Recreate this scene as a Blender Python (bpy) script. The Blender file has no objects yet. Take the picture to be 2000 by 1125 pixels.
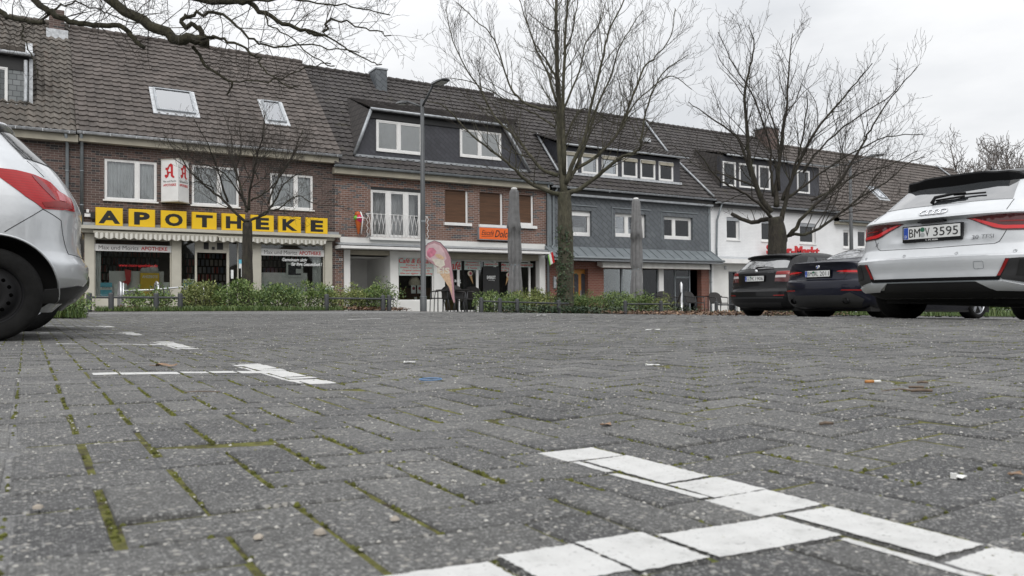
import bpy, bmesh, math, random
from mathutils import Vector, Matrix
C = bpy.context.scene.collection
R = math.radians
rng = random.Random(7)
U = rng.uniform

# ------------------------------------------------------------------ camera calibration
# world: X runs along the row of houses, Y from the lens towards them, Z up
CH = .27
ROT = ((0.85378, -0.00218, -0.52064), (-0.52058, -0.01898, -0.8536), (-0.00802, 0.99982, -0.01733))
FPX, CX, CY = 1555., 1000., 562.5
FV = 31.2                                   # distance of the house fronts
def ray(px, py):
    c = (px - CX, CY - py, -FPX)
    return [sum(ROT[i][k]*c[k] for k in range(3)) for i in range(3)]
def F(px, py, off=0.):                      # a point of the house fronts (off = metres proud of the wall)
    d = ray(px, py); k = (FV - off)/d[1]
    return d[0]*k, d[2]*k + CH
def AV(px, py, v):                          # a point on the upright plane Y = v
    d = ray(px, py); k = v/d[1]
    return d[0]*k, d[2]*k + CH
def AZ(px, py, dep):                        # a point at a given depth in front of the lens
    d = ray(px, py); k = dep/FPX
    return Vector((d[0]*k, d[1]*k, d[2]*k + CH))
def GP(px, py, z=0.):                       # a point on the ground
    for _ in range(6):
        d = ray(px, py); k = (z - CH)/d[2]; x, y = d[0]*k, d[1]*k
        z = .5*z + .5*gz(x, y)
    return x, y, gz(x, y)
def RPT(px, py, eo, ez, sl):                # a point on a roof slope
    d = ray(px, py); k = (ez - CH + (eo - FV)*sl)/(d[2] - d[1]*sl)
    return d[0]*k, d[1]*k, d[2]*k + CH

PA = [(-40,.5),(-8,.28),(-4,.16),(-.2,.036),(.25,.024),(.5,.0155),(.78,0),(.98,0),(1.7,.016),(4,.055),(7,.085),(9.5,.02),(12.5,-.07),(20,-.2),(32,-.48),(60,-.8),(260,-3)]
PB = [(-40,.2),(-8,.14),(1.3,.115),(7.5,.063),(9.8,.0),(12,-.075),(13.4,-.12),(18.7,-.19),(32,-.48),(60,-.8),(260,-3)]
def pl(tab, x):
    if x <= tab[0][0]: return tab[0][1]
    for (a, p), (b, q) in zip(tab, tab[1:]):
        if x <= b: return p + (q - p)*(x - a)/(b - a)
    return tab[-1][1]
def sm(a, b, x):
    t = min(1, max(0, (x - a)/(b - a))); return t*t*(3 - 2*t)
def gz(x, y):
    w = sm(9, 19, y)
    a = (pl(PA, x - .07) + pl(PA, x) + pl(PA, x + .07))/3
    return a*(1 - w) + pl(PB, x)*w

# ------------------------------------------------------------------ mesh helpers
class MB:
    def __init__(s): s.v = []; s.f = []; s.m = []; s.sm = []
    def add(s, vs, fs, m=0, smooth=False):
        b = len(s.v); s.v += [tuple(p) for p in vs]
        for f in fs: s.f.append(tuple(b + i for i in f)); s.m.append(m); s.sm.append(smooth)
    def box(s, x0, x1, y0, y1, z0, z1, m=0):
        x0, x1 = min(x0, x1), max(x0, x1); y0, y1 = min(y0, y1), max(y0, y1); z0, z1 = min(z0, z1), max(z0, z1)
        s.add([(x0,y0,z0),(x1,y0,z0),(x1,y1,z0),(x0,y1,z0),(x0,y0,z1),(x1,y0,z1),(x1,y1,z1),(x0,y1,z1)],
              [(0,3,2,1),(4,5,6,7),(0,1,5,4),(1,2,6,5),(2,3,7,6),(3,0,4,7)], m)
    def fb(s, x0, x1, z0, z1, o0, o1, m=0):   # box on the house front between two offsets
        s.box(x0, x1, FV - o0, FV - o1, z0, z1, m)
    def quad(s, a, b, c, d, m=0): s.add([a, b, c, d], [(0,1,2,3)], m)
    def poly(s, pts, m=0): s.add(pts, [tuple(range(len(pts)))], m)
    def prism(s, pts, ext, m=0):              # planar outline pushed along a vector
        n = len(pts); e = Vector(ext); p2 = [tuple(Vector(p) + e) for p in pts]
        s.add(list(pts) + p2, [tuple(range(n))[::-1], tuple(range(n, 2*n))] + [(i, (i+1) % n, n + (i+1) % n, n + i) for i in range(n)], m)
    def tube(s, pts, rad, n=8, m=0, caps=True, smooth=True):
        pts = [Vector(p) for p in pts]; k = len(pts)
        if not hasattr(rad, '__len__'): rad = [rad]*k
        up = None; vs = []
        for i, p in enumerate(pts):
            t = (pts[min(i+1, k-1)] - pts[max(i-1, 0)])
            t = t.normalized() if t.length > 1e-9 else Vector((0,0,1))
            if up is None:
                up = t.cross(Vector((.31,.17,.93)))
                if up.length < 1e-3: up = t.cross(Vector((1,0,0)))
            else: up = up - t*up.dot(t)
            up = up.normalized() if up.length > 1e-6 else t.orthogonal().normalized()
            w = t.cross(up)
            for j in range(n):
                a = 2*math.pi*j/n
                vs.append(tuple(p + (up*math.cos(a) + w*math.sin(a))*rad[i]))
        fs = [(i*n + j, i*n + (j+1) % n, (i+1)*n + (j+1) % n, (i+1)*n + j) for i in range(k-1) for j in range(n)]
        if caps: fs += [tuple(range(n))[::-1], tuple(range((k-1)*n, k*n))]
        s.add(vs, fs, m, smooth)
    def lathe(s, prof, c=(0,0,0), ax='z', n=24, m=0, smooth=True):   # prof: (radius, along)
        vs = []
        for r, h in prof:
            for j in range(n):
                a = 2*math.pi*j/n; p, q = r*math.cos(a), r*math.sin(a)
                vs.append({'z': (c[0]+p, c[1]+q, c[2]+h), 'y': (c[0]+p, c[1]+h, c[2]+q), 'x': (c[0]+h, c[1]+p, c[2]+q)}[ax])
        k = len(prof)
        s.add(vs, [(i*n + j, i*n + (j+1) % n, (i+1)*n + (j+1) % n, (i+1)*n + j) for i in range(k-1) for j in range(n)], m, smooth)
    def build(s, name, mats, parent=None):
        me = bpy.data.meshes.new(name); me.from_pydata(s.v, [], s.f)
        if not isinstance(mats, (list, tuple)): mats = [mats]
        for m in mats: me.materials.append(m)
        me.polygons.foreach_set('material_index', s.m); me.polygons.foreach_set('use_smooth', s.sm); me.update()
        o = bpy.data.objects.new(name, me); C.objects.link(o)
        if parent is not None: adopt(o, parent)
        return o
def adopt(o, parent):
    o.parent = parent
    if parent.type == 'EMPTY': o.matrix_parent_inverse = parent.matrix_basis.inverted()
def tag(o, label=None, cat=None, group=None, kind=None):
    for k, v in (('label', label), ('category', cat), ('group', group), ('kind', kind)):
        if v: o[k] = v
    return o
def thing(name, label, cat, loc=(0,0,0), group=None, rz=0):
    o = bpy.data.objects.new(name, None); o.empty_display_size = .2; C.objects.link(o)
    o.location = loc; o.rotation_euler = (0, 0, rz); return tag(o, label, cat, group)
def kids(o): return [c for c in bpy.data.objects if c.parent == o]
def copy_tree(o, parent=None):
    ks = KIDS.get(o.name) or KIDS.setdefault(o.name, kids(o))
    c = o.copy(); C.objects.link(c)
    if parent is not None: c.parent = parent; c.matrix_parent_inverse = o.matrix_parent_inverse.copy()
    for k in ks: copy_tree(k, c)
    return c
KIDS = {}
def text(name, body, mat, parent, O, ex, ey, w, h, bold=0., shear=0., ext=.004, align='C'):
    """lettering fitted into a w x h box: O its lower left corner, ex/ey unit directions"""
    cu = bpy.data.curves.new('lettering', 'FONT'); cu.body = body; cu.size = 1; cu.offset = bold; cu.shear = shear; cu.extrude = .5; cu.resolution_u = 3
    to = bpy.data.objects.new('lettering', cu); C.objects.link(to); bpy.context.view_layer.update()
    me = bpy.data.meshes.new_from_object(to.evaluated_get(bpy.context.evaluated_depsgraph_get()))
    bpy.data.objects.remove(to); bpy.data.curves.remove(cu)
    xs = [v.co.x for v in me.vertices]; ys = [v.co.y for v in me.vertices]
    x0, x1, y0, y1 = min(xs), max(xs), min(ys), max(ys)
    ex, ey, O = Vector(ex), Vector(ey), Vector(O); nz = ex.cross(ey)
    for v in me.vertices:
        v.co = O + ex*((v.co.x - x0)/(x1 - x0)*w) + ey*((v.co.y - y0)/(y1 - y0)*h) + nz*(v.co.z + .5)*ext
    me.materials.clear(); me.materials.append(mat); me.name = name
    o = bpy.data.objects.new(name, me); C.objects.link(o)
    if parent is not None: adopt(o, parent)
    return o
def ftext(name, body, mat, parent, x0, x1, z0, z1, off, **k):
    return text(name, body, mat, parent, (x0, FV - off, z0), (1,0,0), (0,0,1), x1 - x0, z1 - z0, **k)

# ------------------------------------------------------------------ materials
def nt(name):
    m = bpy.data.materials.new(name); m.use_nodes = True; n = m.node_tree
    return m, n, n.nodes['Principled BSDF']
def N(n, t, **k):
    x = n.nodes.new(t)
    for a, b in k.items():
        if a in ('operation','data_type','blend_type','feature','noise_dimensions','offset','offset_frequency','distance','interpolation_type','gradient_type'): setattr(x, a, b)
        else: x.inputs[a.replace('_', ' ')].default_value = b
    return x
def ramp(n, fac, stops):
    r = n.nodes.new('ShaderNodeValToRGB'); e = r.color_ramp.elements
    while len(e) < len(stops): e.new(.5)
    for q, (p, c) in zip(e, stops):
        q.position = p; q.color = (*c, 1) if hasattr(c, '__len__') else (c, c, c, 1)
    n.links.new(fac, r.inputs[0]); return r.outputs[0]
def mix(n, fac, a, b, mode='MIX'):
    x = n.nodes.new('ShaderNodeMix'); x.data_type = 'RGBA'; x.blend_type = mode
    for i, v in ((0, fac), (6, a), (7, b)):
        if hasattr(v, 'is_output') or hasattr(v, 'links'): n.links.new(v, x.inputs[i])
        else: x.inputs[i].default_value = (*v, 1) if hasattr(v, '__len__') else v
    return x.outputs[2]
def math_(n, op, a, b=None, c=None):
    x = n.nodes.new('ShaderNodeMath'); x.operation = op
    for i, v in enumerate((a, b, c)):
        if v is None: continue
        if hasattr(v, 'links'): n.links.new(v, x.inputs[i])
        else: x.inputs[i].default_value = v
    return x.outputs[0]
def coord(n, sc=None):
    t = n.nodes.new('ShaderNodeTexCoord').outputs['Object']
    return t
def noise(n, vec, scale, detail=3, rough=.55):
    x = N(n, 'ShaderNodeTexNoise', Scale=scale, Detail=detail, Roughness=rough)
    n.links.new(vec, x.inputs['Vector']); return x.outputs['Fac']
def bump(n, b, h, s, d=.01):
    x = N(n, 'ShaderNodeBump', Strength=s, Distance=d); n.links.new(h, x.inputs['Height'])
    n.links.new(x.outputs[0], b.inputs['Normal'])
def mat(name, col, rough=.6, metal=0, var=.12, vs=4., bmp=0, bs=60, coat=0, spec=.5):
    m, n, b = nt(name)
    b.inputs['Roughness'].default_value = rough; b.inputs['Metallic'].default_value = metal
    b.inputs['Specular IOR Level'].default_value = spec
    if coat: b.inputs['Coat Weight'].default_value = coat; b.inputs['Coat Roughness'].default_value = .03
    v = coord(n)
    if var:
        f = noise(n, v, vs, 5)
        c = ramp(n, f, [(.25, [max(0, x*(1 - var*1.6)) for x in col]), (.75, [x*(1 + var) for x in col])])
        n.links.new(c, b.inputs['Base Color'])
    else: b.inputs['Base Color'].default_value = (*col, 1)
    if bmp: bump(n, b, noise(n, v, bs, 4), bmp, .01)
    return m
def brick_mat(name, c1, c2, mortar, bw=.25, rh=.0833, ms=.008, rot=0., dark=None, rough=.85, bs=.5, offs=.5, dirt=.25):
    m, n, b = nt(name); b.inputs['Roughness'].default_value = rough
    t = coord(n); sp = n.nodes.new('ShaderNodeSeparateXYZ'); n.links.new(t, sp.inputs[0])
    x = math_(n, 'ADD', sp.outputs[0], sp.outputs[1])
    cb = n.nodes.new('ShaderNodeCombineXYZ'); n.links.new(x, cb.inputs[0]); n.links.new(sp.outputs[2], cb.inputs[1])
    vec = cb.outputs[0]
    if rot:
        mp = n.nodes.new('ShaderNodeMapping'); mp.inputs['Rotation'].default_value[2] = R(rot); n.links.new(vec, mp.inputs[0]); vec = mp.outputs[0]
    def bk(a, c, mo):
        k = N(n, 'ShaderNodeTexBrick', offset=offs); k.inputs['Scale'].default_value = 1
        for nm, val in (('Brick Width', bw), ('Row Height', rh), ('Mortar Size', ms), ('Mortar Smooth', .15), ('Bias', 0.)): k.inputs[nm].default_value = val
        k.inputs['Color1'].default_value = (*a, 1); k.inputs['Color2'].default_value = (*c, 1); k.inputs['Mortar'].default_value = (*mo, 1)
        n.links.new(vec, k.inputs['Vector']); return k
    k = bk(c1, c2, mortar); col = k.outputs['Color']
    if dark:                                  # a scatter of over-burnt bricks
        fx = math_(n, 'FLOOR', math_(n, 'DIVIDE', sp.outputs[2], rh)); 
        sh = math_(n, 'MULTIPLY', math_(n, 'FLOORED_MODULO', fx, 2.), bw*offs)
        bx = math_(n, 'FLOOR', math_(n, 'DIVIDE', math_(n, 'ADD', x, sh), bw))
        w = n.nodes.new('ShaderNodeTexWhiteNoise'); w.noise_dimensions = '2D'
        c3 = n.nodes.new('ShaderNodeCombineXYZ'); n.links.new(bx, c3.inputs[0]); n.links.new(fx, c3.inputs[1]); n.links.new(c3.outputs[0], w.inputs['Vector'])
        sel = ramp(n, w.outputs['Value'], [(.78, 0.), (.82, 1.)])
        inb = math_(n, 'SUBTRACT', 1., k.outputs['Fac'])
        col = mix(n, math_(n, 'MULTIPLY', sel, inb), col, dark)
    f = noise(n, t, .9, 5)
    col = mix(n, 1., col, ramp(n, f, [(.3, (1 - dirt,)*3), (.7, (1.08,)*3)]), 'MULTIPLY')
    n.links.new(col, b.inputs['Base Color'])
    h = math_(n, 'ADD', math_(n, 'SUBTRACT', 1., k.outputs['Fac']), math_(n, 'MULTIPLY', noise(n, t, 60, 3), .35))
    bump(n, b, h, bs, .008); return m
def roof_mat(name, col, moss, tw, th, amt=.5):
    m, n, b = nt(name); b.inputs['Roughness'].default_value = .85
    t = coord(n); sp = n.nodes.new('ShaderNodeSeparateXYZ'); n.links.new(t, sp.inputs[0])
    c3 = n.nodes.new('ShaderNodeCombineXYZ')
    n.links.new(math_(n, 'FLOOR', math_(n, 'DIVIDE', sp.outputs[0], tw)), c3.inputs[0]); n.links.new(math_(n, 'FLOOR', math_(n, 'DIVIDE', sp.outputs[2], th*.7)), c3.inputs[1])
    w = n.nodes.new('ShaderNodeTexWhiteNoise'); n.links.new(c3.outputs[0], w.inputs['Vector'])
    c = mix(n, w.outputs['Value'], [x*.84 for x in col], [x*1.14 for x in col])
    st = n.nodes.new('ShaderNodeMapping'); st.inputs['Scale'].default_value = (3, 1.2, 1.2); n.links.new(t, st.inputs[0])
    c = mix(n, 1., c, ramp(n, noise(n, st.outputs[0], 1.1, 6, .65), [(.3, .62), (.7, 1.2)]), 'MULTIPLY')
    c = mix(n, ramp(n, noise(n, t, 2.3, 6, .7), [(.55, 0.), (.75, amt)]), c, moss)
    c = mix(n, ramp(n, noise(n, t, 35, 2), [(.68, 0.), (.74, .5)]), c, [x*2.2 for x in col])
    n.links.new(c, b.inputs['Base Color']); bump(n, b, noise(n, t, 70, 3), .25, .01); return m
def glass_mat(name, tint=(.97,.98,.98), refl=.55, haze=.02):
    m, n, b = nt(name); o = n.nodes['Material Output']
    g = N(n, 'ShaderNodeBsdfGlossy', Roughness=haze); g.inputs['Color'].default_value = (.95,.97,1,1)
    tr = n.nodes.new('ShaderNodeBsdfTransparent'); tr.inputs['Color'].default_value = (*tint, 1)
    fr = N(n, 'ShaderNodeFresnel', IOR=1.55)
    mx = n.nodes.new('ShaderNodeMixShader')
    n.links.new(math_(n, 'MINIMUM', math_(n, 'MULTIPLY', fr.outputs[0], refl*2.2), 1.), mx.inputs[0]); n.links.new(tr.outputs[0], mx.inputs[1]); n.links.new(g.outputs[0], mx.inputs[2])
    n.links.new(mx.outputs[0], o.inputs['Surface']); return m

Mt = {}
Mt['white_frame'] = mat('white_frame_paint', (.78,.78,.77), .4, var=.05)
Mt['white_wall'] = mat('white_render', (.74,.74,.72), .8, var=.08, vs=1.2, bmp=.15, bs=90)
Mt['white_brick'] = brick_mat('white_painted_brick', (.80,.81,.82), (.77,.78,.79), (.70,.71,.72), bs=.35, dirt=.07)
Mt['cream'] = mat('cream_grey_paint', (.50,.48,.41), .55, var=.08, vs=2)
Mt['soffit'] = mat('soffit_board', (.36,.335,.27), .7, var=.15, vs=2)
Mt['zinc'] = mat('zinc_sheet', (.36,.38,.40), .42, .35, var=.2, vs=6)
Mt['lead'] = mat('bright_flashing', (.52,.54,.56), .45, .25, var=.25, vs=9)
Mt['pipe'] = mat('grey_downpipe', (.22,.245,.26), .5, .2, var=.12)
Mt['dark_gap'] = mat('dark_interior', (.022,.021,.02), .9, var=.3, vs=2)
Mt['interior'] = mat('shop_interior', (.05,.045,.04), .85, var=.5, vs=1.5)
Mt['curtain'] = mat('net_curtain', (.74,.76,.77), .9, var=.06)
Mt['glass'] = glass_mat('window_glass')
Mt['roof_glass'] = glass_mat('skylight_glass', (.9,.92,.93), 1.7)
Mt['shop_glass'] = glass_mat('shop_window_glass', (.9,.92,.9), .5)
Mt['black'] = mat('black_plastic', (.016,.016,.017), .5, var=.2)
Mt['black_letter'] = mat('black_letter_film', (.012,.012,.012), .4, var=0)
Mt['yellow'] = mat('yellow_acrylic', (.78,.50,.012), .35, var=.03, vs=2)
Mt['red_letter'] = mat('red_letter_film', (.52,.018,.022), .4, var=0)
Mt['grey_letter'] = mat('grey_letter_film', (.13,.12,.12), .45, var=0)
Mt['brick_pharm'] = brick_mat('dark_brown_brick', (.088,.058,.050), (.128,.080,.068), (.215,.19,.175), dark=(.040,.036,.037))
Mt['brick_cafe'] = brick_mat('red_brown_brick', (.150,.080,.062), (.212,.116,.089), (.36,.33,.30), dark=(.085,.085,.092))
Mt['brick_red'] = brick_mat('red_facing_brick', (.215,.080,.056), (.18,.066,.047), (.25,.20,.17), dirt=.15)
Mt['slate_clad'] = brick_mat('grey_slate_cladding', (.100,.112,.124), (.125,.138,.150), (.040,.045,.05), bw=.42, rh=.22, ms=.012, rot=36, rough=.6, dirt=.12)
Mt['slate_dark'] = brick_mat('dark_slate_shingles', (.042,.043,.052), (.055,.057,.068), (.018,.018,.022), bw=.3, rh=.16, ms=.008, rot=38, rough=.6, dirt=.15)
Mt['slate_old'] = brick_mat('old_slate_scales', (.16,.175,.18), (.22,.235,.24), (.07,.075,.08), bw=.24, rh=.19, ms=.012, rough=.6, dirt=.2)
Mt['roof_a'] = roof_mat('brown_grey_roof_tiles', (.108,.093,.085), (.095,.088,.06), .3, .33, .2)
Mt['roof_old'] = roof_mat('weathered_pantiles', (.125,.112,.098), (.13,.07,.045), .25, .34, .5)
Mt['roof_b'] = roof_mat('dark_roof_tiles', (.062,.056,.055), (.070,.068,.035), .3, .33, .5)
Mt['wood_door'] = mat('orange_oak_door', (.46,.20,.035), .45, var=.15, vs=9)
Mt['metal_roof'] = mat('grey_standing_seam', (.20,.225,.24), .45, .2, var=.1, vs=2)
Mt['awning'] = mat('white_awning_cover', (.66,.65,.62), .6, var=.1)
def shutter_mat():
    m, n, b = nt('brown_roller_shutter'); t = coord(n); b.inputs['Roughness'].default_value = .6
    sp = n.nodes.new('ShaderNodeSeparateXYZ'); n.links.new(t, sp.inputs[0])
    f = math_(n, 'FRACT', math_(n, 'DIVIDE', sp.outputs[2], .052))
    g = math_(n, 'FLOOR', math_(n, 'DIVIDE', sp.outputs[2], .052))
    w = n.nodes.new('ShaderNodeTexWhiteNoise'); w.noise_dimensions = '1D'; n.links.new(g, w.inputs['W'])
    c = mix(n, w.outputs['Value'], (.082,.040,.019), (.118,.056,.027))
    st = n.nodes.new('ShaderNodeMapping'); st.inputs['Scale'].default_value = (1, 1, 25); n.links.new(t, st.inputs[0])
    c = mix(n, 1., c, ramp(n, noise(n, st.outputs[0], 2, 4), [(.3, .7), (.7, 1.25)]), 'MULTIPLY')
    n.links.new(c, b.inputs['Base Color']); bump(n, b, ramp(n, f, [(0., 0.), (.15, 1.), (.85, 1.), (1., 0.)]), .8, .01); return m
Mt['shutter'] = shutter_mat()
def stripe_mat():
    m, n, b = nt('striped_awning_cloth'); t = coord(n); b.inputs['Roughness'].default_value = .85
    sp = n.nodes.new('ShaderNodeSeparateXYZ'); n.links.new(t, sp.inputs[0])
    f = math_(n, 'FRACT', math_(n, 'DIVIDE', sp.outputs[0], .155))
    n.links.new(ramp(n, f, [(0., (.66,.65,.60)), (.45, (.66,.65,.60)), (.52, (.40,.385,.33)), (.78, (.40,.385,.33)), (.84, (.12,.11,.10)), (.9, (.40,.385,.33)), (.97, (.66,.65,.60))]), b.inputs['Base Color']); return m
Mt['stripe'] = stripe_mat()
# ------------------------------------------------------------------ world, sun, camera
def build_world():
    w = bpy.data.worlds.new('World'); bpy.context.scene.world = w; w.use_nodes = True; n = w.node_tree
    bg = n.nodes['Background']
    sky = n.nodes.new('ShaderNodeTexSky'); sky.sky_type = 'NISHITA'; sky.sun_disc = False
    sky.sun_elevation = R(SUN_EL); sky.sun_rotation = R(SUN_ROT); sky.air_density = 1.; sky.dust_density = 4.; sky.ozone_density = 1.
    tc = n.nodes.new('ShaderNodeTexCoord').outputs['Generated']
    sp = n.nodes.new('ShaderNodeSeparateXYZ'); n.links.new(tc, sp.inputs[0])
    # overcast deck: brighter overhead than near the horizon, soft cloud structure
    mp = n.nodes.new('ShaderNodeMapping'); mp.inputs['Scale'].default_value = (1, 1, 3.2); n.links.new(tc, mp.inputs[0])
    f1 = noise(n, mp.outputs[0], 2.3, 6, .55)
    mp2 = n.nodes.new('ShaderNodeMapping'); mp2.inputs['Scale'].default_value = (1, 1, 2.2); mp2.inputs['Location'].default_value = (3.1, 1.7, .4); n.links.new(tc, mp2.inputs[0])
    f2 = noise(n, mp2.outputs[0], 1.2, 3, .5)
    cl = ramp(n, math_(n, 'ADD', math_(n, 'MULTIPLY', f1, .6), math_(n, 'MULTIPLY', f2, .4)), [(.36, (8.1,8.3,8.6)), (.5, (10.3,10.4,10.55)), (.6, (11.5,11.55,11.6))])
    el = ramp(n, sp.outputs[2], [(0., .92), (.3, .97), (.55, 1.25), (1., 1.75)])
    cl = mix(n, 1., cl, el, 'MULTIPLY')
    n.links.new(mix(n, .93, sky.outputs[0], cl), bg.inputs['Color'])
    bg.inputs['Strength'].default_value = .1
SUN_EL, SUN_AZ = 42., 205.                    # azimuth of the sun measured from +Y clockwise (towards +X)
SUN_ROT = SUN_AZ
build_world()
sl = bpy.data.lights.new('sun', 'SUN'); sl.energy = 1.2; sl.angle = R(35); sl.color = (1, .97, .93)
so = bpy.data.objects.new('sun', sl); C.objects.link(so)
a = R(SUN_AZ); e = R(SUN_EL)
sd = Vector((math.sin(a)*math.cos(e), math.cos(a)*math.cos(e), math.sin(e)))
so.rotation_euler = sd.to_track_quat('Z', 'Y').to_euler()
cam = bpy.data.cameras.new('camera'); co = bpy.data.objects.new('camera', cam); C.objects.link(co)
cam.sensor_width = 36; cam.sensor_fit = 'HORIZONTAL'; cam.lens = 36*FPX/2000; cam.clip_start = .05; cam.clip_end = 3000
co.matrix_world = Matrix(((*ROT[0], 0), (*ROT[1], 0), (*ROT[2], CH), (0,0,0,1)))
cam.dof.use_dof = True; cam.dof.focus_distance = 8.; cam.dof.aperture_fstop = 10.
sc = bpy.context.scene; sc.camera = co
sc.view_settings.view_transform = 'Standard'; sc.view_settings.look = 'None'; sc.view_settings.exposure = 0; sc.view_settings.gamma = 1
sc.render.engine = 'CYCLES'; sc.cycles.use_denoising = True; sc.cycles.denoiser = 'OPENIMAGEDENOISE'; sc.cycles.denoising_input_passes = 'RGB_ALBEDO_NORMAL'; sc.cycles.denoising_prefilter = 'ACCURATE'
sc.cycles.max_bounces = 6; sc.cycles.transparent_max_bounces = 12; sc.cycles.glossy_bounces = 3; sc.cycles.diffuse_bounces = 3
sc.cycles.caustics_reflective = False; sc.cycles.caustics_refractive = False

# ------------------------------------------------------------------ paved ground
P = .102; U0, VZ = .795, .679                 # paver grid
def speckle(n, t, base):
    """exposed aggregate: small pale and dark grains in a grey concrete"""
    c = mix(n, 1., base, ramp(n, noise(n, t, 2.2, 5, .6), [(.3, .72), (.7, 1.18)]), 'MULTIPLY')
    c = mix(n, 1., c, ramp(n, noise(n, t, .45, 4, .6), [(.35, .80), (.65, 1.12)]), 'MULTIPLY')
    c = mix(n, ramp(n, noise(n, t, 1.3, 6, .7), [(.66, 0.), (.74, .55)]), c, (.045,.044,.043))
    c = mix(n, 1., c, ramp(n, noise(n, t, 130, 3, .7), [(.3, .52), (.7, 1.5)]), 'MULTIPLY')
    c = mix(n, 1., c, ramp(n, noise(n, t, 420, 2, .6), [(.3, .6), (.7, 1.45)]), 'MULTIPLY')
    for sc_, thr, colr, seed in ((95, .80, (.42,.40,.36), 0.), (190, .70, (.36,.36,.35), 3.), (150, .80, (.018,.018,.020), 7.), (330, .72, (.40,.40,.38), 5.)):
        mp = n.nodes.new('ShaderNodeMapping'); mp.inputs['Location'].default_value = (seed, seed*.7, 0); n.links.new(t, mp.inputs[0])
        v = N(n, 'ShaderNodeTexVoronoi', Scale=sc_); n.links.new(mp.outputs[0], v.inputs['Vector'])
        sp = n.nodes.new('ShaderNodeSeparateColor'); n.links.new(v.outputs['Color'], sp.inputs[0])
        pick = ramp(n, sp.outputs[0], [(thr, 0.), (thr + .02, 1.)])
        near = ramp(n, v.outputs['Distance'], [(.30, 1.), (.46, 0.)])
        c = mix(n, math_(n, 'MULTIPLY', math_(n, 'MULTIPLY', pick, near), .5), c, colr)
    return c
def paver_mat():
    m, n, b = nt('concrete_pavers'); t = coord(n); b.inputs['Roughness'].default_value = .8
    g = n.nodes.new('ShaderNodeNewGeometry')
    c = mix(n, g.outputs['Random Per Island'], (.062,.062,.063), (.112,.111,.107))
    c = speckle(n, t, c)
    n.links.new(c, b.inputs['Base Color'])
    bump(n, b, math_(n, 'ADD', noise(n, t, 260, 3, .7), math_(n, 'MULTIPLY', noise(n, t, 40, 3), .6)), .55, .004); return m
def lot_mat():
    m, n, b = nt('distant_pavers'); t = coord(n); b.inputs['Roughness'].default_value = .8
    c = mix(n, noise(n, t, 7, 2), (.106,.106,.107), (.132,.131,.130))
    n.links.new(speckle(n, t, c), b.inputs['Base Color']); return m
def joint_mat():
    m, n, b = nt('mossy_joint'); t = coord(n); b.inputs['Roughness'].default_value = .95
    c = ramp(n, noise(n, t, 26, 5, .7), [(.26, (.020,.016,.011)), (.36, (.050,.038,.020)), (.43, (.085,.082,.020)), (.58, (.175,.175,.032)), (.70, (.10,.135,.024)), (.8, (.05,.08,.016))])
    n.links.new(c, b.inputs['Base Color']); bump(n, b, noise(n, t, 180, 4, .7), 1., .01); return m
def paint_mat():
    m, n, b = nt('white_road_paint'); t = coord(n); b.inputs['Roughness'].default_value = .7
    c = ramp(n, noise(n, t, 16, 6, .7), [(.25, (.36,.36,.35)), (.42, (.50,.50,.49)), (.6, (.56,.56,.55))])
    w = ramp(n, noise(n, t, 170, 4, .75), [(.33, 0.), (.40, 1.)])
    n.links.new(mix(n, w, (.2,.2,.195), c), b.inputs['Base Color']); bump(n, b, noise(n, t, 260, 3, .7), .4, .004); return m
Mt['paver'], Mt['lot'], Mt['joint'], Mt['paint'] = paver_mat(), lot_mat(), joint_mat(), paint_mat()
Mt['walk'] = mat('pale_footway_slabs', (.19,.185,.175), .85, var=.2, vs=3)
Mt['kerb'] = mat('kerb_stone', (.24,.235,.22), .85, var=.2, vs=5)
Mt['soil'] = mat('bed_soil', (.045,.034,.024), .95, var=.4, vs=9, bmp=.6, bs=40)

def sheet(name, xs, ys, dz, m, keep=lambda x, y: True, hmin=None):
    mb = MB(); idx = {}
    for i, x in enumerate(xs):
        for j, y in enumerate(ys):
            idx[i, j] = len(mb.v); mb.v.append((x, y, gz(x, y) + dz))
    for i in range(len(xs) - 1):
        for j in range(len(ys) - 1):
            if keep((xs[i] + xs[i+1])/2, (ys[j] + ys[j+1])/2):
                mb.f.append((idx[i,j], idx[i+1,j], idx[i+1,j+1], idx[i,j+1])); mb.m.append(0); mb.sm.append(True)
    o = mb.build(name, m); tag(o, kind='structure'); return o
def steps(a, b, st): n = max(1, round((b - a)/st)); return [a + (b - a)*i/n for i in range(n + 1)]
NEAR = 15.
def depth(x, y): return .52064*x + .8536*y
def lat(x, y): return .85378*x - .52058*y
def in_near(x, y, mg=.25):
    d = depth(x, y); return .38 < d < NEAR and abs(lat(x, y)) < d*.665 + mg
xs = steps(-400, -40, 60)[:-1] + steps(-40, -8, 2)[:-1] + steps(-8, 20, .25)[:-1] + steps(20, 60, 2)[:-1] + steps(60, 1200, 60)
ys = steps(-400, -10, 30)[:-1] + steps(-10, 0, 1)[:-1] + steps(0, 20, .25)[:-1] + steps(20, 32, 1)[:-1] + steps(32, 1600, 60)
sheet('ground', xs, ys, -.0034, Mt['joint'], lambda x, y: in_near(x, y, 1.))
sheet('parking_lot', xs, ys, -.0026, Mt['lot'], lambda x, y: not (in_near(x, y, -.12) and depth(x, y) < NEAR - .8))

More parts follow.
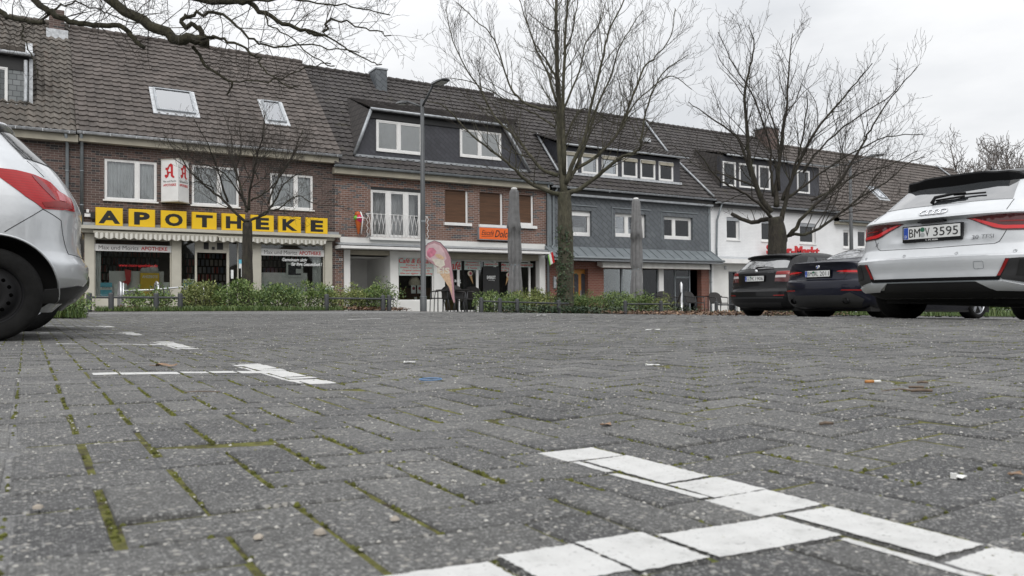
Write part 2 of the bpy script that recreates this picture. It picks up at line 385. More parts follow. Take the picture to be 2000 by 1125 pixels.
def cellk(i, j): return (i - j + 1) % 4
GAP = .0055
mb = MB(); bricks = []
span = int(22/P)
r2 = random.Random(3)
for i in range(-span, span*2):
    for j in range(-20, span*2):
        x, y = U0 + P*i, VZ + P*j
        if not in_near(x + P/2, y + P/2): continue
        k = cellk(i, j)
        if k == 0: bx = (x, x + 2*P, y, y + P)
        elif k == 3: bx = (x, x + P, y, y + 2*P)
        else: continue
        bricks.append(bx)
BR = {}
for bx in bricks:
    d = depth(bx[0], bx[2])
    gx = GAP*r2.uniform(.8, 1.75); gy = GAP*r2.uniform(.5, 1.15)*(1 + .9*sm(1., 1.8, bx[0]))
    x0, x1, y0, y1 = bx[0] + gx/2 + .0006, bx[1] - gx/2, bx[2] + gy/2, bx[3] - gy/2
    j1, j2 = r2.uniform(-.0015, .0015), r2.uniform(-.0015, .0015)
    x0 += j1; x1 += j1; y0 += j2; y1 += j2
    dz, tx, ty = r2.gauss(0, .0011), r2.gauss(0, .010), r2.gauss(0, .010)
    cx, cy = (x0 + x1)/2, (y0 + y1)/2
    BR[bx] = (x0, x1, y0, y1, dz, tx, ty, cx, cy)
    def pt(x, y, h): return (x, y, gz(x, y) + dz + tx*(x - cx) + ty*(y - cy) + h)
    e1, e2 = .0042, .0012
    lv = []
    for ins, h in ((e1, 0.), (e2, -.0028), (0, -.007), (0, -.018)):
        c = .0035 if ins < .004 else .002
        lv.append([pt(x, y, h) for x, y in ((x0+ins, y0+ins), (x1-ins, y0+ins), (x1-ins, y1-ins), (x0+ins, y1-ins))])
    if d > 7: lv = [lv[0], lv[2], lv[3]]
    vs = [p for l in lv for p in l]
    fs = [(0,1,2,3)]
    for q in range(len(lv) - 1):
        a_, b_ = q*4, q*4 + 4
        fs += [(b_ + k_, b_ + (k_+1) % 4, a_ + (k_+1) % 4, a_ + k_) for k_ in range(4)]
    mb.add(vs, fs)
o = mb.build('paving', Mt['paver']); tag(o, kind='structure')

# painted T marks: the paint lies on the paver tops, never in the joints
def t_mark(v0, stem0, head0, head1, skip=()):
    rects = [(stem0, .80, v0 - .052, v0 + .052), (.772, .899, head0, head1)]
    mb = MB(); rr = random.Random(int(v0*100))
    for bx, (x0, x1, y0, y1, dz, tx, ty, cx, cy) in BR.items():
        for a0, a1, b0, b1 in rects:
            p0, p1, q0, q1 = max(x0 + .0022, a0), min(x1 - .0022, a1), max(y0 + .0022, b0), min(y1 - .0022, b1)
            if p1 - p0 < .006 or q1 - q0 < .009 or any(s0 < (p0 + p1)/2 < s1 and (q0+q1)/2 < head1 and p1 < .79 for s0, s1 in skip): continue
            nx = max(2, int((p1 - p0)/.008)); 
            def pt(x, y, h=.0012): return (x, y, gz(x, y) + dz + tx*(x - cx) + ty*(y - cy) + h)
            # slightly ragged outline
            def rag(s, m): return s + rr.uniform(-m, m)
            ring = []
            nn = 22
            for q in range(nn): ring.append((p0 + (p1 - p0)*q/nn, rag(q0, .0015)))
            for q in range(nn): ring.append((rag(p1, .0015), q0 + (q1 - q0)*q/nn))
            for q in range(nn): ring.append((p1 - (p1 - p0)*q/nn, rag(q1, .0015)))
            for q in range(nn): ring.append((rag(p0, .0015), q1 - (q1 - q0)*q/nn))
            mb.poly([pt(*r_) for r_ in ring])
    o = mb.build('parking_marking', Mt['paint']); tag(o, kind='structure')
t_mark(.634, -.6, .02, 1.186)
t_mark(3.185, .20, 2.60, 3.67)
t_mark(5.78, .16, 5.10, 6.28, skip=((.33, .45),))
t_mark(8.20, .10, 7.7, 8.72, skip=((.30, .36),))
t_mark(10.7, .15, 10.3, 11.2, skip=())

# marks painted across the far lot
mb = MB()
def stripe(x0, x1, y0, y1):
    n_ = max(2, int(max(x1 - x0, y1 - y0)/.4))
    for q in range(n_):
        if x1 - x0 > y1 - y0: a0, a1, b0, b1 = x0 + (x1-x0)*q/n_, x0 + (x1-x0)*(q+1)/n_ - .012, y0, y1
        else: a0, a1, b0, b1 = x0, x1, y0 + (y1-y0)*q/n_, y0 + (y1-y0)*(q+1)/n_ - .012
        mb.quad(*[(x, y, gz(x, y) + .004) for x, y in ((a0,b0),(a1,b0),(a1,b1),(a0,b1))])
for v_ in (5.5, 7.9, 10.35, 12.85): stripe(9.2, 12.6, v_ - .06, v_ + .06)
stripe(8.2, 8.32, 12.0, 16.2); stripe(8.6, 11.8, 15.4, 15.52)
stripe(7.2, 9.2, 17.6, 17.75); stripe(3.6, 4.1, 10.0, 10.12)
tag(mb.build('parking_marking', Mt['paint']), kind='structure')

# loose grit and moss cushions lying on the pavers
Mt['grit'] = mat('pale_grit', (.44,.43,.40), .8, var=.35, vs=40)
Mt['moss'] = mat('moss_cushion', (.13,.14,.024), .95, var=.5, vs=60, bmp=.8, bs=300)
def blob(mb, x, y, z, r, flat, rr, n=6):
    ph = rr.uniform(0, 6.28); vs = []
    for lev, (rad, h) in enumerate(((1., -.25), (.85, .35), (.35, .75))):
        for q in range(n):
            a_ = ph + 2*math.pi*q/n + lev*.4; rj = r*rad*rr.uniform(.75, 1.2)
            vs.append((x + rj*math.cos(a_), y + rj*math.sin(a_), z + r*flat*h))
    vs.append((x, y, z + r*flat*.85))
    fs = [(l*n + q, l*n + (q+1) % n, (l+1)*n + (q+1) % n, (l+1)*n + q) for l in range(2) for q in range(n)] + [(2*n + q, 2*n + (q+1) % n, 3*n) for q in range(n)]
    mb.add(vs, fs, 0, True)
r3 = random.Random(11); mb = MB()
n_ = 0
while n_ < 9500:
    d = .6*(28 ** (r3.random()**.62)); l = r3.uniform(-.7, .7)*d
    x, y = .85378*l + .52064*d, -.52058*l + .8536*d
    rad = r3.choice((.0007, .0009, .0012, .0015, .0024))*(1 + min(d, 10)*.2)
    blob(mb, x, y, gz(x, y) + rad*.1, rad, .7, r3, 5); n_ += 1
tag(mb.build('grit', Mt['grit']), kind='stuff')
mb = MB()
for bx in bricks:
    d = depth(bx[0], bx[2])
    if d > 6.5: continue
    L = []
    for q in range(16 if d < 3 else 9):
        s = r3.random()
        wr = sm(.9, 1.8, bx[0])
        if r3.random() < .62 - .3*wr: L.append((bx[0], bx[2] + s*(bx[3] - bx[2]), .9))
        else: L.append((bx[0] + s*(bx[1] - bx[0]), bx[2], .45 + .45*wr))
    for x, y, pr in L:
        h = math.sin(x*5.1 + y*3.3) + math.sin(x*2.3 - y*4.7) + r3.gauss(0, .7)
        if h < -.5 or r3.random() > pr: continue
        rad = r3.uniform(.0022, .0052)
        blob(mb, x + r3.gauss(0, .0012), y + r3.gauss(0, .0012), gz(x, y) - .004 + r3.uniform(0, .003), rad, 1.1, r3, 6)
tag(mb.build('moss', Mt['moss']), kind='stuff')

# footway in front of the shops and the raised planting beds
def strip(name, x0, x1, y0, y1, h, m, st=1.):
    mb = MB(); X = steps(x0, x1, st)
    for p, q in zip(X, X[1:]):
        a_ = [(p, y0), (q, y0), (q, y1), (p, y1)]
        lo = [(x, y, gz(x, y) - .1) for x, y in a_]; hi = [(x, y, gz(x, y) + h) for x, y in a_]
        mb.add(lo + hi, [(4,5,6,7), (0,1,5,4), (2,3,7,6)])
    mb.add([(x0, y0, gz(x0,y0)-.1), (x0, y1, gz(x0,y1)-.1), (x0, y1, gz(x0,y1)+h), (x0, y0, gz(x0,y0)+h)], [(0,3,2,1)])
    mb.add([(x1, y0, gz(x1,y0)-.1), (x1, y1, gz(x1,y1)-.1), (x1, y1, gz(x1,y1)+h), (x1, y0, gz(x1,y0)+h)], [(0,1,2,3)])
    return tag(mb.build(name, m), kind='structure')
strip('pavement', -10, 70, 19.6, 31.4, .006, Mt['walk'])
strip('kerb', -10, 70, 19.48, 19.6, .012, Mt['kerb'])
# ------------------------------------------------------------------ houses
Mt['shop_wall'] = mat('shop_room_wall', (.22,.20,.17), .85, var=.2, vs=1.5)
def PXR(l, t, r, b, off=0.):                 # (x0, x1, z0, z1); t and b read at the left edge
    x0, z1 = F(l, t, off); _, z0 = F(l, b, off); x1, _ = F(r, t, off); return [x0, x1, z0, z1]
def wall(mb, x0, x1, z0, z1, ops, off=0., depth_=.16, m=0):
    Y = FV - off; Yi = Y + depth_
    X = sorted({x0, x1, *[v for o in ops for v in o[:2] if x0 < v < x1]}); Z = sorted({z0, z1, *[v for o in ops for v in o[2:4] if z0 < v < z1]})
    for a_, b_ in zip(X, X[1:]):
        for c_, d_ in zip(Z, Z[1:]):
            xm, zm = (a_ + b_)/2, (c_ + d_)/2
            if any(o[0] < xm < o[1] and o[2] < zm < o[3] for o in ops): continue
            mb.quad((a_,Y,c_), (b_,Y,c_), (b_,Y,d_), (a_,Y,d_), m)
    for o in ops:
        p, q, r, s = max(o[0], x0), min(o[1], x1), max(o[2], z0), min(o[3], z1)
        mb.quad((p,Y,r), (p,Y,s), (p,Yi,s), (p,Yi,r), m); mb.quad((q,Y,r), (q,Yi,r), (q,Yi,s), (q,Y,s), m)
        mb.quad((p,Y,s), (q,Y,s), (q,Yi,s), (p,Yi,s), m); mb.quad((p,Y,r), (p,Yi,r), (q,Yi,r), (q,Y,r), m)
def curtain(par, x0, x1, z0, z1, off, m, amp=.018, wl=.11, name='curtain'):
    mb = MB(); n = max(8, int((x1 - x0)/wl*6)); vs = []
    for i in range(n + 1):
        x = x0 + (x1 - x0)*i/n; y = FV - off + amp*math.sin(2*math.pi*(x/wl)) + .4*amp*math.sin(9*x)
        vs += [(x, y, z0), (x, y, z1)]
    mb.add(vs, [(2*i, 2*i + 2, 2*i + 3, 2*i + 1) for i in range(n)], 0, True)
    return mb.build(name, m, par)
def window(h, x0, x1, z0, z1, off=-.07, splits=(), fr=.05, sash=.036, dep=.07, cur=None, sill=.0, frame='white_frame', glass='glass', name='window', bottom=None, mw=.10, cz=0.):
    mb = MB(); b_ = bottom or fr
    mb.fb(x0, x0 + fr, z0, z1, off - dep, off); mb.fb(x1 - fr, x1, z0, z1, off - dep, off)
    mb.fb(x0 + fr, x1 - fr, z1 - fr, z1, off - dep, off); mb.fb(x0 + fr, x1 - fr, z0, z0 + b_, off - dep, off)
    xs = [x0 + fr] + [x0 + (x1 - x0)*s for s in splits] + [x1 - fr]
    for s in xs[1:-1]: mb.fb(s - mw/2, s + mw/2, z0 + b_, z1 - fr, off - dep, off + .004)
    if sash:
        for a_, c_ in zip(xs, xs[1:]):
            a2 = a_ + (mw/2 if a_ != xs[0] else 0); c2 = c_ - (mw/2 if c_ != xs[-1] else 0); o2 = off - .012
            za, zb = z0 + b_, z1 - fr
            mb.fb(a2, a2 + sash, za, zb, off - dep, o2); mb.fb(c2 - sash, c2, za, zb, off - dep, o2)
            mb.fb(a2 + sash, c2 - sash, zb - sash, zb, off - dep, o2); mb.fb(a2 + sash, c2 - sash, za, za + sash, off - dep, o2)
    w = mb.build(name, Mt[frame], h)
    g = MB(); g.fb(x0 + fr, x1 - fr, z0 + b_, z1 - fr, off - .045, off - .035); g.build('pane', Mt[glass], w)
    if cur: curtain(w, x0 + .02, x1 - .02, z0 + b_ + cz, z1 - fr, off - .16, Mt[cur])
    if sill:
        s = MB(); s.fb(x0 - .05, x1 + .05, z0 - .055, z0 - .003, off + .002, sill); s.build('sill', Mt[frame], w)
    return w
def tiles(h, x0, x1, eo, ez, ro, rz, tw, th, m, amp=.022, shape='wave', name='roof', lift=.05, xr=None, seed=0):
    """rows of overlapping tiles on a slope from the eave (offset eo, height ez) to the ridge; xr = (x0, x1) at the ridge"""
    L = math.hypot(eo - ro, rz - ez); dy, dz = (eo - ro)/L, (rz - ez)/L     # up the slope: offset falls, z rises
    nrow = max(1, round(L/th)); rr = random.Random(seed); mb = MB(); per = 5
    nyo, nzo = dz, dy                                                       # outward normal (offset, z)
    for i in range(nrow):
        s0, s1 = L*i/nrow, L*(i + 1)/nrow + .02
        f0, f1 = i/nrow, (i + 1)/nrow
        a0, b0, a1, b1 = x0, x1, x0, x1
        if xr: a0, b0, a1, b1 = x0 + (xr[0]-x0)*f0, x1 + (xr[1]-x1)*f0, x0 + (xr[0]-x0)*f1, x1 + (xr[1]-x1)*f1
        n = max(1, round((x1 - x0)/tw)); k = n*per; rows = []
        jit = [rr.gauss(0, .0035) for _ in range(n + 2)]; jl = [rr.gauss(0, .006) for _ in range(n + 2)]
        xs = sorted({max(a0, min(b0, x0 + (x1 - x0)*q/k)) for q in range(k + 1)} | {a0, b0})
        for s, hh, w in ((s0 - .01, -.02, 0), (s0 - .01, lift, 0), (s1, .0, 1)):
            row = []
            for x in xs:
                ph = (x - x0)/tw; c = int(ph); fr = ph - c
                if shape == 'pan': wv = math.sin(2*math.pi*fr)*amp + amp*.25*math.sin(4*math.pi*fr)
                else: wv = amp*(max(0, math.cos(2*math.pi*(fr - .16)))**2*1.1 - .4 + (.35 if fr > .9 else 0))
                hgt = hh + (wv if hh > -.01 else 0) + jit[min(c, n)]; ss = s + (jl[min(c, n)] if w == 0 else 0)
                xx = x if w == 0 else max(a1, min(b1, x))
                off = eo - dy*ss + nyo*hgt; z = ez + dz*ss + nzo*hgt
                row.append((xx, FV - off, z))
            rows.append(row)
        nx = len(xs); vs = [p for r_ in rows for p in r_]
        mb.add(vs, [(q*nx + j, q*nx + j + 1, (q+1)*nx + j + 1, (q+1)*nx + j) for q in range(2) for j in range(nx - 1)], 0, False)
    return mb.build(name, m, h)
def gutter(h, x0, x1, off, z, m='zinc', r=.075):
    mb = MB(); n = 8; vs = []
    for x in (x0, x1):
        for q in range(n + 1):
            a_ = math.pi + math.pi*q/n; vs.append((x, FV - off + r*math.cos(a_), z + r*math.sin(a_)))
        for q in range(n, -1, -1):
            a_ = math.pi + math.pi*q/n; vs.append((x, FV - off + (r-.01)*math.cos(a_), z + (r-.01)*math.sin(a_)))
    k = 2*(n + 1); mb.add(vs, [(q, q + 1, k + q + 1, k + q) for q in range(k - 1)] + [(k-1, 0, k, 2*k - 1), tuple(range(k))[::-1], tuple(range(k, 2*k))], 0, True)
    mb.tube([(x0, FV - off - r, z + .004), (x1, FV - off - r, z + .004)], .012, 6)
    for x in steps(x0 + .2, x1 - .2, .8): mb.fb(x - .012, x + .012, z - r - .006, z + .01, off + r + .004, off + r + .012)
    return mb.build('gutter', Mt[m], h)
def pipe(h, pts, r=.05, m='pipe'):
    mb = MB(); mb.tube([(x, FV - o, z) for x, o, z in pts], r, 10)
    for (x, o, z), (x2, o2, z2) in zip(pts, pts[1:]):
        if abs(x - x2) < .05 and abs(z - z2) > 1:
            for q in (.33, .75): zz = z + (z2 - z)*q; mb.tube([(x, FV - o, zz), (x, FV - o, zz + .05)], r + .012, 10)
    return mb.build('downpipe', Mt[m], h)
def shell(h, x0, x1, ez, rz, m, ro=-5., back=-10.2):
    """gables, rear wall and rear slope"""
    mb = MB()
    for x, e_ in ((x0 + .01, 1), (x1 - .01, -1)):
        mb.poly([(x, FV - back, -1.5), (x, FV + .02, -1.5), (x, FV + .02, ez - .15), (x, FV - ro, rz - .06), (x, FV - back, ez - .15)][::e_])
    mb.quad((x0, FV - back, -1.5), (x1, FV - back, -1.5), (x1, FV - back, ez), (x0, FV - back, ez))
    mb.quad((x0, FV - back, ez - .05), (x1, FV - back, ez - .05), (x1, FV - ro + .02, rz - .02), (x0, FV - ro + .02, rz - .02), 1)
    mb.build('rear_shell', [m, Mt['roof_b']], h)
def ridge(h, x0, x1, ro, rz, m):
    mb = MB(); n = max(1, round((x1 - x0)/.4))
    for i in range(n):
        a_, b_ = x0 + (x1-x0)*i/n, x0 + (x1-x0)*(i+1)/n
        mb.tube([(a_, FV - ro, rz + .0), (b_ + .03, FV - ro, rz - .02)], [.125, .105], 8)
    mb.build('ridge_tiles', m, h)
def soffit(h, x0, x1, z, o1=.36):
    mb = MB(); mb.fb(x0, x1, z - .30, z - .05, .02, o1 - .03); mb.build('soffit', Mt['soffit'], h)
def inside(h, x0, x1, z0, z1, dep=1.6, m='interior'):
    mb = MB(); Y0, Y1 = FV + .3, FV + dep
    mb.quad((x0,Y1,z0), (x1,Y1,z0), (x1,Y1,z1), (x0,Y1,z1)); mb.quad((x0,Y0,z0), (x1,Y0,z0), (x1,Y1,z0), (x0,Y1,z0))
    mb.quad((x0,Y0,z1), (x0,Y1,z1), (x1,Y1,z1), (x1,Y0,z1)); mb.quad((x0,Y0,z0), (x0,Y1,z0), (x0,Y1,z1), (x0,Y0,z1)); mb.quad((x1,Y0,z0), (x1,Y0,z1), (x1,Y1,z1), (x1,Y1,z0))
    return mb.build('room', Mt[m], h)
def house(label, x): return thing('terraced_house', label, 'house', (x, FV, 0), 'terraced houses along the street')

EO = .36
# ---- the house at the far left edge
h = house('brick house cut by the left edge, weathered pantile roof with a slate-hung dormer', -3)
mb = MB(); wall(mb, -9, 1.53, -1.2, 6.15, [], 0); mb.build('wall', Mt['brick_pharm'], h)
shell(h, -9, 1.53, 6.1, 11.4, Mt['brick_pharm']); soffit(h, -9, 1.5, 6.15)
tiles(h, -9, 1.44, EO + .04, 6.2, -5, 11.42, .25, .34, Mt['roof_old'], .032, 'pan', seed=1)
gutter(h, -9, 1.42, EO + .08, 6.17, 'lead'); ridge(h, -9, 1.4, -5, 11.45, Mt['roof_old'])
pipe(h, [(1.12, .40, 6.1), (1.18, .1, 5.75), (1.18, .09, 3.0), (1.18, .09, -.2)], .055)
sl = (11.42 - 6.2)/(EO + .04 + 5)
# dormer: cheek on the right, slate front
bx, bo, bz = RPT(60, 205, EO, 6.2, sl)
bo = FV - bo; xl = -9.; do = bo
xw1, zt = F(60, 117, do); _, zb = F(55, 207, do); _, zg = F(60, 112, do)
d = MB(); d.fb(xl, bx - .05, zb, zg, do - .25, do - .02); dm = d.build('dormer', Mt['slate_old'], h)
d = MB(); d.fb(bx - .05, bx + .06, zb - .05, zg + .1, do - .3, do + .02); d.fb(xl, bx - .05, zb - .06, zb + .02, do - .1, do + .06)
fx, fo, fz = RPT(56, 92, EO, 6.2, sl); fo = FV - fo; d.prism([(bx - .16, FV - do, zg + .1), (bx + .06, FV - do, zg + .1), (bx + .06, FV - fo, fz + .12), (bx - .16, FV - fo, fz + .12)], (0, 0, .03)); d.build('flashing', Mt['lead'], dm)
d = MB(); d.fb(xl, bx, zg - .5, zg - .06, do - .1, do + .01); d.fb(xl, bx + .05, zg - .06, zg + .02, do - .1, do + .22); d.build('fascia', Mt['black'], dm)
gm = MB(); gm.tube([(xl, FV - do - .25, zg + .02), (bx + .1, FV - do - .25, zg + .02)], .06, 8); gm.build('gutter', Mt['lead'], dm)
px_, pz_ = F(50, 120, do); _, pz2 = F(50, 200, do)
gm = MB(); gm.tube([(px_, FV - do - .16, pz_), (px_, FV - do - .10, pz2 + .06), (px_ - .02, FV - do - .2, pz2)], .055, 8); gm.build('downpipe', Mt['lead'], dm)
tiles(dm, xl, bx - .12, do + .2, zg + .06, -3.2, zg + 1.0, .25, .34, Mt['roof_old'], .03, 'pan', 'dormer_roof', seed=2)
wx1, wz1 = F(15, 132, do); _, wz0 = F(15, 203, do)
window(dm, wx1 - 1.8, wx1, wz0, wz1, do + .02, (.5,), cur='curtain', name='window')
c0, c1, cz0, cz1 = -2., -1.4, 10.5, 12.4
cx0, cz0 = F(96, 57, -4.3); cx1, _ = F(126, 57, -4.3); _, cz1 = F(96, 22, -4.3)
mb = MB(); mb.fb(cx0, cx1, cz0 - .6, cz1 + .12, -4.9, -4.3); ch = mb.build('chimney', Mt['brick_pharm'], h)
mb = MB(); mb.fb(cx0 - .1, cx1 + .12, cz0 - .38, cz0 + .02, -4.95, -4.2); mb.build('flashing', Mt['lead'], ch)

# ---- pharmacy house
PH = house('brown brick house with the pharmacy at street level and two skylights in its roof', 6)
X0, X1 = 1.53, 10.66
W = [PXR(204, 309, 306.3, 389), PXR(374.5, 321, 466.5, 399.5), PXR(527.5, 337, 611, 406)]
zc = F(400, 452, 0)[1]
mb = MB(); wall(mb, X0, X1, zc, 6.15, W); 
pz = F(655, 480)[1]
wall(mb, F(634, 480)[0], X1, -1.2, zc, [], 0); wall(mb, X0, F(166, 480)[0], -1.2, zc, [], 0)
mb.build('wall', Mt['brick_pharm'], PH); inside(PH, X0, X1, zc + .3, 6, 1.2)
for (a_, b_, c_, d_), s in zip(W, (.62, .58, .60)): window(PH, a_, b_, c_, d_, -.03, (s,), cur='curtain', sill=.06)
shell(PH, X0, X1, 6.2, 11.38, Mt['brick_pharm']); soffit(PH, X0, X1 + .05, 6.2)
tiles(PH, 1.44, X1 + .14, EO + .04, 6.24, -5, 11.38, .3, .33, Mt['roof_a'], .034, seed=3)
gutter(PH, 1.46, X1 + .14, EO + .08, 6.2, 'lead'); ridge(PH, 1.44, X1 + .14, -5, 11.4, Mt['roof_a'])
pipe(PH, [(1.58, .42, 6.15), (1.62, .1, 5.8), (1.62, .09, 3.0), (1.62, .09, F(157, 438)[1])], .055)
sl = (11.38 - 6.24)/(EO + .04 + 5)
def skylight(h, quad, eo, ez, sl, open_=.0, blind=True):
    p = [Vector(RPT(x, y, eo, ez, sl)) for x, y in quad]           # tl tr br bl
    x0 = (p[0].x + p[3].x)/2; x1 = (p[1].x + p[2].x)/2
    t = (p[0] + p[1])/2; b_ = (p[2] + p[3])/2
    upv = Vector((0, t.y - b_.y, t.z - b_.z)); L = upv.length; upv.normalize(); nv = Vector((0, -upv.z, upv.y))
    o_ = Vector((x0, b_.y, b_.z)); ex = Vector((1, 0, 0)); w = x1 - x0
    def bar(mb, a0, a1, s0, s1, h0, h1):
        c_ = [o_ + ex*a + upv*s + nv*hh for hh in (h0, h1) for a, s in ((a0, s0), (a1, s0), (a1, s1), (a0, s1))]
        mb.add(c_, [(0,3,2,1),(4,5,6,7),(0,1,5,4),(1,2,6,5),(2,3,7,6),(3,0,4,7)])
    mb = MB()
    for a0, a1, s0, s1 in ((-.13, w + .13, -.2, 0), (-.13, w + .13, L, L + .1), (-.13, 0, 0, L), (w, w + .13, 0, L)): bar(mb, a0, a1, s0, s1, 0, .055)
    fl = mb.build('skylight', Mt['lead'], h)
    mb = MB(); f_ = .07
    for a0, a1, s0, s1 in ((0, w, 0, f_), (0, w, L - f_, L), (0, f_, f_, L - f_), (w - f_, w, f_, L - f_)): bar(mb, a0, a1, s0, s1, .0, .13)
    mb.build('frame', Mt['zinc'], fl)
    mb = MB(); bar(mb, f_, w - f_, f_, L - f_, .085, .095); mb.build('pane', Mt['roof_glass'], fl)
    mb = MB(); bar(mb, f_, w - f_, f_, L - f_, .01, .03); mb.build('blind', Mt['white_frame'], fl)
skylight(PH, ((298, 175), (372, 184), (383, 226), (306, 218)), EO + .04, 6.24, sl)
skylight(PH, ((510, 200), (546, 203), (558, 243), (522, 238)), EO + .04, 6.24, sl)
# canopy slab, upstand, awnings
cx0, czt = F(147, 438.4, .5); cx1, _ = F(666, 459, .5); czb = F(147, 445, .5)[1]
mb = MB(); mb.fb(X0 + .02, cx1, czb, czt, .02, .5); mb.fb(X0 + .02, cx1 - .2, czb - .12, czb, .02, .3); cn = mb.build('canopy', Mt['cream'], PH)
mb = MB(); mb.fb(X0 + .05, F(660, 448)[0], czt, czt + .13, .004, .12); mb.build('flashing', Mt['zinc'], cn)
def awning(l, t, r, b, nm):
    x0, z1 = F(l, t, .42); x1, _ = F(r, t, .42); _, z0 = F(l, b, .42)
    mb = MB(); mb.fb(x0 - .03, x1 + .03, z1 - .02, z1 + .05, .05, .43); bar = mb.build('awning', Mt['cream'], PH)
    mb = MB(); n = int((x1 - x0)/.03); vs = []
    for i in range(n + 1):
        x = x0 + (x1 - x0)*i/n; sc_ = abs(math.sin(math.pi*(x - x0)/.31))*.07
        y = FV - .43 - .012*math.sin(x*40)
        vs += [(x, y, z0 - .0 - sc_ + .04), (x, y - .004, z1)]
    mb.add(vs, [(2*i, 2*i + 2, 2*i + 3, 2*i + 1) for i in range(n)], 0, True); mb.build('valance', Mt['stripe'], bar)
awning(184, 453, 424.5, 464, 'a'); awning(428, 463, 636.5, 471, 'b')
# shop front
zt = czb - .12; zg = -.3
def xp(px, off=0.): return F(px, 520, off)[0]
mb = MB()
for l, r in ((165, 184), (335, 353), (491, 509), (634, 648)): mb = MB(); mb.fb(xp(l), xp(r), zg, zt - .02, -.12, .06); mb.build('pillar', Mt['cream'], PH)
mb = MB(); mb.fb(xp(184), xp(634), zt - .16, zt - .02, -.12, -.02); mb.build('lintel', Mt['cream'], PH)
def F2(px, py): return F(px, py)
sz0 = F(186, 581)[1]
def shopwin(h, l, r, z0, z1, off=-.05, fr=.045, m='cream', splits=(), g='shop_glass'):
    return window(h, xp(l), xp(r), z0, z1, off, splits, fr=fr, sash=0, dep=.06, frame=m, glass=g, name='shop_window', mw=.05)
s1 = shopwin(PH, 184, 335, sz0, zt - .16); s2 = shopwin(PH, 509, 634, sz0, zt - .16)
for l, r in ((184, 335), (509, 634)): mb = MB(); mb.fb(xp(l), xp(r), zg, sz0, -.14, .0); mb.build('plinth', Mt['cream'], PH)
inside(PH, X0 + .1, X1 - .1, -.1, zc - .1, 3.2, 'shop_wall')
Mt['shelves'] = brick_mat('stocked_shelves', (.50,.46,.40), (.16,.20,.26), (.05,.04,.03), bw=.17, rh=.30, ms=.03, offs=.37, dark=(.42,.12,.10), bs=.1)
for l, r in ((200, 332), (388, 470), (515, 630)): mb = MB(); mb.fb(xp(l), xp(r), 0, 2.3, -3.0, -2.7); mb.build('shelving', Mt['shelves'], PH)
# door bay
dz1 = F(390, 493)[1]
mb = MB()
for l, r in ((353, 355), (381, 385), (443, 448), (464, 466), (489, 491)): mb.fb(xp(l), xp(r), zg, zt - .16, -.10, -.03)
mb.fb(xp(385), xp(443), dz1, zt - .16, -.10, -.025); mb.build('door_frame', Mt['cream'], PH)
mb = MB(); mb.fb(xp(398), xp(408), dz1 + .12, dz1 + .38, -.026, -.02); mb.fb(xp(424), xp(436), dz1 + .12, dz1 + .38, -.026, -.02); mb.fb(xp(414), xp(419), dz1 + .12, dz1 + .22, -.026, .04); mb.build('vent', Mt['black'], PH)
for l, r in ((355, 381), (448, 464), (466, 489)):
    mb = MB(); mb.fb(xp(l), xp(r), zg, zt - .16, -.075, -.065); mb.build('pane', Mt['shop_glass'], PH)
# display behind the panes
Mt['grey_panel'] = mat('grey_display_panel', (.62,.62,.62), .7, var=.05); Mt['mint'] = mat('mint_panel', (.46,.55,.52), .6, var=.04)
Mt['cyan'] = mat('cyan_card', (.16,.56,.74), .5, var=.1, vs=8); Mt['pale'] = mat('pale_card', (.84,.86,.86), .6, var=.12, vs=9); Mt['brown_ply'] = mat('brown_plywood', (.16,.07,.03), .6, var=.2)
def card(h, l, t, r, b, off, m, th=.01, nm='display_card'):
    x0, x1, z0, z1 = PXR(l, t, r, b, off); mb = MB(); mb.fb(x0, x1, z0, z1, off - th, off); return mb.build(nm, Mt[m], h)
card(PH, 213, 529, 320, 585, -.5, 'grey_panel', nm='display_panel'); card(PH, 511, 532, 600, 590, -.4, 'pale', nm='display_panel')
curtain(PH, xp(184.5), xp(198), sz0, F(186, 490)[1], -.25, Mt['curtain'], .02, .08, 'blind'); curtain(PH, xp(614), xp(632), sz0, F(614, 500)[1], -.25, Mt['curtain'], .02, .08, 'blind')
for l, r in ((186, 333), (511, 632)): mb = MB(); mb.fb(xp(l), xp(r), zt - .42, zt - .18, -.62, -.6); mb.build('valance_board', Mt['brown_ply'], PH)
YC = tag(card(PH, 274, 533, 311, 583, -.3, 'yellow', .25, 'display_box'), )
ftext('lettering', 'ANGEBOTE', Mt['pale'], YC, *[F(278, 540, -.295)[0], F(308, 540, -.295)[0]], F(278, 543, -.295)[1], F(278, 537.5, -.295)[1], -.295, bold=.02)
mb = MB()
for cxp, r_ in ((281, .11), (289, .12), (300.5, .16)):
    x, z = F(cxp, 527 if cxp > 295 else 528.5, -.28); mb.lathe([(0, 0), (r_, 0), (r_, .03), (0, .03)], (x, FV + .32 + .01*r_, z), 'y', 16)
mb.build('display_disc', Mt['grey_panel'], PH)
cc = card(PH, 196, 552, 219, 581, -.18, 'cyan'); card(PH, 196, 561, 219, 566, -.17, 'pale'); ftext('lettering', 'Silomat', Mt['grey_letter'], cc, F(199, 561, -.165)[0], F(216, 561, -.165)[0], F(199, 563.5, -.165)[1], F(199, 558.5, -.165)[1], -.165)
card(PH, 223, 554, 248, 581, -.2, 'pale'); card(PH, 319, 551, 333, 578, -.2, 'pale'); card(PH, 357, 545, 379, 566, -.3, 'pale'); card(PH, 357, 553, 379, 558, -.29, 'cyan')
mb = MB(); x, z = F(243, 531, -.3); mb.prism([(x, FV + .3, z + .1), (x + .22, FV + .3, z + .06), (x + .2, FV + .3, z - .34), (x + .1, FV + .3, z - .5), (x - .08, FV + .3, z - .36), (x + .05, FV + .3, z - .3)], (0, .05, 0)); mb.build('stocking', Mt['red_letter'], PH)
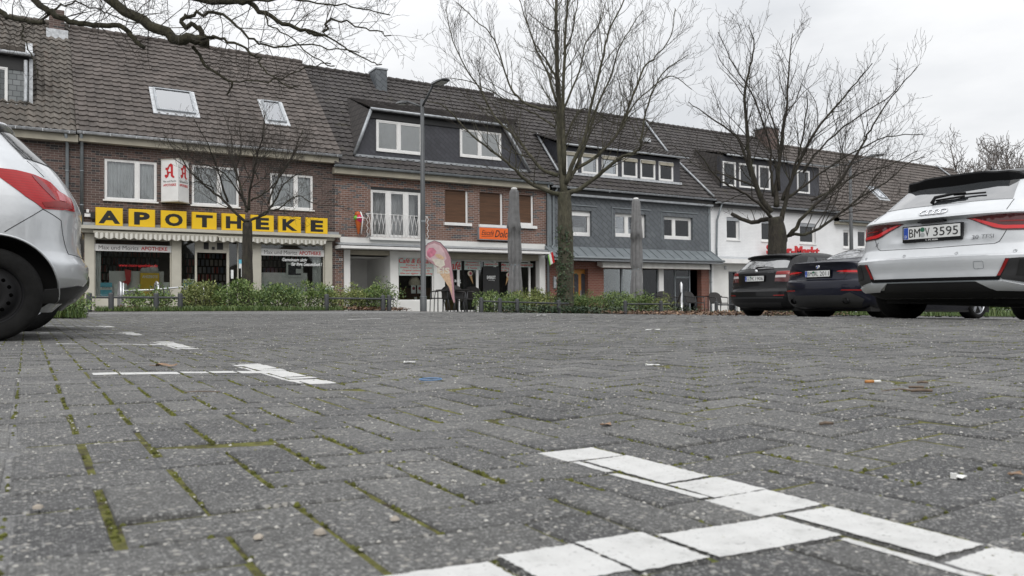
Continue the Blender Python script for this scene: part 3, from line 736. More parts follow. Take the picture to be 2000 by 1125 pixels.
# texts on the panes
ftext('lettering', 'www.mum-apotheke.de', Mt['red_letter'], s1, F(232, 521, -.03)[0], F(308, 521, -.03)[0], F(232, 522.5, -.03)[1], F(232, 515, -.03)[1], -.03)
ftext('lettering', 'Gemeinsam aktiv', Mt['pale'], s2, F(551, 509, -.03)[0], F(600, 509, -.03)[0], F(551, 510, -.03)[1], F(551, 503.5, -.03)[1], -.03, bold=.02, shear=.2)
ftext('lettering', 'f\u00fcr Ihre Gesundheit !', Mt['pale'], s2, F(569, 517, -.03)[0], F(629, 517, -.03)[0], F(570, 519, -.03)[1], F(570, 512, -.03)[1], -.03, bold=.02, shear=.2)
cp = card(PH, 559, 513, 592, 541, -.35, 'pale'); card(PH, 563, 517, 588, 537, -.34, 'slate_dark'); card(PH, 578, 525, 589, 534, -.33, 'pale')
c2 = card(PH, 466.5, 507, 477, 524, -.055, 'cyan', .006); card(PH, 467, 515, 477, 524, -.052, 'pale', .006); card(PH, 471, 524, 477, 541, -.055, 'pale', .006); card(PH, 451, 527, 456, 544, -.055, 'pale', .006)
# small boxes beside the first letter
mb = MB(); x, z = F(171, 412); mb.fb(x - .04, x + .04, z - .06, z + .05, 0, .08); x, z = F(171, 421); mb.fb(x - .1, x + .1, z - .05, z + .06, 0, .1); mb.build('junction_box', Mt['white_frame'], PH)
mb = MB(); x, z = F(180, 421); mb.fb(x - .06, x + .1, z - .12, z + .1, 0, .18); mb.build('floodlight', Mt['black'], PH)

# letter boards on the canopy
LB = [('A', 186.8, 240), ('P', 251.5, 303), ('O', 314.5, 364.5), ('T', 375, 423.3), ('H', 433.3, 479), ('E', 490, 535), ('K', 544, 588), ('E', 597.7, 640)]
posn = ['leftmost board of the pharmacy row', 'left of the letter O', 'below the red and white lightbox', 'right of the letter O', 'partly behind the small tree trunk', 'just right of the small tree trunk', 'between the two E boards', 'rightmost board of the pharmacy row']
bz0, bz1 = F(187, 440.3, .34)[1], F(187, 404.2, .34)[1]
for (ch_, l, r), ps in zip(LB, posn):
    x0 = F(l, 420, .34)[0]; x1 = F(r, 420, .34)[0]
    t = thing('letter_sign', 'yellow board with a black letter %s, %s' % (ch_, ps), 'sign', ((x0 + x1)/2, FV - .25, bz0), 'letter boards above the pharmacy')
    mb = MB(); e_ = .02
    mb.fb(x0, x1, bz0, bz1, .20, .32); mb.fb(x0 + e_, x1 - e_, bz0 + e_, bz1 - e_, .32, .335); mb.build('board', Mt['yellow'], t)
    w = x1 - x0; hh = bz1 - bz0
    fw = {'A': .80, 'P': .60, 'O': .70, 'T': .68, 'H': .66, 'E': .58, 'K': .66}[ch_]
    ftext('lettering', ch_, Mt['black_letter'], t, x0 + w*(.5 - fw/2), x0 + w*(.5 + fw/2), bz0 + hh*.13, bz1 - hh*.16, .335, bold=.045)
# banners in the shop windows
for (l, t_, r, b, ps) in ((184, 476, 335, 489.5, 'in the left shop window, above a yellow display'), (509, 485.3, 633.5, 498.5, 'in the right shop window, beside the brick pier')):
    x0, x1, z0, z1 = PXR(l, t_, r, b, .01)
    t = thing('shop_banner', 'white banner with grey and red lettering ' + ps, 'sign', ((x0+x1)/2, FV, z0), 'name banners in the pharmacy windows')
    mb = MB(); mb.fb(x0, x1, z0, z1, -.03, -.01); mb.build('board', Mt['white_frame'], t)
    w = x1 - x0; hh = z1 - z0
    ftext('lettering', 'Max und Moritz', Mt['grey_letter'], t, x0 + w*.055, x0 + w*.565, z0 + hh*.22, z0 + hh*.80, -.01)
    ftext('lettering', 'APOTHEKE', Mt['red_letter'], t, x0 + w*.595, x0 + w*.945, z0 + hh*.22, z0 + hh*.78, -.01, bold=.02)
# lightbox: a three-sided prism with a red blackletter A on each face
t = thing('pharmacy_lightbox', 'white prism-shaped lightbox with red letters between two upper windows', 'sign', (5, FV, 4.5))
xa, za1 = F(315, 313, .1); _, za0 = F(315.5, 393, .1); xm, _ = F(348, 350, .62); xb, _ = F(369, 320, .1)
mb = MB(); mb.prism([(xa, FV - .1, za0), (xm, FV - .62, za0), (xb, FV - .1, za0), (xb, FV - .02, za0), (xa, FV - .02, za0)], (0, 0, za1 - za0)); mb.build('box', Mt['white_frame'], t)
mb = MB()
mb.prism([(xa - .02, FV - .1, za1), (xm, FV - .65, za1), (xb + .02, FV - .1, za1), (xb, FV - .02, za1), (xa, FV - .02, za1)], (0, 0, .03)); mb.prism([(xa - .02, FV - .1, za0 - .04), (xm, FV - .65, za0 - .04), (xb + .02, FV - .1, za0 - .04), (xb, FV - .02, za0 - .04), (xa, FV - .02, za0 - .04)], (0, 0, .04)); mb.build('rim', Mt['cream'], t)
GA = [  # outline strokes of the blackletter A (unit square)
    [(.08,.72),(.30,.72),(.42,.92),(.62,1.),(.80,.86),(.80,.20),(.98,.06),(.82,.0),(.60,.14),(.60,.74),(.50,.80),(.40,.62),(.30,.52),(.10,.58)],
    [(.0,.18),(.14,.0),(.34,.10),(.44,.34),(.60,.34),(.60,.44),(.32,.44),(.22,.24),(.10,.26)],
    [(.20,.52),(.36,.52),(.36,.30),(.26,.24)]]
for p0, p1 in (((xa, FV - .1), (xm, FV - .62)), ((xm, FV - .62), (xb, FV - .1))):
    a_, b_ = Vector((*p0, 0)), Vector((*p1, 0)); ex = (b_ - a_).normalized(); nv = ex.cross(Vector((0,0,1))); w = (b_ - a_).length; H_ = za1 - za0
    mb = MB()
    for st in GA: mb.prism([tuple(a_ + ex*(w*(.2 + .62*x)) + Vector((0, 0, za0 + H_*(.55 + .36*y))) + nv*.003) for x, y in st], nv*.006)
    mb.build('emblem', Mt['red_letter'], t)
    o_ = a_ + ex*(w*.12) + Vector((0, 0, za0)) + nv*.002
    text('lettering', 'Max und Moritz', Mt['grey_letter'], t, o_ + Vector((0,0,H_*.455)), ex, (0,0,1), w*.76, H_*.045)
    text('lettering', 'APOTHEKE', Mt['red_letter'], t, o_ + Vector((0,0,H_*.355)), ex, (0,0,1), w*.76, H_*.06, bold=.02)

# ---- cafe house
CA = house('red-brown brick house with the ice cream cafe and a wide dark dormer', 16)
X0, X1 = 10.66, 20.95
op = [PXR(724, 364, 822, 462), PXR(869, 370, 914.5, 434), PXR(936.5, 375, 982, 438), PXR(1010, 380, 1042, 440)]
zf1 = F(666, 462.5, .04)[1]; zf0 = F(666, 474, .04)[1]; zb1 = F(666, 477.5, .75)[1]; zb0 = F(666, 484, .75)[1]
mb = MB(); wall(mb, X0, X1, zf0, 5.75, op); wall(mb, xp(1064), X1, -1.5, zf0, [], 0); wall(mb, X0, xp(671), -1.5, zf0, [], .002); mb.build('wall', Mt['brick_cafe'], CA)
shell(CA, X0, X1, 5.8, 11.22, Mt['brick_cafe']); soffit(CA, X0 - .12, X1, 5.8); inside(CA, X0 + .1, X1 - .1, zf0 + .2, 5.7, 1.2)
tiles(CA, X0 - .14, X1 + .04, EO + .04, 5.85, -5, 11.2, .3, .33, Mt['roof_b'], .032, seed=4)
gutter(CA, X0 - .16, X1 + .1, EO + .08, 5.81, 'pipe'); ridge(CA, X0 + .1, X1 + .04, -5, 11.22, Mt['roof_b'])
pipe(CA, [(X1 - .12, .40, 5.75), (X1 + .03, .1, 5.35), (X1 + .03, .09, 2.6), (X1 + .03, .09, -.6)], .055)
mb = MB(); mb.fb(X0 + .2, X1 - .1, zf0, zf1, .002, .05); mb.build('fascia', Mt['white_wall'], CA)
mb = MB(); cx0 = F(666, 480, .75)[0]; cx1 = F(1074, 492, .75)[0]; mb.fb(cx0, cx1, zb0, zb1, .02, .75); cn = mb.build('canopy', Mt['white_frame'], CA)
mb = MB(); mb.prism([(cx0, FV - .75, zb1), (cx0, FV - .05, zf0 + .02), (cx0, FV - .05, zf0 - .02), (cx0, FV - .75, zb1 - .03)], (cx1 - cx0, 0, 0)); mb.build('canopy_sheet', Mt['zinc'], cn)
# balcony door with its lattice rail
a_, b_, c_, d_ = op[0]
window(CA, a_, b_, c_, d_ - .12, -.04, (.35, .70), fr=.06, sash=.05, cur=None, name='balcony_door', mw=.16)
curtain(CA, a_ + .05, b_ - .05, c_, d_ - .1, -.5, Mt['grey_panel'], .03, .2)
mb = MB(); mb.fb(a_, b_, d_ - .12, d_, -.14, -.02); mb.build('shutter_box', Mt['black'], CA)
rx0, rz1 = F(717, 417, .16); rx1, _ = F(835, 423, .16); rz0 = F(720, 463, .16)[1]
t = thing('balcony_railing', 'white zigzag metal railing across the balcony door above the cafe', 'railing', ((rx0+rx1)/2, FV, rz0))
mb = MB(); Yr = FV - .16
n = 14
for yy in (0,):
    mb.tube([(rx0, Yr, rz1), (rx1, Yr, rz1)], .014, 6); mb.tube([(rx0 + .05, Yr, rz0), (rx1 - .05, Yr, rz0)], .014, 6)
for i in range(n):
    x = rx0 + .06 + (rx1 - rx0 - .12)*i/n; w = (rx1 - rx0 - .12)/n
    mb.tube([(x, Yr - .008, rz0), (x + w, Yr - .008, rz1)], .009, 5); mb.tube([(x + w, Yr + .008, rz0), (x, Yr + .008, rz1)], .009, 5)
for xx in (rx0, rx1):
    zz = [(xx + (.05 if q % 2 else -.02), Yr + .02, rz1 - (rz1 - rz0)*q/8) for q in range(9)]; mb.tube(zz, .014, 5); mb.tube([(xx, Yr, rz1), (xx, FV - .0, rz1)], .012, 5); mb.tube([(xx, Yr, rz0), (xx, FV - .0, rz0)], .012, 5)
mb.build('lattice', Mt['white_frame'], t)
mb = MB(); mb.fb(a_ - .1, b_ + .15, rz0 - .1, rz0 + .0, .05, .2); mb.build('threshold', Mt['white_wall'], t)
for k_, (a_, b_, c_, d_) in enumerate(op[1:]):
    mb = MB(); mb.fb(a_ + .01, b_ - .1, c_ + (.14 if k_ == 2 else .0), d_ - .002, -.12, -.09); mb.build('shutter', Mt['shutter'], CA)
    mb = MB(); mb.fb(b_ - .1, b_ - .01, c_, d_ - .002, -.15, -.06)
    if k_ == 2: mb.fb(a_ + .01, b_ - .1, c_, c_ + .14, -.15, -.07)
    w_ = mb.build('window', Mt['white_frame'], CA)
    mb = MB(); mb.fb(a_ - .08, b_ + .12, c_ - .13, c_ - .005, -.06, .12); mb.build('sill', Mt['white_frame'], w_)
# ground floor
zs = zb0 - .02; zg = -.5
mb = MB()
for l, r, d2 in ((671.5, 683.5, .0), (761.5, 777.5, .0), (847, 868, .0), (1053, 1064, .0)): mb = MB(); mb.fb(xp(l), xp(r), zg, zs, -.3, .04); mb.build('pillar', Mt['white_wall'], CA)
mb = MB()
swz0 = F(778, 587.7)[1]
mb.fb(xp(777.5), xp(847), zg, swz0, -.25, -.02)
swz1 = F(778, 501.5)[1]
mb.build('knee_wall', Mt['white_wall'], CA); mb = MB(); mb.fb(xp(777.5), xp(847), swz1, zs, -.25, .0)
mb.build('lintel', Mt['white_wall'], CA)
mb = MB(); mb.fb(xp(683.5), xp(761.5), F(690, 497)[1], zs, -.4, -.02); mb.build('lintel', Mt['soffit'], CA); mb = MB(); zr = F(900, 505.5)[1]; mb.fb(xp(868), xp(1053), zr, zs, -.5, -.06); mb.build('lintel', Mt['soffit'], CA)
ex0, ex1 = xp(683.5), xp(761.5)
mb = MB(); Y0, Y1 = FV + .3, FV + 2.6
mb.quad((ex0,Y1,zg), (ex1 - 1.,Y1,zg), (ex1 - 1.,Y1,zs), (ex0,Y1,zs)); mb.quad((ex1,Y0,zg), (ex1,Y0,zs), (ex1 - .0,Y1 + .4,zs), (ex1 - .0,Y1 + .4,zg)); mb.quad((ex0,Y0,zg), (ex0,Y1,zg), (ex0,Y1,zs), (ex0,Y0,zs))
mb.quad((ex0,Y0,zs - .25), (ex0,Y1,zs - .25), (ex1,Y1,zs - .25), (ex1,Y0,zs - .25)); mb.quad((ex1 - 1.,Y1,zg), (ex1, Y1, zg), (ex1,Y1,zs), (ex1 - 1.,Y1,zs)); mb.build('porch', Mt['white_wall'], CA)
mb = MB(); mb.box(ex0 + .06, ex0 + .95, Y1 - .06, Y1 - .01, zg, 1.95); mb.build('door', Mt['black'], CA)
sw = window(CA, xp(777.5), xp(847), swz0, swz1, -.06, (), fr=.05, sash=0, frame='white_frame', glass='shop_glass', name='shop_window')
inside(CA, xp(777.5) + .02, xp(1053), -.3, zs, 3.4, 'interior'); mb = MB(); mb.fb(xp(790), xp(935), -.3, .95, -2.6, -2.2); mb.build('counter', Mt['brown_ply'], CA)
gz0 = -.45
fw = window(CA, xp(868), xp(904), gz0 + .3, zr, -.42, (), fr=.06, sash=0, glass='shop_glass', name='shop_window')
f2 = window(CA, xp(904), xp(941), gz0 + .3, zr, -.42, (), fr=.06, sash=0, glass='shop_glass', name='shop_window')
dw = window(CA, xp(941), xp(976), gz0, zr, -.42, (), fr=.06, sash=.0, glass='shop_glass', name='shop_door')
f3 = window(CA, xp(976), xp(1045), gz0 + .3, zr, -.42, (.98,), fr=.06, sash=0, glass='shop_glass', name='shop_window')
for l, r in ((868, 941), (976, 1053)): mb = MB(); mb.fb(xp(l), xp(r), gz0 - .2, gz0 + .3, -.55, -.43); mb.build('plinth', Mt['black'], CA)
def panel(par, l, t, r, b, off, lines, m='mint'):
    x0, x1, z0, z1 = PXR(l, t, r, b, off); mb = MB(); mb.fb(x0, x1, z0, z1, off - .006, off); p = mb.build('sign_panel', Mt[m], par)
    y = 0.
    for body, f0, f1, g0, g1 in lines:
        ftext('lettering', body, Mt['red_letter'], p, x0 + (x1-x0)*f0, x0 + (x1-x0)*f1, z1 - (z1-z0)*g1, z1 - (z1-z0)*g0, off, bold=.015, shear=.25, ext=.003)
    return p
panel(sw, 779, 503, 846, 538, -.05, (('Caf\u00e9 & Eiscaf\u00e9', .0, .98, .03, .30), ('Kuchen & Torten', .20, .80, .35, .47), ('Waffeln, Crepes, Pfannkuchen', .04, .96, .50, .62), ('Original italienisches Eis', .10, .90, .66, .78), ('Alles aus eigener Herstellung', .02, .98, .82, .95)))
panel(fw, 869, 509, 901, 527, -.41, (('Caf\u00e9', .05, .97, .08, .95),))
panel(f2, 907, 509.5, 938, 527, -.41, (('Spezialit\u00e4ten', .12, .9, .1, .28), ('Milchgetr\u00e4nke', .05, .97, .36, .56), ('& Toasties', .2, .8, .68, .86)))
panel(dw, 945, 512, 973, 519.5, -.41, (('veganes Eis', .03, .97, .2, .85),))
panel(f3, 979, 513, 1041, 521, -.41, (('Mio - Alles', .0, .42, .15, .85), ('hausgemacht', .6, .98, .15, .85)))
panel(f3, 979, 521, 1005, 530, -.41, (('30 Eissorten', .0, .95, .05, .45), ('in der T\u00fcte', .0, .8, .55, .95)))
ftext('lettering', 'Eingang', Mt['pale'], fw, xp(872, -.41), xp(900, -.41), F(872, 553, -.41)[1], F(872, 544, -.41)[1], -.41)
dp = card(CA, 943, 521, 975, 575, -.40, 'black', .012, 'poster')
ftext('lettering', 'EVEREST', Mt['pale'], dp, F(951, 540, -.39)[0], F(968, 540, -.39)[0], F(951, 545, -.39)[1], F(951, 538.5, -.39)[1], -.39, bold=.03)
ftext('lettering', 'vending', Mt['pale'], dp, F(954, 547, -.39)[0], F(966, 547, -.39)[0], F(954, 548.6, -.39)[1], F(954, 546.2, -.39)[1], -.39)
Mt['waffle'] = mat('waffle_cone', (.42,.26,.12), .7, var=.2, vs=30); Mt['berry'] = mat('berry_scoop', (.35,.05,.09), .6, var=.4, vs=30); Mt['cream_ice'] = mat('cream_scoop', (.62,.55,.45), .6, var=.15, vs=20)
def cone_sticker(par, px, py, off, sgn, s):
    x, z = F(px, py, off); mb = MB(); Y = FV - off
    mb.prism([(x - .11*s, Y, z), (x + .11*s, Y, z), (x + sgn*.2*s, Y, z - .55*s)], (0, -.004, 0)); c_ = mb.build('cone_sticker', Mt['waffle'], par)
    mb = MB(); mb.lathe([(0, -.004), (.16*s, -.004), (.16*s, -.008), (0, -.008)], (x, Y, z + .05*s), 'y', 14); mb.build('scoop', Mt['cream_ice'], c_)
    mb = MB(); mb.lathe([(0, -.009), (.085*s, -.009), (.085*s, -.012), (0, -.012)], (x + .02, Y, z + .06*s), 'y', 12); mb.build('berry', Mt['berry'], c_)
cone_sticker(f2, 918, 536, -.41, 1, .8); cone_sticker(f3, 993, 539, -.41, -1, .8)
for l in (803, 815):
    c_ = card(CA, l, 557, l + 9, 573, -.2, 'pale'); x, z = F(l + 5, 563, -.19); mb = MB(); mb.lathe([(0,0),(.07,0),(.07,-.01),(0,-.01)], (x, FV + .19, z), 'y', 10); mb.build('print', Mt['berry'], c_)
mb = MB(); x, z = F(812, 549, -.25); mb.lathe([(.24, -.18), (.26, -.05), (.2, .1), (.13, .2), (.0, .32)], (x, FV + .4, z), 'z', 14); mb.build('cake_stand', Mt['cream_ice'], CA)
mb = MB(); x, z = F(812.5, 587, -.15); mb.lathe([(.05, 0), (.065, .16), (.055, .16), (.0, .03)], (x, FV + .2, z), 'z', 12); mb.build('flower_pot', Mt['white_frame'], CA)
ftext('lettering', '11', Mt['white_frame'], CA, xp(663), xp(668.5), F(663, 509.5, .01)[1], F(663, 504, .01)[1], .01, bold=.03)
# dormer
sl = (11.2 - 5.85)/(EO + .04 + 5); RP = lambda x, y: Vector(RPT(x, y, EO + .04, 5.85, sl))
A0 = RP(693, 301); A1 = RP(1030, 338); do = min(A0[1], A1[1]); do = FV - (A0[1] + A1[1])/2
zb = 5.85 + (EO + .04 - do)*sl
B0x, B0z = F(727, 214, do + .25); B1x, B1z = F(985, 248, do + .25); zt = (B0z + B1z)/2
b0x = F(691, 300, do)[0]; b1x = F(1031, 338, do)[0]
Yd = FV - do
mb = MB(); ring = [(b0x, Yd, zb), (b1x, Yd, zb), (B1x, Yd, zt), (B0x, Yd, zt)]
dws = [PXR(734.5, 233.5, 824, 295, do + .02), PXR(898, 250.5, 978, 306, do + .02)]
mb.poly(ring); mb.prism([(b0x, Yd + .01, zb - .1), (b1x, Yd + .01, zb - .1), (B1x, Yd + .01, zt), (B0x, Yd + .01, zt)], (0, .15, 0)); dm = mb.build('dormer', Mt['slate_dark'], CA)
for w_, n_ in zip(dws, (.48, .47)): window(dm, *w_, do + .05, (n_,), fr=.06, sash=.05, dep=.05, cur=None, name='window', bottom=.09); mb = MB(); mb.fb(w_[0] + .05, w_[1] - .05, w_[2] + .05, w_[3] - .05, do + .001, do + .004); mb.build('blind', Mt['white_frame'], dm)
bk0 = RP(672, 180); bk1 = RP(1010, 246)
mb = MB(); mb.tube([(b0x - .02, Yd - .12, zb + .02), (B0x - .04, Yd - .24, zt + .02)], .07, 6); mb.tube([(b1x + .02, Yd - .12, zb + .02), (B1x + .04, Yd - .24, zt + .02)], .07, 6); mb.fb(b0x, b1x, zb - .03, zb + .07, do - .05, do + .07)
mb.tube([(B0x - .08, Yd - .30, zt + .05), (B1x + .08, Yd - .30, zt + .05)], .06, 8); mb.build('flashing', Mt['zinc'], dm)
mb = MB(); mb.fb(B0x - .02, B1x + .02, zt - .28, zt + .0, do - .02, do + .06); mb.fb(B0x - .05, B1x + .05, zt - .03, zt + .03, do + .04, do + .26); mb.build('fascia', Mt['black'], dm)
Yk, zk = (bk0.y + bk1.y)/2, (bk0.z + bk1.z)/2
tiles(dm, B0x - .06, B1x + .06, do + .3, zt + .06, FV - Yk, 5.85 + (EO + .04 - (FV - Yk))*sl + .04, .3, .25, Mt['roof_b'], .022, 'wave', 'dormer_roof', xr=(bk0.x, bk1.x + .4), seed=6)
Mt['cheek'] = brick_mat('dark_cheek_tiles', (.05,.045,.043), (.065,.058,.055), (.02,.018,.018), bw=.3, rh=.27, ms=.02, offs=0.)
for bxx, Bxx, bk in ((b0x, B0x, bk0), (b1x, B1x, bk1)):
    mb = MB(); zk_ = 5.85 + (EO + .04 - (FV - Yk))*sl + .05
    pts = [(bxx, Yd, zb - .05), (Bxx, Yd - .05, zt + .04), (bk.x, Yk, zk_)]; mb.poly(pts); mb.poly([(x, y + .02, z - .05) for x, y, z in pts][::-1]); mb.build('cheek', Mt['cheek'], dm)
x0, x1 = F(735, 150, -4.1)[0], F(756, 150, -4.1)[0]; z1 = F(735, 134, -4.1)[1]
mb = MB(); mb.fb(x0, x1, 9.9, z1, -5.0, -4.1); ch = mb.build('chimney', Mt['slate_clad'], CA); mb = MB(); mb.fb(x0 - .04, x1 + .04, z1, z1 + .07, -5.04, -4.06); mb.fb(x0 - .06, x1 + .06, 9.95, 10.22, -4.5, -4.0); mb.build('chimney_cap', Mt['zinc'], ch)
# signs of the cafe
x0, x1, z0, z1 = PXR(936.5, 444, 1003, 466.5, .2); t = thing('cafe_sign', 'orange lightbox sign with black script lettering above the cafe', 'sign', ((x0+x1)/2, FV, z0))
Mt['orange'] = mat('orange_acrylic', (.80,.14,.02), .35, var=.03)
mb = MB(); mb.fb(x0 - .03, x1 + .03, z0 - .03, z1 + .03, .02, .19); mb.build('case', Mt['zinc'], t); mb = MB(); mb.fb(x0, x1, z0, z1, .19, .2); mb.build('face', Mt['orange'], t)
w = x1 - x0; hh = z1 - z0
ftext('lettering', 'Eiscaf\u00e9', Mt['black_letter'], t, x0 + w*.06, x0 + w*.42, z0 + hh*.36, z0 + hh*.78, .2, shear=.35); ftext('lettering', 'Dolce', Mt['black_letter'], t, x0 + w*.44, x0 + w*.90, z0 + hh*.2, z0 + hh*.82, .2, shear=.35, bold=.01)
mb = MB(); mb.prism([(x0 + w*.06, FV - .2, z0 + hh*.2), (x0 + w*.4, FV - .2, z0 + hh*.27), (x0 + w*.4, FV - .2, z0 + hh*.31), (x0 + w*.06, FV - .2, z0 + hh*.25)], (0, -.003, 0)); mb.build('underline', Mt['black_letter'], t)
t = thing('wall_ornament', 'big plastic ice cream cone ornament in red and orange on the brick wall', 'ornament', (F(699, 440)[0], FV, F(699, 458)[1]))
x, z = F(700, 458, .3); zt_ = F(700, 413, .3)[1]; H_ = zt_ - z; Y = FV - .3
Mt['cone_orange'] = mat('orange_plastic', (.50,.11,.02), .4, var=.1); Mt['pink'] = mat('pink_plastic', (.62,.03,.11), .3, var=.05); Mt['green'] = mat('green_plastic', (.15,.42,.04), .4, var=.05)
mb = MB(); mb.lathe([(.0, 0), (.04, .05), (.125, H_*.58), (.13, H_*.62)], (x, Y, z), 'z', 16); mb.build('cone', Mt['cone_orange'], t)
def sph(mb, c, r, n=14, sq=1.):
    mb.lathe([(r*math.sin(math.pi*i/8), -r*math.cos(math.pi*i/8)*sq) for i in range(9)], c, 'z', n)
mb = MB(); sph(mb, (x + .05, Y - .03, z + H_*.68), .17); mb.build('scoop', Mt['pink'], t); mb = MB(); sph(mb, (x - .10, Y, z + H_*.72), .10); mb.build('scoop', Mt['green'], t); mb = MB(); sph(mb, (x - .01, Y + .05, z + H_*.88), .125); mb.build('scoop', Mt['cone_orange'], t)
mb = MB(); mb.tube([(x + .05, Y - .2, z + H_*.02), (x + .1, Y - .24, z + H_*.68), (x + .02, Y - .2, z + H_*.97)], .028, 6); mb.tube([(x - .14, Y - .16, z + H_*.7), (x + .1, Y - .25, z + H_*.72), (x + .27, Y - .1, z + H_*.7)], .02, 6); mb.tube([(x, Y + .05, z + H_*.4), (x, FV, z + H_*.4)], .03, 6); mb.build('ribbon', Mt['white_frame'], t)
t = thing('small_flag', 'small green, white and red flag hanging from the cafe canopy corner', 'flag', (F(1075, 500, .8)[0], FV - .8, 2.4))
q = [F(1070, 499, .8), F(1078.5, 492, .8), F(1082.5, 512, .8), F(1074, 519, .8)]
for i, mk in enumerate(('green', 'white_frame', 'red_letter')):
    mb = MB(); f0, f1 = i/3, (i + 1)/3; P4 = []
    for (e0, e1), f_ in (((0, 1), f0), ((0, 1), f1), ((3, 2), f1), ((3, 2), f0)): P4.append((q[e0][0] + (q[e1][0]-q[e0][0])*f_, FV - .8 + .05*math.sin(f_*5), q[e0][1] + (q[e1][1]-q[e0][1])*f_))
    mb.prism(P4, (0, .004, 0)); mb.build('flag_stripe', Mt[mk], t)
mb = MB(); mb.tube([(F(1064, 499, .1)[0], FV - .1, F(1064, 499, .1)[1]), (q[1][0], FV - .8, q[1][1] + .02)], .012, 6); mb.build('flag_pole', Mt['white_frame'], t)

# ---- slate-clad house
SL = house('grey slate-clad house with red brick ground floor and a six-window dormer', 26)
X0, X1 = 21.12, 31.62
op = [PXR(1101, 409, 1155, 459.5), PXR(1201, 415.5, 1261.5, 462), PXR(1296.5, 422, 1352.5, 466.5)]
zc1 = F(1080, 483)[1]; zc1 = (F(1120, 483)[1] + F(1386, 490)[1])/2; zc0 = F(1115, 502.3, .85)[1]
mb = MB(); wall(mb, X0, X1 - .1, zc1, 5.6, op, .02, .2); mb.build('wall', Mt['slate_clad'], SL); inside(SL, X0 + .1, X1 - .1, zc1 + .2, 5.5, 1.3)
mb = MB(); mb.fb(X0 - .04, X0 + .1, zc1, 5.4, .0, .05); mb.fb(X1 - .14, X1 + .02, zc1, 5.5, .0, .05)
for a_, b_, c_, d_ in op: mb.fb(a_ - .22, b_ + .3, d_ + .22, d_ + .26, .02, .07); mb.fb(a_ - .2, a_ - .17, c_, d_ + .22, .02, .045)
mb.build('corner_trim', Mt['pipe'], SL)
for (a_, b_, c_, d_), s in zip(op, ((), (.42,), (.40,))):
    w_ = window(SL, a_, b_, c_, d_, -.14, s, fr=.09, sash=.06, sill=0, bottom=.14, mw=.12); curtain(w_, a_ + .05, b_ - .05, c_, d_ - (d_ - c_)*.62, -.5, Mt['grey_panel'], .02, .1)
    if not s: mb = MB(); mb.fb(a_ + .05, b_ - .02, d_ - .25, d_ - .09, -.16, -.1); mb.build('shutter_box', Mt['white_frame'], w_)
shell(SL, X0, X1, 5.65, 11., Mt['slate_clad']); 
mb = MB(); mb.fb(X0, X1, 5.32, 5.42, .02, .3); mb.build('eave_board', Mt['zinc'], SL); mb = MB(); mb.fb(X0, X1, 5.42, 5.62, .02, .26); mb.build('soffit', Mt['black'], SL)
tiles(SL, X0 - .15, X1 + .02, EO + .04, 5.74, -5, 10.98, .3, .33, Mt['roof_b'], .032, seed=7); gutter(SL, X0 - .1, X1, EO + .08, 5.69, 'zinc'); ridge(SL, X0 - .1, X1, -5, 11.0, Mt['roof_b'])
pipe(SL, [(21.35, .40, 5.65), (21.3, .12, 5.25), (21.3, .12, F(1083, 478)[1]), (21.12, .12, F(1076, 488)[1]), (21.1, .9, F(1076, 488)[1] - .25)], .05)
sl = (10.98 - 5.74)/(EO + .04 + 5); RP = lambda x, y: Vector(RPT(x, y, EO + .04, 5.74, sl))
def strip_on_roof(h, a_, b_, m='zinc', w=.065, up_=.1):
    a_, b_ = RP(*a_), RP(*b_); mb = MB(); mb.tube([a_ + Vector((0,-.08,up_)), b_ + Vector((0,-.08,up_))], w, 6); mb.build('flashing', Mt[m], h)
strip_on_roof(SL, (1047, 266), (1088, 338)); strip_on_roof(SL, (1257, 240), (1302, 300)); strip_on_roof(SL, (1325, 322), (1392, 388))
mb = MB(); p = RP(1259, 275); mb.box(p.x - .2, p.x + .2, p.y - .3, p.y + .1, p.z - .1, p.z + .12); mb.build('roof_vent', Mt['lead'], SL)
# dormer with six windows
a0 = RP(1126, 342); a1 = RP(1322, 360); do = FV - (a0.y + a1.y)/2; zb = 5.74 + (EO + .04 - do)*sl
dx0, _ = F(1102, 320, do); dx1, _ = F(1328, 340, do); zt = (F(1136, 289, do + .2)[1] + F(1328, 309, do + .2)[1])/2
mb = MB(); mb.fb(dx0, dx1, zb - .05, zt, do - .3, do); dm = mb.build('dormer', Mt['slate_dark'], SL)
z0d = zb + .12
for l, r in ((1104, 1127), (1135.5, 1167), (1175, 1205.5), (1214, 1243.5), (1250, 1278.5), (1286, 1313.5)):
    x0, x1 = F(l, 330, do)[0], F(r, 330, do)[0]
    w_ = window(dm, x0, x1, z0d, zt - .22, do + .05, (), fr=.07, sash=.03, dep=.05, cur=None, frame='white_frame'); mb = MB(); mb.fb(x0 + .06, x0 + (x1 - x0)*.72, z0d + .05, zt - .4, do + .001, do + .004); mb.build('curtain', Mt['curtain'], w_)
    mb = MB(); mb.fb(x0 + .02, x1 - .02, zt - .42, zt - .26, do + .055, do + .11); mb.build('awning_box', Mt['soffit'], w_)
mb = MB(); mb.fb(dx0, dx1 + .05, zb - .02, zb + .1, do - .02, do + .1); mb.build('flashing', Mt['lead'], dm)
mb = MB(); mb.tube([(dx0 - .3, FV - do - .3, zt + .05), (dx1 + .35, FV - do - .3, zt + .05)], .055, 8); mb.build('gutter', Mt['zinc'], dm)
rk = do - 2.4; tiles(dm, dx0 - .25, dx1 + .3, do + .3, zt + .08, rk, 5.74 + (EO + .04 - rk)*sl + .06, .3, .3, Mt['roof_b'], .022, 'wave', 'dormer_roof', seed=8)
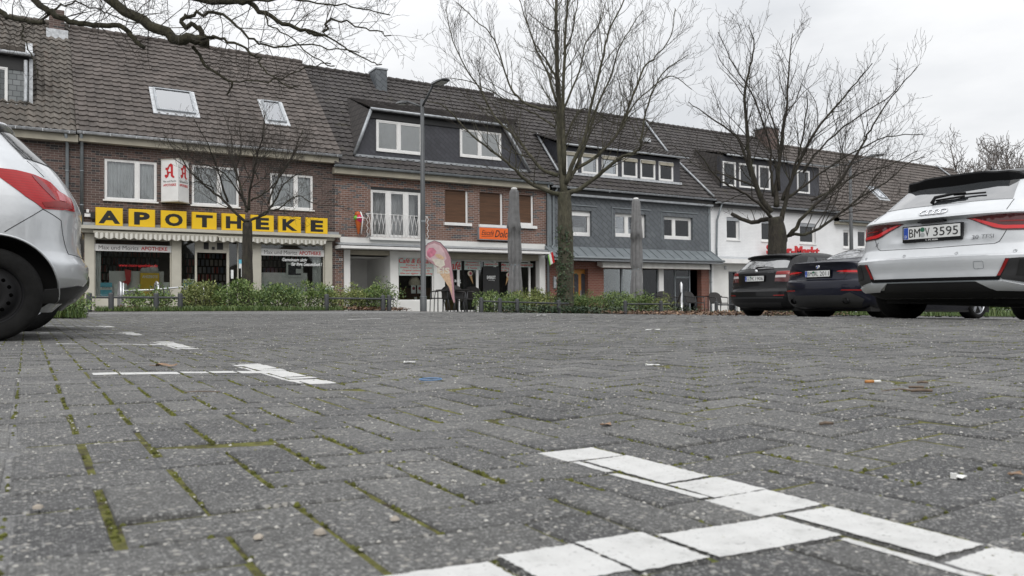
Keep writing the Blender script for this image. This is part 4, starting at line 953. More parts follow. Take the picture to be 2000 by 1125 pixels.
for xx in (dx0, dx1):
    mb = MB(); zk_ = 5.74 + (EO + .04 - rk)*sl; mb.poly([(xx, FV - do, zb - .1), (xx, FV - do, zt + .02), (xx, FV - rk, zk_)]); mb.build('cheek', Mt['slate_dark'], dm)
# seamed canopy
cx0, cx1 = F(1110, 502, .85)[0] - .35, F(1397, 506, .85)[0]; mb = MB()
mb.prism([(X0 - .3, FV - .02, zc1), (X0 - .3, FV - .85, zc0 + .03), (X0 - .3, FV - .85, zc0), (X0 - .3, FV - .02, zc0 - .05)], (X1 + .1 - X0 + .3, 0, 0))
for x in steps(X0, X1, .55): mb.prism([(x, FV - .03, zc1 + .03), (x, FV - .86, zc0 + .06), (x, FV - .86, zc0 + .03), (x, FV - .03, zc1)], (.025, 0, 0))
cn = mb.build('canopy', Mt['metal_roof'], SL); mb = MB(); mb.fb(X0 - .3, X1 + .1, zc0 - .14, zc0 - .01, .6, .87); mb.build('fascia', Mt['zinc'], cn); mb = MB(); mb.tube([(X0 - .32, FV - .92, zc0 + .0), (X1 + .12, FV - .92, zc0 + .0)], .06, 8); mb.build('gutter', Mt['metal_roof'], cn)
zs = zc0 - .14; zg = -1.
mb = MB(); wall(mb, X0, xp(1179), zg, zs, [(xp(1118.5), xp(1148.5), zg, F(1120, 525)[1])], 0, .3); wall(mb, xp(1369), xp(1384.5), zg, zs, [], 0); mb.fb(xp(1369), xp(1369) + .02, zg, zs, -1., 0); mb.fb(xp(1179), xp(1369), F(1180, 523.5)[1], zs, -.3, -.02); mb.build('ground_floor_wall', Mt['brick_red'], SL)
for l, r, q_, o_ in ((1384.5, 1393.5, 0, .03), (1250, 1256, .25, -.04), (1288, 1297, .25, -.04)): mb = MB(); mb.fb(xp(l), xp(r), zg, zs - q_, -.16, o_); mb.build('pillar', Mt['white_frame'], SL)
x0, x1 = xp(1118.5, -.3), xp(1148.5, -.3); dz = F(1120, 525)[1]
mb = MB(); mb.fb(x0 - .2, x1 + .1, zg, dz + .1, -.34, -.28); d_ = mb.build('door', Mt['wood_door'], SL)
for f0, f1, dzz in ((.06, .34, 0), (.52, .78, 0)):
    mb = MB(); a_, b_ = x0 + (x1-x0)*f0, x0 + (x1-x0)*f1; mb.prism([(a_, FV + .277, -.35), (b_, FV + .277, -.35), (b_, FV + .277, dz - .28), ((a_+b_)/2, FV + .277, dz - .2), (a_, FV + .277, dz - .24)], (0, -.006, 0)); mb.build('door_glass', Mt['slate_dark'], d_)
mb = MB(); mb.fb(x0 + (x1-x0)*.44, x0 + (x1-x0)*.47, .3, .8, -.28, -.22); mb.build('door_handle', Mt['zinc'], d_)
aw1 = F(1180, 523)[1]
for l, r, sp_ in ((1179, 1250, (.53,)), (1256, 1288, ()), (1297, 1322, ())): window(SL, xp(l), xp(r), -.75, zs - .25, -.12, sp_, fr=.05, sash=0, frame='pipe', glass='shop_glass', name='shop_window')
sd_ = window(SL, xp(1322), xp(1353), -.9, zs - .25, -.2, (), fr=.08, sash=0, frame='pipe', glass='shop_glass', name='shop_door'); mb = MB(); mb.fb(xp(1324), xp(1351), 1.45, 1.55, -.2, -.15); mb.build('transom', Mt['pipe'], sd_)
inside(SL, xp(1179), xp(1369), -.8, zs, 3., 'interior'); mb = MB(); mb.fb(xp(1258), xp(1286), -.6, .15, -1.6, -1.2); mb.fb(xp(1195), xp(1215), -.6, .1, -1.4, -1.1); mb.build('counter', Mt['berry'], SL)
ax0, az1 = F(1177.5, 510.4, .55); ax1, _ = F(1387, 514.4, .55); az0 = F(1180, 522, .55)[1]
mb = MB(); mb.prism([(ax0, FV - .08, az1), (ax0, FV - .5, az1 - .02), (ax0, FV - .56, az0), (ax0, FV - .5, az0 - .02), (ax0, FV - .08, az1 - .2)], (ax1 - ax0, 0, 0)); mb.build('awning', Mt['awning'], SL)
mb = MB(); mb.fb(xp(1080, .01), xp(1085, .01), .9, 1.45, 0, .08); mb.build('letter_box', Mt['zinc'], SL)

# ---- white house
WH = house('white painted brick house with red shop letters above its shop front', 37)
X0, X1 = 31.62, 42.1
op = [PXR(1419, 423.5, 1444.5, 468), PXR(1487, 429, 1513, 471), PXR(1562, 435, 1593, 475.5)]
zf1 = F(1397, 504.5, .6)[1]; zf0 = F(1397, 513, .6)[1]
mb = MB(); wall(mb, X0, X1, zf1 - .02, 5.55, op, 0, .2); mb.build('wall', Mt['white_brick'], WH); inside(WH, X0 + .1, X1 - .1, zf1 + .2, 5.4, 1.3)
for a_, b_, c_, d_ in op: window(WH, a_, b_, c_, d_, -.13, (), fr=.08, sash=.05, cur='curtain', sill=.05, frame='white_frame'); 
mb = MB()
for a_, b_, c_, d_ in op: mb.fb(a_ + .02, b_ - .02, d_ - .2, d_, -.12, -.05)
mb.build('shutter_box', Mt['zinc'], WH)
mb = MB(); mb.fb(X0 - .1, X1, zf0, zf1, .0, .6); mb.build('canopy', Mt['white_frame'], WH); mb = MB(); mb.prism([(X0 - .1, FV - .6, zf1), (X0 - .1, FV - .02, zf1 + .16), (X0 - .1, FV - .02, zf1)], (X1 - X0 + .1, 0, 0)); mb.build('canopy_sheet', Mt['lead'], WH)
shell(WH, X0, X1, 5.5, 10.88, Mt['white_brick']); mb = MB(); mb.fb(X0, X1, 5.35, 5.5, .02, .3); mb.build('soffit', Mt['black'], WH)
tiles(WH, X0 + .06, X1, EO + .04, 5.6, -5, 10.88, .3, .33, Mt['roof_b'], .032, seed=9); gutter(WH, X0 + .05, X1, EO + .08, 5.55, 'zinc'); ridge(WH, X0, X1, -5, 10.9, Mt['roof_b'])
x_, z_ = F(1410, 398, .4); pipe(WH, [(x_, .4, 5.5), (F(1398, 430)[0], .1, F(1398, 430)[1]), (F(1397, 460)[0], .09, 3.2), (F(1397, 460)[0], .09, zf1 + .1)], .055); pipe(WH, [(X0 - .05, .08, zf0), (X0 - .05, .08, -.9)], .06)
mb = MB(); wall(mb, X0, X1, -1.2, zf0, [(xp(1423), xp(1441), -1.2, F(1423, 530)[1]), (xp(1455), xp(1600), -1.2, F(1423, 530)[1])], -.02, .25); mb.build('ground_floor_wall', Mt['white_wall'], WH); inside(WH, xp(1415), X1 - .1, -1, zf0, 3., 'dark_gap')
for l, r in ((1423, 1441), (1455, 1600)): window(WH, xp(l), xp(r), -.9, F(1423, 530)[1], -.15, (.5,) if l > 1450 else (), fr=.06, sash=0, frame='pipe', glass='shop_glass', name='shop_window')
mb = MB(); x, z = F(1416.5, 523); mb.fb(x - .07, x + .07, z - .09, z + .09, 0, .03); nb = mb.build('house_number', Mt['zinc'], WH); ftext('lettering', '13', Mt['white_frame'], nb, x - .05, x + .05, z - .055, z + .055, .03)
sl = (10.88 - 5.6)/(EO + .04 + 5); RP = lambda x, y: Vector(RPT(x, y, EO + .04, 5.6, sl))
a0 = RP(1412, 368); do = FV - a0.y; zb = 5.6 + (EO + .04 - do)*sl
dx0, dx1 = F(1408, 340, do)[0], F(1600, 360, do)[0]; zt = F(1424, 304, do + .2)[1]
mb = MB(); mb.fb(dx0 + .0, dx1, zb - .05, zt, do - .3, do); dm = mb.build('dormer', Mt['slate_dark'], WH)
for l, r in ((1411, 1436), (1443, 1476), (1481, 1503), (1556, 1580)):
    x0, x1 = F(l, 340, do)[0], F(r, 340, do)[0]; w_ = window(dm, x0, x1, zb + .15, zt - .3, do + .05, (), fr=.07, sash=.03, dep=.05); mb = MB(); mb.fb(x0 + .06, x1 - .06, zb + .2, zt - .4, do + .001, do + .004); mb.build('curtain', Mt['curtain'], w_)
mb = MB(); mb.tube([(dx0 + .2, FV - do - .3, zt + .03), (dx1 + .3, FV - do - .3, zt + .03)], .055, 8); mb.build('gutter', Mt['zinc'], dm)
rk = do - 2.6; zk_ = 5.6 + (EO + .04 - rk)*sl; tiles(dm, dx0 + .25, dx1 + .25, do + .3, zt + .06, rk, zk_ + .06, .3, .3, Mt['roof_b'], .022, 'wave', 'dormer_roof', xr=(RP(1329, 268).x, dx1 + .2), seed=10)
mb = MB(); mb.poly([(dx0 - .15, FV - do, zb - .1), (dx0 + .2, FV - do, zt + .04), (RP(1329, 268).x, FV - rk, zk_ + .08)]); mb.build('cheek', Mt['cheek'], dm)
x0, x1 = F(1498, 265, -4.2)[0], F(1521, 265, -4.2)[0]; z1 = F(1498, 249, -4.2)[1]; mb = MB(); mb.fb(x0, x1, 9.3, z1, -5.2, -4.2); ch = mb.build('chimney', Mt['brick_pharm'], WH); mb = MB(); mb.fb(x0 - .05, x1 + .05, z1, z1 + .08, -5.25, -4.15); mb.fb(x0 - .1, x1 + .1, 9.5, 9.75, -4.4, -4.1); mb.build('chimney_cap', Mt['zinc'], ch)
t = thing('shop_lettering', 'red raised shop letters standing on the canopy of the white house', 'sign', (36, FV - .4, zf1))
lx0, lz1 = F(1497.5, 477.5, .45); lx1 = F(1600, 480, .45)[0]
ftext('lettering', 'Super-Markt', Mt['red_letter'], t, lx0, lx1, lz1 - .72, lz1, .40, bold=.03, ext=.08)
mb = MB(); mb.fb(lx0, lx1, zf1 + .05, zf1 + .09, .36, .4); mb.fb(lx0 + .5, lx0 + .54, zf1, lz1 - .7, .36, .4); mb.fb(lx1 - .5, lx1 - .46, zf1, lz1 - .7, .36, .4); mb.build('rail', Mt['zinc'], t)

# ---- last house on the right
LH = house('lower-eaved pale house at the right end of the row, skylights in its long roof', 50)
X0, X1 = 42.1, 64.
op = [PXR(1647, 449, 1662, 484), PXR(1675, 448, 1694, 484), PXR(1712, 452, 1728, 486)]
mb = MB(); wall(mb, X0, X1, -1.5, 5.05, op, 0, .2); mb.build('wall', Mt['white_brick'], LH); inside(LH, X0 + .1, X1 - .1, 0, 5, 1.3)
for o_ in op: window(LH, *o_, -.1, (), fr=.09, sash=.04, cur='curtain', sill=.05)
shell(LH, X0, X1, 5.05, 10.62, Mt['white_brick']); mb = MB(); mb.fb(X0, X1, 4.85, 5., .02, .35); mb.build('soffit', Mt['soffit'], LH)
tiles(LH, X0 - .05, X1, EO + .04, 5.12, -5, 10.62, .32, .36, Mt['roof_a'], .024, seed=12); gutter(LH, X0, X1, EO + .08, 5.06, 'pipe'); ridge(LH, X0, X1, -5, 10.64, Mt['roof_a'])
sl = (10.62 - 5.12)/(EO + .04 + 5)
skylight(LH, ((1698, 367), (1712, 368), (1730, 389), (1714, 388)), EO + .04, 5.12, sl); 
RP = lambda x, y: Vector(RPT(x, y, EO + .04, 5.12, sl)); strip_on_roof(LH, (1826, 325), (1862, 352))
# ------------------------------------------------------------------ trees
def bark_mat(name, c1, c2, sc=14):
    m, n, b = nt(name); t = coord(n); b.inputs['Roughness'].default_value = .9
    mp = n.nodes.new('ShaderNodeMapping'); mp.inputs['Scale'].default_value = (1, 1, .35); n.links.new(t, mp.inputs[0])
    f = noise(n, mp.outputs[0], sc, 6, .7)
    c = ramp(n, f, [(.35, c1), (.65, c2)])
    c = mix(n, ramp(n, noise(n, t, 3, 4), [(.5, 0.), (.7, .5)]), c, (.062,.064,.036))
    n.links.new(c, b.inputs['Base Color']); bump(n, b, noise(n, mp.outputs[0], sc*2.5, 5, .75), 1., .03); return m
Mt['bark'] = bark_mat('grey_green_bark', (.038,.036,.025), (.105,.098,.066)); Mt['bark_dark'] = bark_mat('dark_bark', (.018,.016,.013), (.058,.05,.038)); Mt['bark_moss'] = bark_mat('mossy_bark', (.020,.019,.012), (.075,.068,.038), 26)
Mt['twig'] = mat('brown_twigs', (.052,.044,.036), .9, var=.3, vs=9); Mt['twig_far'] = mat('hazed_far_twigs', (.15,.135,.125), .9, var=.2)  # far twigs get a paler colour that stands in for haze
def rv(r): return Vector((r.gauss(0,1), r.gauss(0,1), r.gauss(0,1)))
class Tree:
    def __init__(s, seed): s.r = random.Random(seed); s.limb = MB(); s.twig = MB(); s.n = 0
    def smooth(s, pts, rads, sub=3, wob=.0):
        """Catmull-Rom through the given points"""
        P_ = [2*pts[0] - pts[1]] + pts + [2*pts[-1] - pts[-2]]; o, ro = [], []
        for i in range(1, len(P_) - 2):
            a, b, c, d = P_[i-1:i+3]
            for q in range(sub):
                t = q/sub
                o.append(.5*((2*b) + (c - a)*t + (2*a - 5*b + 4*c - d)*t*t + (3*b - a - 3*c + d)*t**3) + rv(s.r)*wob*(1 if o else 0)); ro.append(rads[i-1]*(1-t) + rads[i]*t)
        return o + [pts[-1]], ro + [rads[-1]]
    def grow(s, p, d, L, r, lev, up=.25, spread=.75, wig=.22, gap=.2, maxlev=3, flat=None):
        """one wandering shoot with its side shoots"""
        rr = s.r; n = max(3, min(9, int(L/.16))); st = L/n; pts = [p]; rads = [r]; d = d.normalized()
        for i in range(n):
            d = (d + rv(rr)*wig*.6 + Vector((0,0,up*.22))).normalized(); pts.append(pts[-1] + d*st); rads.append(max(s.minr, r*(1 - .75*(i + 1)/n)))
        (s.limb if r > s.thick else s.twig).tube(pts, rads, 5 if r > s.thick else 3, caps=False)
        s.n += 1
        if lev < maxlev: s.side(pts, rads, lev, up, spread, wig, gap, maxlev, L)
        return pts
    def side(s, pts, rads, lev, up, spread, wig, gap, maxlev, L, start=.2):
        rr = s.r; tot = sum((b - a).length for a, b in zip(pts, pts[1:])); x = tot*start + rr.uniform(0, gap); sgn = rr.choice((-1, 1))
        acc = 0.
        for i in range(len(pts) - 1):
            seg = pts[i+1] - pts[i]; l = seg.length
            while x < acc + l:
                t = (x - acc)/l; q = pts[i] + seg*t; dd = seg.normalized()
                o = rv(rr); o = (o - dd*o.dot(dd)); o = o.normalized() if o.length > 1e-4 else dd.orthogonal()
                o = (o + Vector((0,0,.35))).normalized()
                nd = dd*(1 - spread*rr.uniform(.5, .95)) + o*spread*rr.uniform(.7, 1.1)
                frac = x/tot; ln = max(s.minl, tot*rr.uniform(.28, .5)*(1.15 - .75*frac)) if lev < 1 else max(s.minl, tot*rr.uniform(.3, .55)*(1.1 - .7*frac))
                ln = min(ln, s.maxl/(1 + lev*.75))
                s.grow(q, nd, ln, max(s.minr, min((rads[i]*(1-t) + rads[i+1]*t)*.46, s.maxr)), lev + 1, up, spread, wig, gap*s.gapf, maxlev)
                x += gap*rr.uniform(.5, 1.5)
            acc += l
    minr, thick, minl, maxl, maxr, gapf = .0038, .012, .25, 2.2, .016, .8
    def build(s, root, bark, twig):
        if s.limb.v: s.limb.build('branch', bark, root)
        s.twig.build('crown', twig, root)
def tree_px(name, label, dep, trunk, limbs, seed, bark, group, dj=.9, gap=.32, tw='twig', maxlev=3, up=.3, **kw):
    """trunk and main limbs read as (px, py, radius in px) at the tree's own depth; limbs also spread in depth"""
    T = Tree(seed); k = dep/FPX
    for a_, b_ in kw.items(): setattr(T, a_, b_)
    rr = random.Random(seed + 5)
    fwd = Vector((.52064, .8536, .0173))
    base = AZ(trunk[0][0], trunk[0][1], dep); g = gz(base.x, base.y)
    root = thing(name, label, 'tree', (base.x, base.y, g), group)
    pts = [Vector((base.x, base.y, g - .1))] + [AZ(x, y, dep) for x, y, _ in trunk]; rads = [trunk[0][2]*k*1.25] + [r*k for _, _, r in trunk]
    if pts[1].z < pts[0].z + .1: pts = [pts[0]] + pts[2:]; rads = [rads[0]] + rads[2:]
    o, ro = T.smooth(pts, rads, 5, .006); mb = MB(); mb.tube(o, ro, 14)
    tr = mb.build('trunk', Mt[bark], root)
    for L in limbs:
        z1 = rr.uniform(-1, 1)*dj; m = len(L); P_ = []
        for i, (x, y, r) in enumerate(L):
            f_ = i/(m - 1); off = z1*(f_**1.2)*k*FPX/25*2.2
            P_.append(AZ(x, y, dep) + fwd*off)
        Rd = [max(r*k*.78, .006) for _, _, r in L]
        o, ro = T.smooth(P_, Rd, 4, .012)
        T.limb.tube(o, ro, 8, caps=True)
        T.side(o, ro, 0, up, kw.get('spread', .68), .24, gap, maxlev, 1, start=.14)
    T.build(root, Mt[bark], Mt[tw]); return root, T.n
def rd(L, r0, r1=.9): n = len(L); return [(x, y, r0 + (r1 - r0)*(i/(n-1))**.7) for i, (x, y) in enumerate(L)]

def cp(off, s): return lambda L: [(off[0] + x/s, off[1] + y/s) for x, y in L]
q = cp((820, 0), 2.813)
L2 = [rd(q([(795,1080),(770,800),(768,640),(765,440),(755,150),(757,-40),(760,-300)]), 10, 3),
      rd(q([(792,960),(785,560),(790,260),(800,90),(782,-200)]), 6, 1.5), rd(q([(800,1010),(840,900),(905,750),(930,600),(985,380),(1020,220),(1100,60),(1150,-150)]), 7, 1),
      rd(q([(820,985),(860,930),(980,850),(1080,740),(1160,560),(1240,360),(1290,310),(1390,180),(1420,20)]), 6), rd(q([(810,1060),(880,1040),(1000,950),(1080,890),(1170,855),(1185,800),(1215,620),(1280,480),(1400,400)]), 7),
      rd(q([(860,920),(930,740),(985,560),(1060,400),(1110,230),(1190,90),(1260,-20)]), 4), rd(q([(1100,720),(1170,580),(1300,450),(1420,380),(1540,440)]), 2.6),
      rd(q([(775,1075),(690,1050),(580,1000),(520,950),(430,880),(300,790),(170,660),(80,640)]), 6.5), rd(q([(760,965),(660,920),(570,800),(480,700),(400,620),(340,490),(250,350),(170,180),(130,0)]), 5.5),
      rd(q([(750,610),(600,580),(520,510),(470,400),(410,220),(330,130),(200,10)]), 4.2), rd(q([(750,560),(700,390),(650,280),(590,100),(540,-60)]), 3.6), rd(q([(755,450),(690,300),(640,200),(600,60),(580,-120)]), 3.4),
      rd(q([(765,170),(720,130),(660,40),(600,-60)]), 2.4), rd(q([(785,300),(830,210),(860,60),(880,-80)]), 2.4), rd(q([(790,600),(880,380),(920,200),(1010,60),(1050,-80)]), 3), rd(q([(745,700),(640,620),(520,560),(380,470),(250,400),(130,370)]), 2.6), rd(q([(780,820),(870,610),(960,580),(1100,640),(1200,600),(1350,570)]), 2.6)]
DEP2 = .52064*14.2 + .8536*20.3
tree2, n2 = tree_px('bare_tree', 'tall bare tree with ivy on its trunk, in front of the slate-clad house', DEP2, [(1104, 600, 17), (1105, 520, 15.5), (1104, 450, 15), (1103, 400, 13.5), (1102, 375, 13)], L2, 21, 'bark', 'bare trees round the car park', dj=1., gap=.27, up=.5, spread=.62)
q3 = cp((1350, 40), 2.557)
L3 = [rd(q3([(425,930),(430,830),(460,640),(500,400),(520,200),(545,30)]), 7.5), rd(q3([(400,960),(330,850),(290,700),(275,560),(260,350),(285,240),(300,130),(270,40)]), 8), rd(q3([(415,1010),(380,990),(330,1000),(250,950)]), 6.5, 5), rd(q3([(400,985),(340,930),(250,880),(150,840),(80,820),(0,740),(-60,700)]), 4.5),
      rd(q3([(300,780),(240,580),(110,460),(20,370)]), 4), rd(q3([(450,1000),(470,900),(500,780),(600,570),(720,420),(790,330),(860,240)]), 6.5), rd(q3([(440,1120),(470,1105),(500,1070),(610,1060),(760,960),(880,870),(1000,800),(1120,700),(1210,670)]), 6.5), rd(q3([(490,1075),(520,1030),(560,960),(700,820),(800,640),(830,560),(900,430),(1000,300)]), 6),
      rd(q3([(470,900),(540,840),(620,780),(760,680),(930,600),(1100,590)]), 4), rd(q3([(455,900),(490,780),(520,640),(530,480),(510,400)]), 4.5), rd(q3([(410,880),(390,740),(380,640),(290,400),(190,260),(100,100)]), 4), rd(q3([(440,850),(450,600),(420,400),(430,240)]), 4), rd(q3([(560,760),(640,640),(800,500),(960,400),(1030,330)]), 3), rd(q3([(320,830),(200,760),(90,700),(-20,560)]), 3), rd(q3([(600,900),(720,840),(850,760),(1000,720),(1160,640)]), 3.4)]
DEP3 = 22.5
tree3, n3 = tree_px('bare_tree', 'spreading bare tree behind the dark parked cars, by the red shop letters', DEP3, [(1515, 590, 20), (1518, 500, 18), (1518, 455, 17), (1514, 425, 13)], L3, 33, 'bark_dark', 'bare trees round the car park', dj=1.1, gap=.26, up=.42)
q1 = cp((400, 280), 3.31)
L1 = [rd(q1([(275,505),(250,490),(150,380),(60,290),(0,230),(-60,120),(-130,0)]), 5), rd(q1([(275,440),(265,400),(240,290),(215,180),(245,60),(250,-110)]), 4.2), rd(q1([(285,430),(300,360),(340,240),(390,100),(440,0),(470,-150)]), 4.2), rd(q1([(285,510),(300,490),(370,455),(430,360),(480,250),(560,180),(700,120)]), 4.6), rd(q1([(350,470),(400,440),(480,420),(600,340),(700,390),(860,400)]), 2.6),
      rd(q1([(150,380),(130,260),(120,150),(110,50),(60,-90)]), 2.8), rd(q1([(265,400),(190,250),(140,190),(40,150),(-70,60)]), 2.2), rd(q1([(410,390),(470,200),(540,60),(600,-80)]), 2.4), rd(q1([(300,370),(380,340),(460,290),(560,180),(640,60),(700,-40)]), 2.4), rd(q1([(345,230),(300,100),(340,-40),(330,-240)]), 2), rd(q1([(230,260),(170,120),(150,-60),(80,-220)]), 2), rd(q1([(60,290),(-40,250),(-100,260)]), 1.8)]
tree1, n1 = tree_px('bare_tree', 'small round-headed bare tree standing in the bushes before the pharmacy', 24.5, [(483, 600, 13), (483, 552, 11), (483, 480, 9.5), (483, 435, 9)], L1, 44, 'bark_dark', 'bare trees round the car park', dj=.8, gap=.17, maxl=1.3)
# big limb reaching in from a tree just left of the frame
q0 = lambda L: [(x/2.5, y/2.5) for x, y in L]
pre = [(-420, -260), (-250, -250), (-60, -170), (110, -90)]
L0 = [[(x, y, 24 - 2.4*i) for i, (x, y) in enumerate(pre)] + [(x, y, r) for (x, y), r in zip(q0([(530,0),(700,100),(850,190),(950,205),(1000,210),(1016,232)]), (12.5,13,13,12.5,12.5,11.5))],
      rd(q0([(985,205),(985,165),(950,130),(890,125),(900,85),(960,62),(1070,65),(1150,130),(1230,190),(1330,225),(1450,215),(1600,230),(1750,250)]), 8, 1.2), rd(q0([(1000,175),(1050,185),(1150,215),(1260,280),(1300,350),(1400,420),(1470,440)]), 5, 1.2), rd(q0([(940,225),(1000,310),(1100,380),(1115,405),(1080,445)]), 4.5, 2),
      [(-250, -250, 12), (-80, -120, 10)] + rd(q0([(165,0),(250,60),(340,100),(450,120),(590,130),(640,170),(710,235)]), 8.5, 5.5), [(-300, -120, 9), (-120, -20, 8)] + rd(q0([(-20,45),(60,95),(170,120),(240,125)]), 7, 5), rd(q0([(200,110),(240,65),(300,15),(400,5),(470,40),(560,60),(700,110)]), 3.4, 1),
      [(-60, -170, 13), (120, -120, 12), (300, -40, 11)] + rd(q0([(970,-5),(1080,10),(1200,5),(1290,60),(1400,110),(1500,145),(1570,160),(1590,90),(1650,80),(1800,125),(1900,150)]), 9.5, 1.2), rd(q0([(1500,145),(1620,180),(1700,230),(1800,290),(1850,290)]), 3, 1), rd(q0([(1200,5),(1400,-10),(1600,20),(1750,30),(1900,60)]), 3.4, 1), rd(q0([(105,118),(120,180),(150,230),(190,300),(230,400)]), 2, .8), rd(q0([(1290,60),(1330,140),(1430,190),(1560,300),(1640,330)]), 2.4, .9), rd(q0([(850,190),(760,130),(640,60),(600,-40)]), 2.2, .9), rd(q0([(1115,395),(1300,400),(1450,330),(1600,290)]), 1.8, .8)]
tree0, n0 = tree_px('bare_tree', 'old knotty tree beyond the left edge, its heavy mossy limbs hanging in from above', 8., [(-520, 640, 62), (-520, 400, 52), (-500, 100, 46), (-470, -150, 40), (-420, -260, 34)], L0, 55, 'bark_moss', 'bare trees round the car park', dj=.35, gap=.10, minr=.0016, thick=.006, minl=.08, maxl=.5, maxr=.006, up=-.05)
print('twigs', n0, n1, n2, n3)
# trees beyond the roofs on the right
def far_tree(px, pb, pt, dep, seed, label, w=1.):
    T = Tree(seed); T.minr, T.thick, T.minl, T.maxl, T.maxr, T.gapf = .022, .06, .8, 5., .08, .8
    b = AZ(px, pb, dep); t = AZ(px, pt, dep); g = gz(b.x, b.y); root = thing('bare_tree', label, 'tree', (b.x, b.y, g), 'bare trees beyond the roofs')
    H_ = t.z - g; mb = MB(); o, ro = T.smooth([Vector((b.x, b.y, g)), Vector((b.x + .1, b.y, g + H_*.2)), Vector((b.x, b.y, g + H_*.38))], [H_*.026, H_*.02, H_*.016], 4); mb.tube(o, ro, 10); mb.build('trunk', Mt['bark_dark'], root)
    rr = random.Random(seed)
    for i in range(20):
        a_ = i*2.4 + rr.uniform(-.4, .4); el = rr.uniform(.5, 1.4); st = o[-1] - Vector((0, 0, rr.uniform(0, H_*.14)))
        pts = [st]; d = Vector((math.cos(a_)*math.cos(el), math.sin(a_)*math.cos(el), math.sin(el))); L_ = H_*rr.uniform(.45, .62)*w
        for q_ in range(7): d = (d + rv(rr)*.12 + Vector((0,0,.05))).normalized(); pts.append(pts[-1] + d*L_/7)
        rads = [H_*.010*(1 - .8*q_/7) for q_ in range(8)]; T.limb.tube(pts, rads, 5); T.side(pts, rads, 0, .25, .8, .25, .62, 3, 1, start=.12)
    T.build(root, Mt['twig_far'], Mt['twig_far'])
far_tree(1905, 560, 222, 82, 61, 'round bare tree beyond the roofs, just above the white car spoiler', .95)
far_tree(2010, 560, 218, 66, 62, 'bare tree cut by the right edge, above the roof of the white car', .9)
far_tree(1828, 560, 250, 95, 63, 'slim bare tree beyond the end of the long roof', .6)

# ------------------------------------------------------------------ bushes, grass, ivy, leaf litter
def leaf_mat(name, c1, c2, c3):
    m, n, b = nt(name); g = n.nodes.new('ShaderNodeNewGeometry'); b.inputs['Roughness'].default_value = .55
    n.links.new(ramp(n, g.outputs['Random Per Island'], [(.1, c1), (.55, c2), (.95, c3)]), b.inputs['Base Color'])
    b.inputs['Subsurface Weight'].default_value = 0; return m
Mt['leaf'] = leaf_mat('bush_leaves', (.045,.088,.022), (.12,.19,.045), (.24,.30,.10)); Mt['leaf_b'] = leaf_mat('yellow_green_leaves', (.07,.10,.025), (.18,.22,.06), (.32,.34,.13)); Mt['leaf_c'] = leaf_mat('olive_leaves', (.04,.085,.025), (.11,.17,.045), (.21,.27,.09)); Mt['leaf_dark'] = leaf_mat('ivy_leaves', (.012,.032,.012), (.030,.058,.022), (.065,.095,.04)); Mt['blade'] = leaf_mat('grass_blades', (.04,.085,.015), (.075,.13,.025), (.13,.17,.045))
Mt['litter'] = leaf_mat('fallen_leaves', (.07,.035,.018), (.16,.085,.045), (.27,.17,.10)); Mt['stem'] = mat('bush_stems', (.06,.045,.03), .9, var=.3)
def leaf(mb, p, d, up_, L, w):
    d = d.normalized(); s_ = d.cross(up_); s_ = s_.normalized() if s_.length > 1e-4 else d.orthogonal().normalized(); n_ = s_.cross(d)
    a_ = p; c_ = p + d*L; m_ = p + d*L*.5 + n_*L*.08
    mb.add([a_, m_ + s_*w, c_, m_ - s_*w], [(0, 1, 2, 3)])
def bush(label, x, y, w, dp_, h, seed, n=1500, L=.055, m='leaf', cl=28, group='bushes in the planting beds'):
    rr = random.Random(seed); g = gz(x, y) + .02; root = thing('bush', label, 'bush', (x, y, g), group); mb = MB(); st = MB()
    cs = []
    for i in range(cl):
        a_, b_ = rr.uniform(-1, 1), rr.uniform(-1, 1); hh = h*rr.uniform(.5, 1.0)*(1 - .3*a_*a_)*rr.choice((1, 1, .8, 1.12))
        cs.append((Vector((x + a_*w/2, y + b_*dp_/2, g + hh)), rr.uniform(.12, .24)*h**.5)); b0 = Vector((x + a_*w*.4, y + b_*dp_*.3, g)); md = (b0 + cs[-1][0])/2 + rv(rr)*.05
        st.tube([b0, md, cs[-1][0] + Vector((0, 0, .06))], [.009, .006, .003], 4)
    for i in range(n):
        if rr.random() < .62: c_, r_ = rr.choice(cs); o_ = rv(rr).normalized()*r_*rr.random()**.4; p = c_ + Vector((o_.x*1.3, o_.y*1.1, o_.z))
        else: p = Vector((x + rr.uniform(-.5, .5)*w, y + rr.uniform(-.5, .5)*dp_, g + h*rr.uniform(.02, .75))); o_ = rv(rr)
        d = (o_.normalized()*.8 + rv(rr)*.5 + Vector((0, 0, .5))); leaf(mb, p, d, rv(rr), L*rr.uniform(.6, 1.35), L*.26*rr.uniform(.7, 1.3))
    st.build('stem', Mt['stem'], root); mb.build('foliage', Mt[m], root); return root
def bed(x0, x1, y0, y1): 
    mb = MB()
    for a_, b_ in zip(steps(x0, x1, .5), steps(x0, x1, .5)[1:]): mb.quad(*[(x, y, gz(x, y) + .03) for x, y in ((a_, y0), (b_, y0), (b_, y1), (a_, y1))])
    tag(mb.build('planting_bed', Mt['soil']), kind='structure')
VB = 21.4
def xb(px, v=VB): return AV(px, 600, v)[0]
bed(xb(110), xb(772), 19.9, 22.6); bed(xb(930), xb(1318), 19.2, 22.0)
